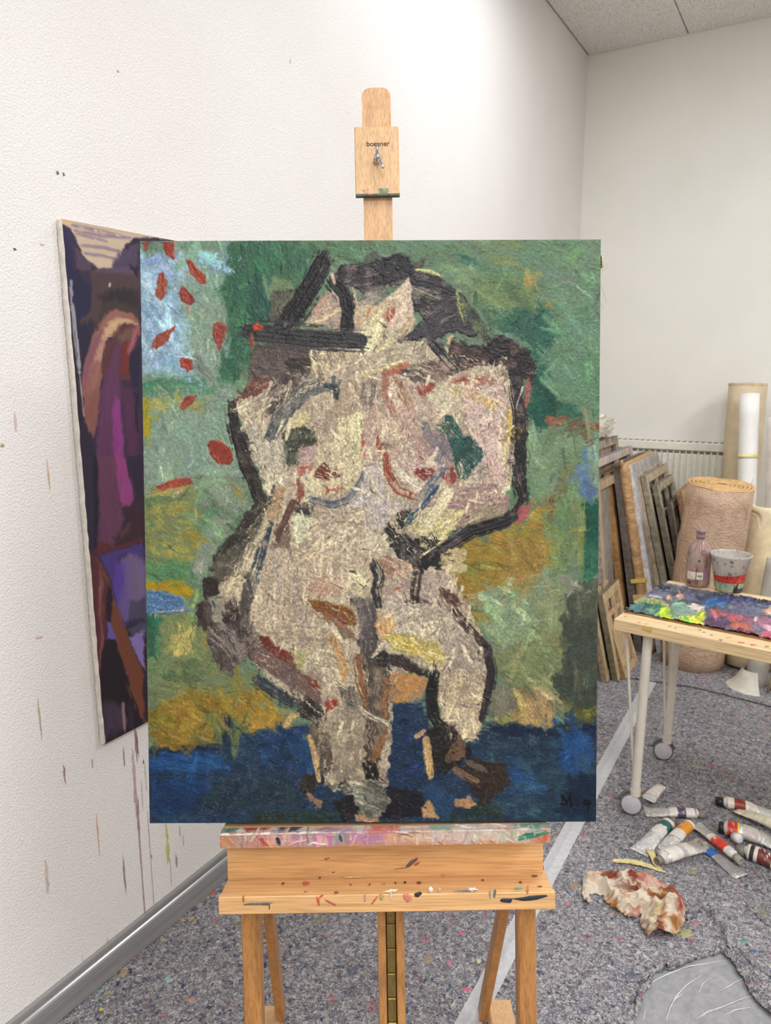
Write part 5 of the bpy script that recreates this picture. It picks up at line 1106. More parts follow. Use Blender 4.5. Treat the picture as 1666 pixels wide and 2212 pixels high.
# ---- easel frame: X right, T up the leaning mast, N towards the painter
TL = math.radians(8.6); O = Vector((-.026, 1.2245, .80))
X0 = Vector((1, 0, 0)); T0 = Vector((0, math.sin(TL), math.cos(TL))); N0 = Vector((0, -math.cos(TL), math.sin(TL)))
rr = math.radians(.75); EXa = X0 * math.cos(rr) + T0 * math.sin(rr); ETa = T0 * math.cos(rr) - X0 * math.sin(rr)
OE = O + X0 * .024 - T0 * .003
def E(x, y, n): return OE + EXa * x + ETa * y + N0 * n

# ---- the painting on the easel
painting = thing('oil_painting', 'large thickly painted canvas of a cream and black nude on the easel', 'painting', O)
sh = paint_nude(800, 1028)
sheet_mesh('painted_canvas', sh, O + X0 * -.4095 + T0 * 1.057, X0, -T0, N0, (.8205, 1.055), .00085, mat_oil, painting, wrap=.038)
mat_linen = plain('raw_linen', (186, 168, 138), .85, 0, .1, 200, .3); mat_bar = wood('stretcher_pine', (204, 172, 126), 'Z', .6)
def stretcher(parent, o, X, T, N, w, h, th, bw, mats, bars=()):
    """four stretcher bars and optional cross bars behind a canvas (N points to the painted side)"""
    for lo, hi in (((0, 0), (bw, h)), ((w - bw, 0), (w, h)), ((bw, 0), (w - bw, bw)), ((bw, h - bw), (w - bw, h))):
        m = MB(); m.box(o, X, T, N, (lo[0], lo[1], -th), (hi[0], hi[1], -.003), 0, .002); obj('stretcher_bar', m, mats, parent)
    for kind, p in bars:
        m = MB()
        if kind == 'h': m.box(o, X, T, N, (bw, p * h - bw * .4, -th * .9), (w - bw, p * h + bw * .4, -.006), 0, .002)
        else: m.box(o, X, T, N, (p * w - bw * .4, bw, -th * .85), (p * w + bw * .4, h - bw, -.008), 0, .002)
        obj('cross_bar', m, mats, parent)
stretcher(painting, O + X0 * -.405 + T0 * .004, X0, T0, N0, .812, 1.047, .036, .05, mat_bar, [('v', .5), ('h', .5)])
m = MB(); m.splat(O + X0 * .4145 + T0 * 1.02 - N0 * .012, T0, N0, .014, .009, .004, 10, 3, .3); obj('linen_tuft', m, mat_linen, painting)
for p in (((.413, 1.012), (.425, 1.018), (.428, 1.012), (.416, 1.004)), ((.413, .985), (.42, .967), (.425, .947)), ((.412, .95), (.417, .943), (.421, .938)), ((.411, .862), (.416, .86), (.419, .861)), ((.41, .757), (.415, .756))):
    m = MB(); m.tube([O + X0 * x + T0 * y - N0 * .01 for x, y in p], .0004, 5); obj('loose_thread', m, mat_linen, painting)

# ---- the easel
mat_e1 = wood('beech_top', (208, 162, 114), 'Z', .42, .9, 1.6); mat_e2 = wood('beech_tray', (226, 178, 122), 'X', .34, .92); mat_e3 = wood('beech_post', (192, 136, 78), 'Z', .34, .84)
mat_e4 = wood('beech_block', (212, 172, 124), 'Z', .45, .93, 2.)
easel = thing('studio_easel', 'beech studio easel with tray and tall mast, holding the large nude painting', 'easel', Vector((OE.x, 1.40, 0)))
m = MB(); prof = [(-.0325, -.56), (.0325, -.56)]
top = 1.349
outl = [(-.0265, .02), (.0265, .02)] + [(.0265 - .016 * (1 - math.cos(a)), top - .016 + .016 * math.sin(a)) for a in [i * math.pi / 12 for i in range(7)]] + [(-.0265 + .016 * (1 - math.cos(a)), top - .016 + .016 * math.sin(a)) for a in [i * math.pi / 12 for i in range(6, -1, -1)]]
m.prism([E(x + .005, y, -.066) for x, y in outl], N0 * .022); obj('mast', m, mat_e1, easel)
blk = MB(); blk.box(OE, EXa, ETa, N0, (-.0355, 1.1525, -.0435), (.0452, 1.2735, -.031), 0, .0015); block = obj('canvas_clamp', blk, mat_e4, easel)
m = MB(); m.box(OE, EXa, ETa, N0, (-.0353, 1.1505, -.0425), (.0450, 1.1535, -.0305)); obj('painted_edge', m, plain('edge_green', (72, 84, 72), .5, 0, .3, 150), block)
m = MB(); m.splat(E(.019, 1.158, -.0308), EXa, ETa, .009, .0075, .0005, 14, 4, .5); obj('paint_smear', m, plain('smear_green', (104, 120, 84), .5, 0, .3, 150), block)
m = MB(); m.splat(E(-.014, 1.157, -.0308), EXa, ETa, .008, .006, .0005, 14, 9, .5); obj('paint_smear', m, plain('smear_pink', (196, 142, 116), .5, 0, .2, 150), block)
fc = bpy.data.curves.new('lettering', 'FONT'); fc.body = 'boesner'; fc.size = .0128; fc.extrude = .0002; fc.align_x = 'CENTER'; fc.offset = .00012; fc.space_character = 1.0
fo = link(bpy.data.objects.new('lettering', fc)); fc.materials.append(plain('burnt_print', (46, 30, 20), .7))
mw = Matrix.Identity(4)
for r_ in range(3):
    mw[r_][0] = EXa[r_]; mw[r_][1] = ETa[r_]; mw[r_][2] = N0[r_]
p_ = E(.0068, 1.2385, -.0309)
for r_ in range(3): mw[r_][3] = p_[r_]
bpy.context.view_layer.update()
lm = bpy.data.meshes.new_from_object(fo.evaluated_get(bpy.context.evaluated_depsgraph_get())); bpy.data.objects.remove(fo)
lm.transform(Matrix.Translation(-easel.location) @ mw); lm.materials.clear(); lm.materials.append(plain('burnt_print', (46, 30, 20), .7))
lo = link(bpy.data.objects.new('lettering', lm)); lo.parent = block
mat_chrome = plain('zinc_screw', (196, 198, 204), .2, 1., .05)
m = MB(); c = E(.0052, 1.2128, -.031)
m.lathe(c, N0, [(0, 0), (.0068, 0), (.0068, .004), (.0045, .006), (.0045, .012), (.0058, .013), (.0058, .017), (.003, .020), (0, .0205)], 18)
for q_ in ((820, 318), (833, 362)):
    tip = on_plane(q_[0], q_[1], N0, OE + N0 * -.008); mid = c + N0 * .012
    w_ = (tip - mid); m.tube([mid, mid + w_ * .4 + N0 * .001, mid + w_ * .8, mid + w_ * 1.0, mid + w_ * 1.02 - N0 * .003], [.0026, .003, .003, .0026, .001], 10)
obj('wing_screw', m, mat_chrome, easel)
# tray: ledge, back board, shelf with lip
m = MB(); m.box(OE, EXa, ETa, N0, (-.300, -.0275, -.05), (.298, -.0015, .024), 0, .002); ledge = obj('ledge', m, mat_e2, easel)
m = MB(); m.box(OE, EXa, ETa, N0, (-.303, -.125, -.066), (.299, -.027, -.045), 0, .001); obj('back_board', m, mat_e2, easel)
m = MB()
pr = [(-.066, -.122), (-.045, -.122), (.016, -.119), (.024, -.1125), (.031, -.1125), (.032, -.1145), (.032, -.144), (.030, -.146), (-.066, -.146)]
m.prism([E(-.303, y, n_) for n_, y in pr], EXa * .607); shelf = obj('tray_shelf', m, mat_e2, easel)
def crust(w, h):                                # dried paint caked on the front and top of the ledge
    X, Y = np.meshgrid(np.linspace(0, 1400, w), np.linspace(0, 110, h))
    s = Sheet(X, Y, (206, 150, 118), seed=21, k=4.); s.crop(0, 0, 1.); P = s.P; S = s.S; q = dict(rough=16, soft=26, jit=.12, h=.6)
    P((206, 190, 180), 0, [(-20, -20), (1420, -20), (1420, 56), (-20, 56)], c2=(198, 160, 150), m2=.45, **q)
    for x0, x1, c in ((0, 60, (206, 140, 104)), (60, 170, (188, 150, 140)), (150, 250, (206, 150, 140)), (250, 390, (200, 150, 160)), (385, 540, (150, 176, 150)), (400, 470, (206, 140, 170)), (540, 760, (196, 140, 166)), (700, 850, (222, 170, 140)), (850, 1050, (226, 200, 186)), (1050, 1180, (222, 206, 190)), (1180, 1290, (206, 200, 180)), (1370, 1420, (206, 120, 90))):
        P(c, 90, [(x0, 40), (x1, 36), (x1 + 20, 96), (x0 - 10, 100)], c2=(214, 180, 160), m2=.3, dry=.15, **q)
    for x0, x1, c in ((0, 60, (110, 130, 122)), (100, 190, (160, 80, 76)), (250, 330, (70, 74, 92)), (420, 560, (176, 140, 150)), (640, 760, (200, 110, 100)), (900, 980, (150, 170, 150)), (1250, 1400, (110, 150, 136))):
        P(c, 0, [(x0, -10), (x1, -10), (x1, 28), (x0, 30)], dry=.2, **q)
    S((56, 60, 78), 20, [(245, 60), (250, 90)], dry=.2); S((60, 76, 92), 16, [(510, 50), (515, 80)], dry=.2); S((196, 92, 76), 18, [(180, 60), (185, 96)], dry=.2)
    S((58, 130, 108), 22, [(1270, 84), (1330, 66), (1390, 50)], dry=.25); S((58, 130, 108), 24, [(1300, 60), (1350, 66)], dry=.25)
    S((232, 218, 210), 12, [(0, 34), (400, 30), (800, 36), (1400, 30)], dry=.5, taper=0, h=1.6)
    s.dabs(260, ln=(20, 90), wd=(6, 14), lum=.10, hue=.04, dry=.5, h=1., wander=.3); s.hgt += .5 * s.n1 + .8 * np.clip(s.n2 - .5, 0, 1) * (s.Y < 60)
    return s
cs = crust(460, 40); U = np.linspace(0, 1, 40)
fold = np.where(cs.Y < 33, -(33 - cs.Y) / 33 * .026, 0)          # the first rows lie on top of the ledge
cs2 = cs.hgt.copy()
ob = sheet_mesh('paint_crust', cs, E(-.2995, -.0005, .0245), EXa, -ETa, N0, (.597, .026), .0006, mat_oil, easel)
me = ob.data; co = np.empty(len(me.vertices) * 3, np.float32); me.vertices.foreach_get('co', co); co = co.reshape(40, 460, 3)
for j in range(40):
    y = cs.Y[j, 0]
    for i in range(460):
        hgt = float(cs.hgt[j, i]) * .0007
        x = -.2995 + .597 * i / 459
        p = E(x, -.0013 + hgt, .0245 - (33 - y) / 33 * .024) if y < 33 else E(x, -.0013 - (y - 33) / 77 * .0255, .0243 + hgt)
        co[j, i] = p - easel.location
me.vertices.foreach_set('co', co.reshape(-1)); me.update()
# splashes on the tray
ty = lambda px, py, n_: on_plane(px, py, N0, OE + N0 * n_)
q4 = lambda x, y: (400 + x * .5102, 1700 + y * .5102)
for i, (x, y, rx, ry, c, a) in enumerate([(235, 468, 3, 13, (200, 92, 60), 0), (300, 492, 46, 5, (96, 96, 84), 0), (552, 480, 4, 17, (196, 84, 60), .2), (565, 460, 10, 3, (196, 84, 60), .6), (610, 490, 22, 4, (176, 84, 66), -.5), (750, 470, 3, 12, (180, 130, 120), 0), (790, 480, 16, 3, (196, 96, 70), .9), (820, 465, 8, 16, (176, 150, 96), 0), (862, 440, 22, 5, (232, 216, 190), .1), (860, 458, 3, 20, (228, 214, 190), 0), (930, 470, 12, 18, (214, 130, 100), .3), (975, 456, 14, 8, (60, 46, 40), .2), (1028, 435, 8, 9, (236, 228, 214), .6), (1065, 438, 7, 6, (170, 170, 140), 0),
                                           (1180, 440, 40, 4, (130, 130, 126), 0), (1205, 436, 16, 6, (226, 220, 206), 0), (1300, 455, 5, 18, (110, 112, 112), -.1), (1280, 460, 3, 16, (150, 140, 120), 0), (1350, 484, 22, 9, (36, 44, 56), 0), (1450, 476, 52, 9, (40, 50, 60), .1), (1400, 432, 12, 6, (130, 150, 120), 0), (1440, 440, 4, 18, (190, 130, 80), 0), (500, 440, 8, 3, (176, 100, 76), .2), (628, 445, 7, 5, (120, 80, 66), 0), (1490, 425, 9, 4, (150, 110, 80), 0), (345, 505, 2, 10, (90, 60, 50), 0)]):
    p = ty(*q4(x, y), .0325); Xs = EXa * math.cos(a) + ETa * math.sin(a); Ys = ETa * math.cos(a) - EXa * math.sin(a)
    m = MB(); m.splat(p, Xs, Ys, rx * .00055, ry * .00055, .0007, 12, i, .35); obj('paint_splash', m, plain('splash_%d' % i, c, .4, 0, .15, 200), easel)
for i, (x, y, rx, ry, c, a) in enumerate([(590, 302, 11, 4, (176, 96, 66), .3), (950, 320, 30, 7, (104, 86, 74), .7), (972, 326, 12, 6, (190, 84, 60), .6), (618, 360, 6, 2, (120, 70, 50), .3), (900, 345, 40, 2, (150, 110, 80), .1)]):
    p = ty(*q4(x, y), -.0445); Xs = EXa * math.cos(a) + ETa * math.sin(a); Ys = ETa * math.cos(a) - EXa * math.sin(a)
    m = MB(); m.splat(p, Xs, Ys, rx * .0005, ry * .0005, .0006, 12, i + 40, .35); obj('paint_splash', m, plain('bsplash_%d' % i, c, .4, 0, .15, 200), easel)
sn_ = (ETa * 1 - N0 * .04).normalized(); sp0 = E(0, -.1205, -.015)
for i, (x, y, rx, ry, c) in enumerate([(500, 408, 14, 7, (196, 104, 80)), (404, 408, 6, 4, (120, 66, 50)), (560, 385, 5, 3, (120, 66, 50)), (700, 385, 50, 2, (226, 196, 160)), (920, 408, 5, 4, (66, 46, 40)), (980, 410, 10, 4, (120, 70, 56)), (880, 410, 4, 3, (70, 50, 40)), (1080, 375, 16, 4, (190, 96, 70)), (1185, 355, 6, 3, (110, 66, 50)), (1305, 362, 4, 3, (90, 60, 46)), (1492, 348, 18, 11, (56, 84, 52)), (1470, 384, 14, 3, (110, 76, 56)), (1410, 410, 6, 4, (130, 76, 60)), (830, 412, 8, 3, (206, 140, 110)), (770, 415, 5, 3, (150, 80, 60)), (860, 372, 5, 2, (120, 70, 50)), (690, 415, 6, 3, (180, 110, 80)), (1250, 400, 6, 3, (120, 74, 56))]):
    p = on_plane(*q4(x, y), sn_, sp0) + sn_ * .002
    m = MB(); m.splat(p, EXa, N0, rx * .00045, ry * .0009, .0009, 12, i + 70, .3); obj('paint_splash', m, plain('tsplash_%d' % i, c, .4, 0, .15, 200), easel)
# lower frame
for sx in (-1, 1):
    x0, x1 = ((-.283, -.2475) if sx < 0 else (.2525, .288))
    m = MB(); m.box(OE, EXa, ETa, N0, (x0, -.79, -.098), (x1, -.03, -.062), 0, .003); obj('front_post', m, mat_e3, easel)
for x0, x1 in ((-.0195, -.0035), (.0165, .0325)):
    m = MB(); m.box(OE, EXa, ETa, N0, (x0, -.78, -.10), (x1, -.02, -.068), 0, .002); obj('mast_rail', m, wood('beech_rail', (192, 138, 82), 'Z', .4, .8), easel)
m = MB(); m.box(OE, EXa, ETa, N0, (-.0045, -.78, -.10), (.0175, -.02, -.092)); obj('groove_back', m, mat_dark, easel)
t = NT('brass'); bn = t.noise(2, 4, t.co((120, 120, 3))); mat_brass = t.done(t.ramp(bn.outputs['Fac'], [(.3, (142, 120, 68)), (.7, (176, 152, 92))]), .35, .8)
for i in range(11):
    y1 = -.183 - i * .0497 + .0497; m = MB(); c0 = E(.0065, 0, -.066)
    m.box(OE, EXa, ETa, N0, (-.0022, y1 - .0470, -.09), (.0152, y1 - .0035, -.078), 0, .0012)
    m.box(OE, EXa, ETa, N0, (-.0022, y1 - .0035, -.09), (.0152, y1 + .0012, -.082), 0, .0012)
    m.lathe(E(.0066, y1 - .036, -.0782), N0, [(.0018, 0), (.0018, .0007), (.0008, .0012), (0, .0012)], 10)
    obj('ratchet_plate', m, mat_brass, easel)
m = MB(); m.box(OE, EXa, ETa, N0, (-.004, -.158, -.078), (.017, -.1475, -.068), 0, .002); obj('ratchet_catch', m, mat_steel, easel)
for sx, xs in ((-1, -.2625), (1, .2555)):
    a, b = Vector((xs if sx < 0 else xs - .02, 1.555, .052)), Vector((xs if sx < 0 else xs + .035, 1.28, 1.0))
    d = (b - a).normalized(); sd = Vector((1, 0, 0)); nn = d.cross(sd).normalized(); sd = nn.cross(d)
    m = MB(); m.box(a, sd, nn, d, (-.0105, -.017, 0), (.0105, .017, (b - a).length), 0, .002); obj('rear_strut', m, mat_e3, easel)
for x0, x1, y1 in ((-.322, -.262, 1.585), (.252, .312, 1.60)):
    m = MB(); m.box(Vector((0, 0, 0)), EX, EY, EZ, (x0, .98, .004), (x1, y1, .056), 0, .004); obj('foot_runner', m, mat_e4, easel)
m = MB(); m.box(Vector((0, 0, 0)), EX, EY, EZ, (-.31, 1.02, .056), (.30, 1.075, .10), 0, .004); obj('front_crossbar', m, mat_e4, easel)
m = MB(); m.box(OE, EXa, ETa, N0, (-.285, .30, -.098), (.29, .36, -.066), 0, .004); obj('upper_crossbar', m, mat_e3, easel)
m = MB(); m.box(OE, EXa, ETa, N0, (-.283, -.03, -.098), (-.2475, .36, -.066), 0, .003); m.box(OE, EXa, ETa, N0, (.2525, -.03, -.098), (.288, .36, -.066), 0, .003); obj('upper_post', m, mat_e3, easel)

# ---- the dark canvas hung on the left wall
hung = thing('hung_canvas', 'dark violet canvas with draped folds hung on the left wall behind the easel', 'painting', room(1.15, WALL_V + .002, 1.31))
sheet_mesh('painted_canvas', paint_drapery(300, 520), room(1.150, WALL_V + .0175, 1.957), DU, -EZ, DV, (.55, 1.291), .0005, mat_oil_thin, hung)
m = MB(); m.box(room(0, 0), DU, DV, EZ, (1.152, WALL_V + .002, .668), (1.698, WALL_V + .0165, 1.955), 0, .003); obj('canvas_edge', m, plain('primed_edge', (214, 200, 180), .7, 0, .08, 60), hung)
m = MB(); V = []; R = random.Random(9)
for i in range(60):
    z = .668 + 1.287 * i / 59; V += [room(1.1505 - R.uniform(0, .002), WALL_V + .003, z), room(1.1495 - R.uniform(0, .003), WALL_V + .011, z), room(1.1495 - R.uniform(0, .002), WALL_V + .0182 + R.uniform(0, .0006), z), room(1.1515 + R.uniform(0, .0025), WALL_V + .0184, z)]
m.add(V, [(i * 4 + k, i * 4 + k + 1, i * 4 + 5 + k, i * 4 + 4 + k) for i in range(59) for k in range(3)], 0, True); obj('folded_canvas_edge', m, plain('folded_primed', (216, 208, 196), .7, 0, .07, 50), hung)

# ================================================================ canvases leaning against the left wall
def leaning(name, label, u0, u1, vt, vb, zt, th, side, wcol, bars=(), bw=.045, linen=(176, 156, 130), mottled=None):
    """a stretched canvas seen from behind: leaning on the wall, its near end at u0"""
    base = room(u0, vb); T = (room(0, vt - vb, zt)).normalized(); h = room(0, vt - vb, zt).length; Nn = T.cross(DU).normalized()
    if Nn.dot(DV) < 0: Nn = -Nn
    w = u1 - u0; c = thing(name, label, 'canvas', base, 'canvases leaning in the corner')
    mw = wood('bar_%d_%d_%d' % wcol, wcol, 'Z', .75, .62, .8, mottled)
    stretcher(c, base, DU, T, -Nn, w, h, th, bw, mw, bars)           # bars face the room
    m = MB(); ml = plain('linen_%d_%d_%d' % linen, linen, .9, 0, .1, 14); ms = plain('side_%d_%d_%d' % side, side, .7, 0, .14 if side[0] > 190 else .2, 38, .3, .3)
    P = lambda x, y, n_: base + DU * x + T * y + Nn * n_
    e = .0022
    m.add([P(-e, -0, -e), P(w + e, -0, -e), P(w + e, h + e, -e), P(-e, h + e, -e)], [(0, 1, 2, 3)], 0)
    m.add([P(-e, 0, -e), P(-e, h + e, -e), P(-e, h + e, th * .93), P(-e, 0, th * .93)], [(0, 1, 2, 3)], 1)
    m.add([P(w + e, 0, -e), P(w + e, h + e, -e), P(w + e, h + e, th * .93), P(w + e, 0, th * .93)], [(0, 1, 2, 3)], 1)
    m.add([P(-e, h + e, -e), P(w + e, h + e, -e), P(w + e, h + e, th * .93), P(-e, h + e, th * .93)], [(0, 1, 2, 3)], 1)
    obj('canvas', m, [ml, ms], c)
    return c
pale, grey_w, warm = (218, 206, 190), (178, 164, 146), (196, 170, 134)
leaning('stretched_canvas', 'tallest pale canvas back leaning against the left wall, top of the stack', 3.95, 4.68, -1.175, -1.03, 1.262, .03, (150, 142, 132), pale, [('h', .82), ('v', .5)])
leaning('stretched_canvas', 'grey-brown canvas back just in front of the tallest one', 3.95, 4.70, -1.115, -1.0, 1.205, .03, (120, 112, 104), grey_w, [('h', .86), ('v', .5)], mottled=(120, 108, 96))
leaning('stretched_canvas', 'wide canvas with a pale pinkish top bar, third from the wall', 3.95, 4.92, -1.08, -.955, 1.122, .036, (140, 140, 150), (212, 196, 184), [('v', .62)])
leaning('stretched_canvas', 'canvas with two pale cross bars half hidden by the painting edge', 3.9, 4.6, -1.02, -.915, 1.02, .03, (140, 132, 122), (190, 166, 132), [('h', .30)], linen=(150, 140, 128))
leaning('stretched_canvas', 'canvas with a frayed brown burlap edge near the front painting', 4.25, 4.95, -1.049, -.882, 1.03, .036, (160, 116, 70), (150, 112, 72), [], linen=(120, 100, 80), mottled=(96, 74, 54))
leaning('stretched_canvas', 'canvas with a dark grey speckled edge left of the paper-wrapped one', 4.25, 4.95, -1.002, -.815, 1.082, .04, (104, 94, 86), (128, 116, 104), [], mottled=(80, 78, 84))
wcan = leaning('stretched_canvas', 'canvas with a clean white primed edge, right of the paper-wrapped one', 4.285, 5.04, -.931, -.698, 1.076, .03, (204, 202, 200), (196, 192, 188), [], bw=.08, mottled=(160, 156, 150))
leaning('stretched_canvas', 'canvas with a tan edge standing just right of the white-edged one', 4.40, 5.09, -.915, -.668, 1.012, .03, (188, 168, 138), (204, 184, 156), [('v', .5)], mottled=(150, 126, 100))
leaning('stretched_canvas', 'canvas with paint-smeared olive edge and two cross bars', 4.40, 5.05, -.874, -.628, 1.003, .032, (148, 142, 122), (200, 180, 150), [('h', .86), ('v', .45)], linen=(130, 116, 98))
leaning('stretched_canvas', 'ladder-like canvas back with blackened bars in front of the radiator', 4.42, 4.92, -.810, -.572, .952, .03, (120, 116, 100), (196, 182, 156), [('h', .82), ('h', .6), ('v', .5)], linen=(92, 84, 74), mottled=(120, 110, 90))
leaning('stretched_canvas', 'small stained canvas back low beside the kraft roll', 4.46, 4.76, -.735, -.535, .850, .028, (92, 84, 74), (172, 158, 132), [('h', .8), ('v', .5)], linen=(48, 44, 42), mottled=(112, 100, 84))
leaning('stretched_canvas', 'narrow blackened canvas sliver beside the kraft roll', 4.48, 4.66, -.665, -.503, .70, .015, (70, 64, 58), (116, 104, 88), [('h', .7)], linen=(40, 38, 36), mottled=(60, 56, 52))
leaning('stretched_canvas', 'canvas back with a warm wooden frame touching the kraft roll', 4.50, 4.86, -.690, -.475, .915, .03, (150, 116, 88), (190, 160, 116), [], linen=(140, 124, 108))
fa = leaning('stretched_canvas', 'small canvas back with a pale new frame, last of the low front stack', 3.715, 4.05, -.975, -.868, .46, .028, (150, 130, 100), (196, 172, 132), [], linen=(170, 156, 132))
fb = leaning('stretched_canvas', 'small canvas back with a beige frame in the middle of the low front stack', 3.757, 4.10, -.928, -.824, .452, .03, (112, 104, 84), (204, 178, 138), [('v', .6)], linen=(176, 158, 134))
fc_ = leaning('stretched_canvas', 'small canvas back with stained linen, foremost of the low front stack', 3.803, 4.09, -.905, -.79, .338, .026, (150, 120, 84), (206, 176, 132), [], bw=.028, linen=(190, 166, 134), mottled=(176, 150, 116))
# paper-wrapped canvas
t = NT('kraft_crinkle'); kn = t.noise(14, 4, t.co((1, 1, 3.2)), 1.5); t.bump(t.noise(22, 3, t.co((1, 1, 3.5)), 2.).outputs['Fac'], .9, .012)
mat_kraft = t.done(t.ramp(kn.outputs['Fac'], [(.3, (180, 138, 94)), (.7, (214, 172, 124))]), .55)
u0, u1, vt, vb, zt = 4.235, 5.03, -.985, -.776, 1.081
base = room(u0, vb); T = room(0, vt - vb, zt).normalized(); hh = room(0, vt - vb, zt).length; Nn = T.cross(DU).normalized(); Nn = Nn if Nn.dot(DV) > 0 else -Nn
wrapc = thing('wrapped_canvas', 'canvas wrapped in crinkled brown paper with yellow tape in the stack', 'canvas', base, 'canvases leaning in the corner')
m = MB(); V = []; F = []; ns, nr = 150, 20
for i in range(ns):
    y = hh * i / (ns - 1)
    for k in range(nr):
        a = 2 * math.pi * k / nr; ex = .5 + .5 * math.copysign(abs(math.cos(a)) ** .35, math.cos(a)); ey = .5 + .5 * math.copysign(abs(math.sin(a)) ** .6, math.sin(a))
        wr = .010 * mnoise.noise(Vector((k * .5, y * 24, 1))) + .006 * mnoise.noise(Vector((k * 1.1, y * 55, 7)))
        V.append(base + DU * (ex * (u1 - u0) - wr) + T * y + Nn * (ey * .072 + wr * .7))
for i in range(ns - 1):
    for k in range(nr): F.append((i * nr + k, i * nr + (k + 1) % nr, (i + 1) * nr + (k + 1) % nr, (i + 1) * nr + k))
F += [tuple(range(nr)), tuple(range((ns - 1) * nr, ns * nr))]
m.add(V, F, 0, True); obj('paper_wrap', m, mat_kraft, wrapc)
for y0, y1, c, nm in ((.415, .437, (206, 178, 92), 'tape_band'), (.30, .345, (206, 170, 132), 'tape_band')):
    m = MB(); m.box(base, DU, T, Nn, (-.007, y0, -.006), (.12, y1, .078), 0, .003); obj(nm, m, plain('tape_%d' % c[2], c, .4), wrapc)
m = MB(); m.splat(base + T * (hh + .004) + DU * .02 + Nn * .02, DU, Nn, .05, .022, .012, 12, 5, .4); m.splat(base + T * (hh + .006) + DU * .09 + Nn * .015, DU, T, .03, .014, .006, 10, 8, .4); obj('torn_paper', m, mat_kraft, wrapc)
# clear crumpled film sticking up behind the stack
m = MB(); V = []; n1, n2 = 16, 12; a = room(4.3, -1.10, 1.225)
for j in range(n2):
    for i in range(n1):
        q = Vector((i * .6, j * .7, 3)); V.append(a + DU * (i / 15. * .34 - .02) + EZ * (.13 * (j / 11.) * (1 - .35 * (i / 15.) ** 2) + .02 * mnoise.noise(q)) + DV * (.05 * mnoise.noise(q + Vector((9, 2, 1)))))
m.add(V, [(j * n1 + i, j * n1 + i + 1, (j + 1) * n1 + i + 1, (j + 1) * n1 + i) for j in range(n2 - 1) for i in range(n1 - 1)])
t = NT('clear_film'); mat_clear = t.done((226, 222, 206), .25); t.b.inputs['Alpha'].default_value = .5
tag(obj('crumpled_film', m, mat_clear), 'crumpled clear plastic film poking up above the canvas stack', 'plastic film')

# ================================================================ rolls in the back corner
def roll(o, label, cat, base, top, r, mt, hollow=True, group=None, name='paper_roll', n=36, wob=0., th=.006):
    ax = (top - base); L = ax.length; ax.normalize()
    c = thing(name, label, cat, base, group); m = MB()
    pr_ = [(0.001, 0), (r, 0)] + [(r, L * k / 12) for k in range(1, 12)] + [(r, L)]
    if hollow: pr_ += [(r - th, L), (r - th, L - .25), (.001, L - .25)]
    else: pr_ += [(.001, L)]
    m.lathe(base, ax, pr_, n)
    if wob:
        for v in m.v:
            d = v - base; hh_ = d.dot(ax); rad = d - ax * hh_
            if rad.length > r * .5: v += rad.normalized() * wob * (mnoise.noise(v * 9) + .6 * mnoise.noise(v * 22))
    obj('roll_body', m, mt, c); return c, ax, L
mat_card = plain('cardboard', (208, 190, 158), .75, 0, .06, 10, .05); mat_white = plain('white_paper', (236, 234, 228), .6, 0, .02, 8)
mat_cream = plain('cream_canvas', (222, 202, 164), .85, 0, .06, 20, .2)
tb, axt, Lt = roll(None, 'tall thick cardboard tube standing in the back corner beside the radiator', 'cardboard tube', room(4.98, -.395), room(5.06, -.41, 1.525), .108, mat_card, name='cardboard_tube')
m = MB(); m.lathe(room(5.06, -.41, 1.523), axt, [(.1086, -.012), (.1092, .002), (.104, .004), (.103, -.02)], 36, sm=True)
for v in m.v: v.z += .006 * mnoise.noise(v * 16)
obj('rim', m, plain('card_rim', (196, 174, 138), .8), tb)
wr, axw, Lw = roll(None, 'slim white paper roll with a yellow tape band leaning on the cardboard tube', 'paper roll', room(4.62, -.285), room(4.80, -.375, 1.472), .052, mat_white)
m = MB(); q = room(4.62, -.285) + axw * (Lw * .757); m.lathe(q, axw, [(.0525, -.012), (.0533, -.012), (.0533, .012), (.0525, .012)], 36); obj('tape_band', m, plain('masking_yellow', (226, 214, 150), .5), wr)
roll(None, 'white canvas roll with a dark hole at its end, at the right edge', 'canvas roll', room(4.64, -.13), room(4.76, -.222, 1.345), .052, plain('white_canvas', (222, 214, 204), .8, 0, .05, 20, .1), name='canvas_roll')
roll(None, 'second white roll low behind the cream canvas roll at the right edge', 'paper roll', room(4.56, .02), room(4.63, -.115, 1.06), .045, mat_white)
t = NT('bubble_kraft'); kb = t.noise(11, 3, None, 1.5); 
wv = t.n('ShaderNodeTexWave', wave_type='BANDS', bands_direction='Z'); wv.inputs['Scale'].default_value = 42; wv.inputs['Distortion'].default_value = 1.2; wv.inputs['Detail'].default_value = 2; t.l(t.co(), wv.inputs['Vector'])
vz = t.voro(70, t.co((1, 1, 1.4))); t.bump(t.math('ADD', t.math('MULTIPLY', wv.outputs['Fac'], .35), t.math('MULTIPLY', vz.outputs['Distance'], 1.)), .8, .006)
mat_bub = t.done(t.ramp(kb.outputs['Fac'], [(.3, (184, 152, 124)), (.7, (210, 178, 150))]), .5, 0, .5)
kb0, kt0 = room(4.225, -.505), room(4.175, -.424, 1.02)
kr, axk, Lk = roll(None, 'wide roll of brown embossed wrapping paper leaning behind the table', 'wrapping paper roll', kb0, kt0, .163, mat_bub, False, name='wrapping_roll', n=48, wob=.004)
m = MB(); 
for k in range(7): m.lathe(kt0 + axk * .001, axk, [(.163 - k * .02, .001), (.161 - k * .02, .007 + .004 * (k % 2)), (.152 - k * .02, .006), (.147 - k * .02, .001)], 40)
for v in m.v: v += axk * .005 * mnoise.noise(v * 14)
obj('layered_end', m, plain('kraft_inside', (206, 166, 112), .7, 0, .1, 30), kr)
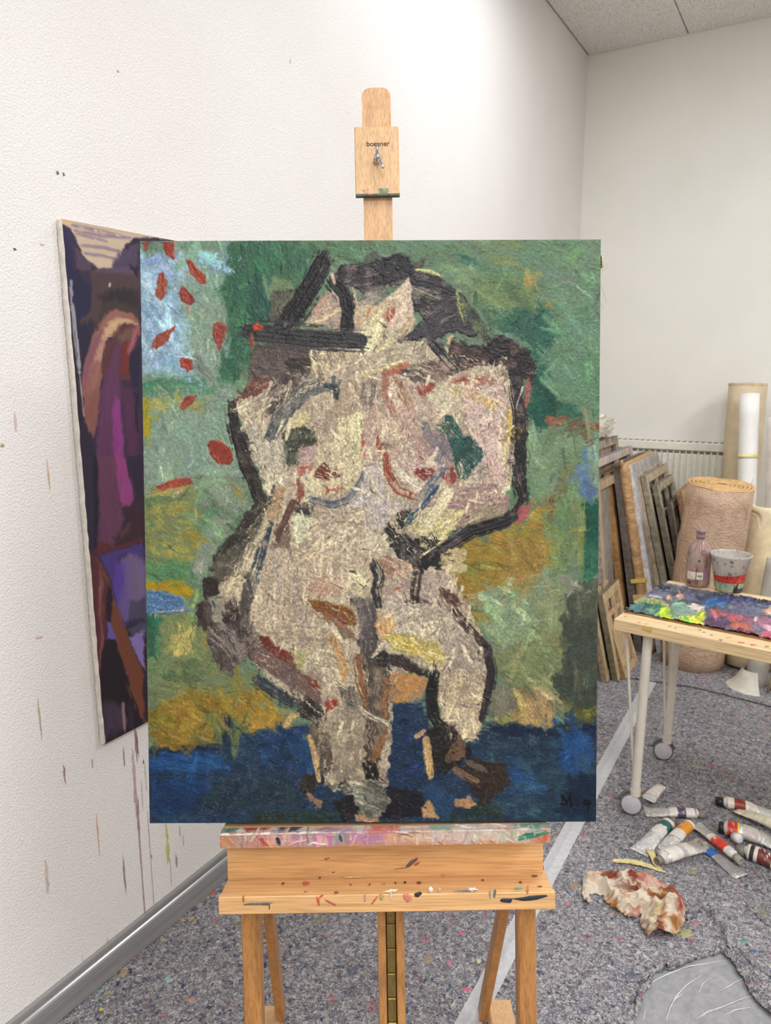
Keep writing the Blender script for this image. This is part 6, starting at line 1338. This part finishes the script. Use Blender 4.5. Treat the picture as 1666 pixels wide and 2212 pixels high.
R = random.Random(3)
for i in range(34):                             # loose creases standing up on the paper, highlights put into their paler colour
    a = R.uniform(0, 6.28); h0 = R.uniform(.1, .92) * Lk; da = R.uniform(-.25, .25); dh = R.uniform(-.14, .14); sx_ = axk.orthogonal().normalized(); sy_ = axk.cross(sx_)
    P = [kb0 + axk * (h0 + dh * q_ / 6) + (sx_ * math.cos(a + da * q_ / 6) + sy_ * math.sin(a + da * q_ / 6)) * (.1645 + .002 * math.sin(q_)) for q_ in range(7)]
    m = MB(); m.tube(P, [.0006] + [.0024] * 5 + [.0006], 6); obj('crease', m, plain('kraft_crease', (206, 176, 148), .45), kr)
cr, axc, Lc = roll(None, 'cream raw canvas roll with a folded flap hanging over its top', 'canvas roll', room(4.33, -.25), room(4.50, -.205, .86), .098, mat_cream, True, name='canvas_roll', wob=.003)
m = MB(); V = []; n1, n2 = 22, 14; tp = room(4.50, -.205, .86)
for j in range(n2):
    for i in range(n1):
        a = math.radians(-215 + 150 * i / (n1 - 1)); q = j / (n2 - 1.); dr = DU * math.cos(a) + DV * math.sin(a)
        hang = (.04 + .20 * max(0, 1 - ((i - 5) / 3.5) ** 2)); r_ = .100 + .012 * math.sin(math.pi * min(1, q * 2)) + .006 * mnoise.noise(Vector((i * .5, j * .4, 0)))
        V.append(tp + dr * (r_ if q > .2 else r_ - .03 * (1 - q / .2)) + axc * (.022 * math.sin(math.pi * min(1, q * 3.)) - hang * max(0, q - .2)))
m.add(V, [(j * n1 + i, j * n1 + i + 1, (j + 1) * n1 + i + 1, (j + 1) * n1 + i) for j in range(n2 - 1) for i in range(n1 - 1)], 0, True); obj('flap', m, plain('cream_flap', (232, 216, 180), .85, 0, .05, 30, .2), cr)
roll(None, 'grey-white paper roll standing under the table edge beside the cream roll', 'paper roll', room(4.06, -.175), room(4.17, -.13, .66), .05, plain('grey_paper', (176, 170, 158), .7, 0, .12, 12, .3))
m = MB(); V = []; b0 = room(4.03, -.18)
for j in range(6):
    for i in range(13):
        a = math.radians(-200 + 170 * i / 12.); r_ = .055 + .075 * j / 5. * (1 + .3 * mnoise.noise(Vector((i, j, 2)))); V.append(b0 + (DU * math.cos(a) + DV * math.sin(a)) * r_ + EZ * (.10 * (1 - j / 5.) ** 1.6 + .003 + .006 * abs(mnoise.noise(Vector((i * .7, j, 5))))))
m.add(V, [(j * 13 + i, j * 13 + i + 1, (j + 1) * 13 + i + 1, (j + 1) * 13 + i) for j in range(5) for i in range(12)], 0, True)
tag(obj('paper_scrap', m, plain('tissue', (206, 200, 184), .7, 0, .06, 20, .2)), 'torn pale paper scrap flared on the floor at the foot of the grey roll', 'paper')
roll(None, 'thin black tube standing at the right edge under the table', 'tube', room(4.03, -.078), room(4.14, -.02, .66), .022, plain('black_tube', (34, 32, 32), .5), name='black_tube')
roll(None, 'thin tan stick leaning along the black tube', 'stick', room(3.985, -.108), room(4.10, -.045, .64), .006, plain('tan_stick', (150, 124, 90), .6), False, name='stick')
roll(None, 'wooden pole at the right frame edge beside the cream roll', 'pole', room(4.3, -.10), room(4.36, -.095, .60), .018, plain('pole_wood', (196, 164, 120), .6), False, name='wooden_pole')

# ================================================================ table with palette
ZT = .745; ea = (DU * -.1303 + DV * .9915).normalized(); eb = (DU * .9915 + DV * .1303).normalized(); to = room(2.573, -.573)
table = thing('work_table', 'pale birch plywood table on white steel trestle legs with castors', 'table', to)
m = MB(); m.box(to, ea, eb, EZ, (0, 0, ZT - .042), (1.15, .612, ZT), 0, .002); obj('tabletop', m, wood('birch_ply', (224, 196, 150), 'X', .5, .93, .8, None, .665), table)
mat_leg = plain('white_steel', (214, 206, 190), .35, 0, .03); mat_rim = plain('castor_grey', (92, 92, 88), .5); mat_disc = plain('castor_disc', (188, 182, 186), .45, 0, .03)
def leg(u, v, tu, tv, rods):
    z1 = ZT - .042; m = MB(); m.tube([room(u, v, .088), room(tu, tv, z1)], .0165, 16)
    lg = obj('leg', m, mat_leg, table)
    for (a, b) in rods: m = MB(); m.tube([a, b], .0052, 10); obj('brace_rod', m, mat_leg, table)
    c = room(u, v, .0405) + Vector((-.012, .0, 0)); ax = Vector((-.30, -.94, .12)).normalized()
    ax = (Vector((0, 0, EYE)) - c); ax.z *= .28; ax.normalize(); ax = (ax + DU * -.12).normalized()
    m = MB(); m.lathe(c - ax * .014, ax, [(.0, 0), (.036, 0), (.040, .004), (.040, .024), (.0385, .027), (.035, .028), (.034, .0275)], 32); cs_ = obj('castor_wheel', m, mat_rim, table)
    m = MB(); m.lathe(c + ax * .0128, ax, [(.0345, 0), (.0345, .0022), (.033, .0032), (0, .0036)], 32); obj('hub_disc', m, mat_disc, cs_)
    up = EZ - ax * ax.z; up.normalize(); sd = up.cross(ax); m = MB(); pts = []
    for k in range(13):
        a = math.radians(10 + 165 * k / 12.); pts.append(c + (sd * math.cos(a) + up * math.sin(a)) * .043 - ax * .006)
    m.tube(pts, .006, 8); m.tube([pts[-1], pts[-1] - sd * .012 * (1 if (pts[-1] - c).dot(sd) > 0 else -1) + up * .004, pts[-1] + (pts[-1] - c).normalized() * .02], .004, 8); obj('castor_fork', m, mat_rim, table)
    m = MB(); m.tube([room(u, v, .075), room(u, v, .098)], .019, 16); obj('leg_socket', m, mat_leg, table)
leg(2.60, -.466, 2.60, -.458, [(room(2.625, -.54, ZT - .042), room(2.606, -.474, .13))])
leg(3.066, -.437, 3.066, -.428, [(room(3.06, -.489, ZT - .042), room(3.06, -.446, .13)), (room(3.10, -.462, ZT - .042), room(3.075, -.44, .14))])
leg(2.47, .47, 2.47, .47, []); leg(2.95, .5, 2.95, .5, [])
board = thing('palette_board', 'palette board on the table heaped with green, blue, red and violet oil paint', 'palette', to + ea * .45 + eb * .3 + EZ * ZT)
m = MB(); m.box(to, ea, eb, EZ, (.002, .087, ZT + .0004), (.9, .528, ZT + .006), 0, .001); obj('board', m, wood('palette_ply', (150, 110, 70), 'X', .5), board)
ps = paint_palette(560, 290)
edge_d = np.minimum(np.minimum(np.linspace(0, 1, 560)[None, :] * .9, .08 + 0 * np.linspace(0, 1, 560)[None, :]), np.minimum(np.linspace(0, 1, 290)[:, None] * .445, (1 - np.linspace(0, 1, 290)[:, None]) * .445))
pm = edge_d + (smooth_noise(290, 560, 9, 9, ps.rng) - .5) * .018 > .003
sheet_mesh('mixed_paint', ps, to + ea * 0 + eb * .53 + EZ * (ZT + .0066), ea, -eb, EZ, (.9, .445), .003, mat_wet, board, mask=pm)
tspots = [((1350, 1336), .006, (196, 130, 110)), ((1380, 1349), .007, (206, 140, 120)), ((1395, 1352), .006, (150, 160, 110)), ((1446, 1358), .006, (120, 170, 70)), ((1458, 1361), .005, (90, 150, 60)), ((1511, 1366), .006, (120, 140, 90)), ((1535, 1377), .007, (150, 130, 140)), ((1555, 1388), .005, (90, 60, 90)), ((1600, 1394), .011, (210, 110, 96)), ((1626, 1399), .010, (206, 80, 70)), ((1572, 1383), .008, (190, 140, 130)), ((1655, 1403), .006, (90, 70, 96)), ((1520, 1371), .004, (110, 90, 120))]
for i, (q, r, c) in enumerate(tspots): spots([(fl(q[0], q[1], ZT) + EZ * .0004, EX, EY, r, r * .6, c)], table)
m = MB(); p = on_plane(1395, 1363, -eb, to + eb * -.001); m.splat(p, ea, EZ, .022, .009, .0006, 12, 3, .3); obj('paint_spot', m, plain('table_yellow', (206, 178, 90), .5), table)

# bottle
t = NT('dirty_glass'); gn = t.noise(16, 5, t.co((1, 1, .55)), 1.); f = t.ramp(gn.outputs['Fac'], [(.38, (222, 204, 190)), (.5, (206, 172, 164)), (.58, (160, 124, 120)), (.66, (230, 218, 206))])
mat_bottle = t.done(f, .12, 0, .6); t.b.inputs['Transmission Weight'].default_value = .6; t.b.inputs['IOR'].default_value = 1.3
bc = fl(1505, 1269, ZT); bc.z = ZT + .0006
bottle = thing('solvent_bottle', 'paint-smeared clear plastic bottle with grey cap on the table', 'bottle', bc)
m = MB(); m.lathe(bc, EZ, [(.001, .001), (.040, .001), (.0455, .005), (.0475, .014), (.0475, .120), (.0468, .132), (.043, .152), (.034, .171), (.022, .186), (.0165, .192), (.0155, .204), (.0125, .204), (.0125, .190), (.030, .171), (.040, .150), (.0445, .130), (.0445, .010), (.001, .006)], 40); obj('body', m, mat_bottle, bottle)
m = MB(); m.lathe(bc, EZ, [(.0135, .199), (.0178, .199), (.0178, .208), (.0165, .210), (.0165, .221), (.0185, .222), (.0182, .231), (.015, .234), (.001, .2345)], 28); obj('cap', m, plain('mauve_cap', (138, 112, 116), .4, 0, .1, 80), bottle)
vd = (Vector((0, 0, bc.z)) - bc); vd.z = 0; vd.normalize(); sdv = Vector((-vd.y, vd.x, 0))
def wrap_label(a0, a1, z0, z1, r, nm, mt, parent, c=bc):
    m = MB(); V = []; k = 10
    for i in range(k + 1):
        a = a0 + (a1 - a0) * i / k; d = vd * math.cos(a) + sdv * math.sin(a)
        V += [c + d * r + EZ * z0, c + d * r + EZ * z1]
    m.add(V, [(2 * i, 2 * i + 2, 2 * i + 3, 2 * i + 1) for i in range(k)], 0, True); return obj(nm, m, mt, parent)
lab = plain('bottle_label', (214, 202, 190), .6, 0, .12, 60)
wrap_label(-.95, -.18, .034, .066, .0481, 'label', lab, bottle); lb = wrap_label(-.10, .42, .036, .066, .0481, 'label', lab, bottle)
for k in range(4): wrap_label(-.02 + k * .09, .04 + k * .09, .047, .053, .0484, 'print_block', plain('label_print', (66, 58, 58), .6), lb)
wrap_label(-.9, -.5, .012, .026, .0481, 'paint_smear', plain('smear_brown', (96, 56, 46), .5, 0, .3, 90), bottle); wrap_label(-.5, -.2, .066, .086, .0481, 'paint_smear', plain('smear_rust', (176, 120, 96), .5, 0, .3, 90), bottle)
wrap_label(-.06, .12, .108, .118, .0481, 'paint_smear', plain('smear_dark', (70, 58, 66), .5, 0, .3, 90), bottle); wrap_label(.45, .75, .03, .085, .0481, 'paint_smear', plain('smear_mauve', (140, 96, 110), .5, 0, .2, 60), bottle)

# measuring cup
t = NT('clear_plastic_cup'); cn = t.noise(70, 3, t.co((1, 1, .6))); t.b.inputs['Transmission Weight'].default_value = .55
mat_cup = t.done(t.ramp(cn.outputs['Fac'], [(.33, (120, 106, 110)), (.38, (220, 214, 206)), (.7, (230, 226, 220))]), .25, 0, .5)
cc = fl(1572, 1281, ZT); cc.z = ZT + .0006
cup = thing('mixing_cup', 'large clear plastic mixing cup banded with red and mint paint on the table', 'cup', cc)
rb, rt, ch = .0485, .0745, .152
m = MB(); m.lathe(cc, EZ, [(.001, .001), (rb, .001), (rt, ch - .008), (rt + .003, ch - .006), (rt + .0035, ch), (rt - .0005, ch + .001), (rt - .002, ch - .006), (rb - .002, .005), (.001, .004)], 44); obj('body', m, mat_cup, cup)
def cup_band(a0, a1, f0, f1, nm, mt, k=22, off=.0006):
    m = MB(); V = []
    for i in range(k + 1):
        a = a0 + (a1 - a0) * i / k; d = vd * math.cos(a) + sdv * math.sin(a); za, zb = f0(i / k), f1(i / k)
        for z in (za, zb): V.append(cc + d * (rb + (rt - rb) * z / (ch - .008) + off) + EZ * z)
    m.add(V, [(2 * i, 2 * i + 2, 2 * i + 3, 2 * i + 1) for i in range(k)], 0, True); return obj(nm, m, mt, cup)
nz_ = lambda x, s: .004 * mnoise.noise(Vector((x * 9, s, 0)))
cup_band(-1.25, 1.25, lambda x: .044 + nz_(x, 1), lambda x: .066 + .016 * x + nz_(x, 2), 'red_paint', plain('cup_red', (178, 56, 44), .35, 0, .25, 60))
cup_band(-1.5, 1.5, lambda x: .008, lambda x: .042 + nz_(x, 3), 'mint_paint', plain('cup_mint', (150, 168, 144), .35, 0, .14, 60))
cup_band(.30, .62, lambda x: .004 + .0 * x, lambda x: .02 + .03 * x, 'black_paint', plain('cup_black', (26, 24, 28), .35), off=.0011)
cup_band(.6, 1.5, lambda x: .002, lambda x: .022 + nz_(x, 5), 'navy_paint', plain('cup_navy', (40, 46, 58), .35, 0, .3, 80), off=.0012)
R = random.Random(2)
for i in range(26):
    a = R.uniform(-1.3, 1.3); z = R.uniform(.02, .13); w_ = R.uniform(.02, .07); h_ = R.uniform(.003, .012)
    cup_band(a, a + w_, lambda x: z + nz_(x, i) * .3, lambda x: z + h_ + nz_(x, i + 40) * .4, 'paint_speck', plain('cup_speck_%d' % (i % 3), [(58, 48, 54), (84, 66, 70), (40, 40, 48)][i % 3], .4), 5, .0016)

# ================================================================ paint tubes, rag and scraps on the floor
t = NT('crumpled_foil'); t.bump(t.noise(70, 3, None, 2.5).outputs['Fac'], .8, .006); mat_foil = t.done((232, 231, 228), .18, .8)
mat_tubewhite = plain('tube_white', (220, 214, 204), .4, 0, .06, 60, .2); mat_gcap = plain('cap_grey', (128, 122, 112), .5, 0, .05); mat_bcap = plain('cap_black', (26, 24, 24), .45)
def paint_tube(label, pe, pc, r, bands, cap, flat=1.0, bend=0., capr=None, capl=.022, seed=0, z0=.0, curl=0.):
    """pe: crimped end, pc: cap end (floor points); bands: (s0, s1, colour) labels along the body"""
    R = random.Random(seed); d = pc - pe; d.z = 0; L = d.length; d.normalize(); sd = Vector((-d.y, d.x, 0))
    bl = L - capl - .010
    o = thing('paint_tube', label, 'paint tube', (pe + pc) / 2 * 1.0, 'paint tubes on the floor'); o.location.z = z0
    NS = 26; NR = 18
    def sec(s, off=0.):
        e = min(1, s / .75); e = e * e * (3 - 2 * e)
        w = r * (1.45 - .45 * e) + off; tk = (.0018 + (r * (1 - .45 * flat) - .0018) * e) + off; cr_ = (1 - e * .8)
        c = pe + d * (bl * s) + sd * (bend * math.sin(math.pi * s)) + EZ * (z0 + tk + .0008 + curl * (1 - s) ** 2 - off)
        pts = []
        for k in range(NR):
            a = 2 * math.pi * k / NR; q = c + sd * (w * math.cos(a)) + EZ * (tk * math.sin(a))
            nz = (mnoise.noise(q * 75 + Vector((seed, 0, 0))) * .0034 + mnoise.noise(q * 160 + Vector((0, seed, 0))) * .0016) * (.25 + cr_ * .9) * min(1, tk / .004)
            q = q + EZ * nz; q.z = max(q.z, z0 + .0006); pts.append(q)
        return pts
    def shell(s0, s1, off, nm, mt, cap_ends=False):
        k = max(3, int(NS * (s1 - s0))); V = []; F = []
        for i in range(k + 1): V += sec(s0 + (s1 - s0) * i / k, off)
        for i in range(k):
            for j in range(NR): F.append((i * NR + j, i * NR + (j + 1) % NR, (i + 1) * NR + (j + 1) % NR, (i + 1) * NR + j))
        if cap_ends: F += [tuple(range(NR)), tuple(range(k * NR, (k + 1) * NR))]
        m = MB(); m.add(V, F, 0, True); return obj(nm, m, mt, o)
    shell(0, 1, 0, 'foil_body', mat_foil, True)
    for s0, s1, c in bands:
        shell(s0, s1, .0006 + .00015 * bands.index((s0, s1, c)), 'label_band', c if not isinstance(c, tuple) else plain('band_%d_%d_%d' % c, c, .4, 0, .08, 80, .15))
    cen = sum(sec(1.0), Vector((0, 0, 0))) / NR; tk = r * (1 - .45 * flat); cr = capr or r * .62; cen.z = z0 + max(tk, cr) + .001
    m = MB(); m.lathe(cen - d * .001, d, [(r * .92, 0), (r * .8, .004), (cr * .75, .009), (cr * .7, .012)], 20); obj('shoulder', m, mat_tubewhite, o)
    c0 = cen + d * .010; c0.z = z0 + cr + .0008
    m = MB(); m.lathe(c0, d, [(.001, 0), (cr, 0), (cr * .97, capl * .5), (cr * .92, capl), (cr * .7, capl + .0008), (cr * .55, capl - .004), (.001, capl - .004)], 22); obj('cap', m, cap, o)
    return o
TB = []
paint_tube('crumpled silver and white paint tube with grey cap touching the front castor', z3(672, 385), z3(1135, 440), .0215, [(.48, .97, mat_tubewhite), (.63, .80, (86, 70, 96))], mat_gcap, .6, -.004, seed=1)
paint_tube('crushed foil paint tube with black cap lying behind the front castor', z3(690, 330), z3(822, 235), .020, [(.3, .8, (206, 196, 186))], mat_bcap, .7, .0, .008, .012, seed=2, z0=.018)
paint_tube('silver paint tube with dark green label and grey cap', z3(625, 705), z3(892, 478), .0235, [(.52, .98, mat_tubewhite), (.72, .9, (38, 96, 88))], mat_gcap, .5, seed=3)
paint_tube('paint tube with orange label lying next to the green-labelled tube', z3(812, 690), z3(1052, 488), .0215, [(.42, .98, mat_tubewhite), (.62, .92, (222, 142, 40))], mat_gcap, .5, seed=4)
paint_tube('flattened silver paint tube with white label, its open grey cap towards the rag', z3(1160, 640), z3(762, 806), .026, [(.42, .95, mat_tubewhite), (.60, .70, (186, 180, 176))], mat_gcap, .6, .003, .014, .020, seed=5, z0=.004)
paint_tube('flattened grey foil tube with a blue band, pointing at the viewer', z3(1420, 895), z3(1085, 640), .020, [(.12, .62, (150, 144, 142)), (.66, .86, (44, 104, 176))], mat_gcap, 1.5, 0, .008, .012, seed=6)
paint_tube('slim paint tube with bright red label and large grey cap', z3(1060, 500), z3(1410, 830), .0165, [(.45, .98, mat_tubewhite), (.56, .86, (216, 62, 44))], plain('cap_light', (150, 144, 132), .5), .3, -.004, .0135, .026, seed=7, z0=.012)
paint_tube('big foil paint tube with red and yellow label and black cap', z3(1790, 680), z3(1240, 545), .030, [(.80, .99, (226, 208, 50)), (.83, .99, (186, 52, 46)), (.5, .74, (196, 186, 176))], mat_bcap, .5, 0, .02, .016, seed=8)
paint_tube('paint tube with dark brown label and white shoulder in the front of the heap', z3(1830, 880), z3(1378, 712), .027, [(.2, .99, mat_tubewhite), (.48, .78, (112, 48, 38)), (.86, .95, (52, 44, 44))], mat_gcap, .25, 0, .018, .026, seed=9)
paint_tube('rolled up paint tube smeared with dark red, black cap to the left', z3(1730, 430), z3(1222, 340), .0225, [(.45, .98, (216, 206, 190)), (.66, .86, (134, 44, 36))], mat_bcap, .2, .006, .018, .024, seed=10)
paint_tube('crumpled cream-white paint tube lying across to the right edge', z3(1390, 390), z3(1760, 600), .021, [(.05, .95, (216, 208, 184))], mat_gcap, .5, -.006, seed=11, z0=.012)
m = MB(); cpt = z3(1385, 645); m.lathe(cpt + EZ * .026, Vector((.3, -.9, .3)), [(.001, -.016), (.017, -.016), (.0165, .008), (.012, .012), (.001, .0125)], 24)
capo = tag(obj('loose_cap', m, plain('cap_white', (214, 210, 208), .4)), 'loose white tube cap resting on the brown-labelled paint tube', 'cap')
# pale yellow peelings of dried paint
mat_peel = plain('peel_yellow', (206, 192, 132), .55, 0, .08, 80, .2)
def peel(label, line, wd, hz, seed):
    m = MB(); V = []; P = ragged([tuple(z3(x, y)) for x, y in line], .006, .0012, seed, False); n_ = len(P); R = random.Random(seed)
    for i, p in enumerate(P):
        d = (P[min(i + 1, n_ - 1)] - P[max(i - 1, 0)]); d.z = 0; d.normalize(); s_ = Vector((-d.y, d.x, 0)); f = i / (n_ - 1.); w = wd * (.35 + .65 * math.sin(math.pi * min(1, f * .9 + .12))) * R.uniform(.85, 1.15); p.z = 0
        z = hz * math.sin(math.pi * f * 1.1) ** 2
        V += [p - s_ * w + EZ * (z + .004), p + EZ * (z + .0015), p + s_ * w + EZ * (z + .0045)]
    m.add(V, [(i * 3 + k, i * 3 + k + 1, i * 3 + 4 + k, i * 3 + 3 + k) for i in range(n_ - 1) for k in range(2)], 0, True)
    tag(obj('dried_paint_peel', m, mat_peel), label, 'paint scrap', 'dried paint scraps')
peel('long flat pale yellow scrap of dried paint behind the stained rag', [(430, 770), (520, 775), (600, 790), (700, 815), (830, 860)], .012, .004, 1)
peel('curled pale yellow scrap of dried paint against the silver tube', [(690, 660), (715, 730), (745, 790), (800, 840)], .011, .016, 2)
# stained paper towel, crumpled
RX0, RX1, RY0, RY1 = .605, .95, 1.86, 2.185
def towel(w, h):
    X = np.empty((h, w)); Y = np.empty((h, w)); c, s = math.cos(PITCH), math.sin(PITCH)
    xs = np.linspace(RX0, RX1, w)[None, :]; ys = np.linspace(RY1, RY0, h)[:, None]; zz = .02 - EYE
    D = ys * c - zz * s; yy = -(ys * s + zz * c)
    X = (833 + FPX * xs / D - 1200) * 3.575; Y = (1106 + FPX * yy / D + 0 * xs - 1650) * 3.575
    s_ = Sheet(X, Y, (222, 208, 188), seed=31, k=4.); s_.crop(0, 0, 1.); P = s_.P; q = dict(rough=34, soft=40, jit=.05, h=.1, dry=.1)
    br = (142, 74, 54)
    P((224, 176, 150), 0, [(210, 820), (340, 810), (340, 870), (240, 880)], **q); P(br, 0, [(340, 820), (470, 830), (460, 910), (380, 900)], **q)
    P((132, 66, 52), 0, [(550, 830), (640, 820), (640, 940), (560, 930)], **q); P((190, 130, 110), 0, [(640, 830), (760, 860), (700, 990), (620, 960)], **q)
    P((214, 176, 160), 0, [(690, 880), (800, 890), (830, 960), (700, 1010)], **q); P((122, 50, 42), 0, [(800, 960), (880, 950), (980, 1020), (960, 1040), (800, 990)], **q)
    P((186, 112, 96), 0, [(790, 900), (880, 930), (960, 1000), (820, 960)], **q); P((130, 66, 50), 0, [(540, 960), (640, 980), (640, 1040), (560, 1030)], **q)
    P((176, 112, 60), 0, [(370, 1030), (440, 1070), (520, 1130), (500, 1150), (400, 1080)], **q); P((186, 112, 72), 0, [(480, 1020), (560, 1040), (540, 1070)], **q)
    P((150, 90, 50), 0, [(690, 1060), (820, 1010), (960, 1040), (900, 1070), (800, 1070), (720, 1100)], **q); P((156, 66, 48), 0, [(880, 1060), (970, 1040), (1000, 1120), (960, 1180), (900, 1110)], **q)
    P((170, 116, 64), 0, [(860, 1240), (960, 1210), (980, 1240), (900, 1320), (860, 1280)], **q); P((176, 100, 60), 0, [(800, 1190), (840, 1200), (830, 1330), (780, 1330)], **q)
    P((110, 66, 56), 0, [(740, 1320), (800, 1200), (820, 1240), (800, 1320)], **q); P((150, 96, 84), 0, [(650, 1190), (700, 1260), (740, 1320), (660, 1260)], **q)
    P((206, 186, 140), 0, [(690, 1180), (800, 1130), (800, 1220), (740, 1280)], **q); P((196, 150, 110), 0, [(920, 1200), (990, 1180), (970, 1230)], **q)
    P((170, 110, 90), 0, [(560, 1120), (640, 1110), (640, 1160), (560, 1160)], **q); P((150, 120, 106), 0, [(450, 960), (540, 980), (560, 1000), (470, 990)], **q)
    out = [(200, 880), (230, 822), (340, 818), (420, 822), (560, 830), (720, 840), (800, 885), (860, 925), (930, 985), (985, 1030), (1000, 1110), (992, 1200), (950, 1290), (880, 1335), (780, 1345), (700, 1310), (650, 1240), (640, 1180), (655, 1140), (620, 1165), (540, 1160), (470, 1110), (380, 1050), (360, 1000), (300, 975), (250, 985), (275, 1050), (240, 1062), (195, 990)]
    Xw = X + s_.wx * 16; Yw = Y + s_.wy * 16; ins = np.zeros(X.shape, bool); d2 = np.full(X.shape, 1e9)
    for i in range(len(out)):
        (x1, y1), (x2, y2) = out[i], out[(i + 1) % len(out)]
        if y1 != y2: ins ^= ((y1 > Yw) != (y2 > Yw)) & (Xw < (x2 - x1) * (Yw - y1) / (y2 - y1) + x1)
        dx, dy = x2 - x1, y2 - y1; tt = np.clip(((Xw - x1) * dx + (Yw - y1) * dy) / (dx * dx + dy * dy), 0, 1); d2 = np.minimum(d2, (Xw - x1 - tt * dx) ** 2 + (Yw - y1 - tt * dy) ** 2)
    sd = np.sqrt(d2) * ins
    g1 = smooth_noise(h, w, 26, 34, s_.rng); g2 = smooth_noise(h, w, 11, 14, s_.rng); g3 = smooth_noise(h, w, 46, 40, s_.rng)
    fold = 1 - np.abs(2 * g1 - 1) * 1.5; fold2 = 1 - np.abs(2 * g2 - 1) * 1.5
    pit = np.exp(-(((X - 700) / 55) ** 2 + ((Y - 1165) / 40) ** 2)) + .9 * np.exp(-(((X - 600) / 40) ** 2 + ((Y - 1115) / 30) ** 2)) + .8 * np.exp(-(((X - 800) / 40) ** 2 + ((Y - 1120) / 70) ** 2)) + .7 * np.exp(-(((X - 290) / 50) ** 2 + ((Y - 960) / 35) ** 2))
    arch = np.exp(-(((X - 755) / 26) ** 2 + ((Y - 1190 + (X - 755) * .9) / 90) ** 2))
    H = np.clip(sd / 45, 0, 1) ** .6 * (.006 + .022 * g3 + .026 * np.clip(fold, 0, 1) ** 1.5 + .010 * np.clip(fold2, 0, 1) ** 1.5) + .010 * np.clip(1 - sd / 14, 0, 1) * g2
    H = H * (1 + .5 * np.exp(-(((X - 830) / 150) ** 2 + ((Y - 1150) / 150) ** 2))) - .022 * np.clip(pit, 0, 1) * (sd > 10) + .012 * arch
    s_.hgt = np.clip(H, .001, .1).astype(np.float32)
    return s_, ins
tw, tin = towel(230, 215)
rag = sheet_mesh('paper_towel', tw, Vector((RX0, RY1, .0005)), EX, -EY, EZ, (RX1 - RX0, RY1 - RY0), 1.0, paint_mat('towel_paper', .85, .2, .3, 260, .0015), None, mask=tin)
tag(rag, 'crumpled white paper towel stained rust brown lying on the felt floor', 'paper towel')
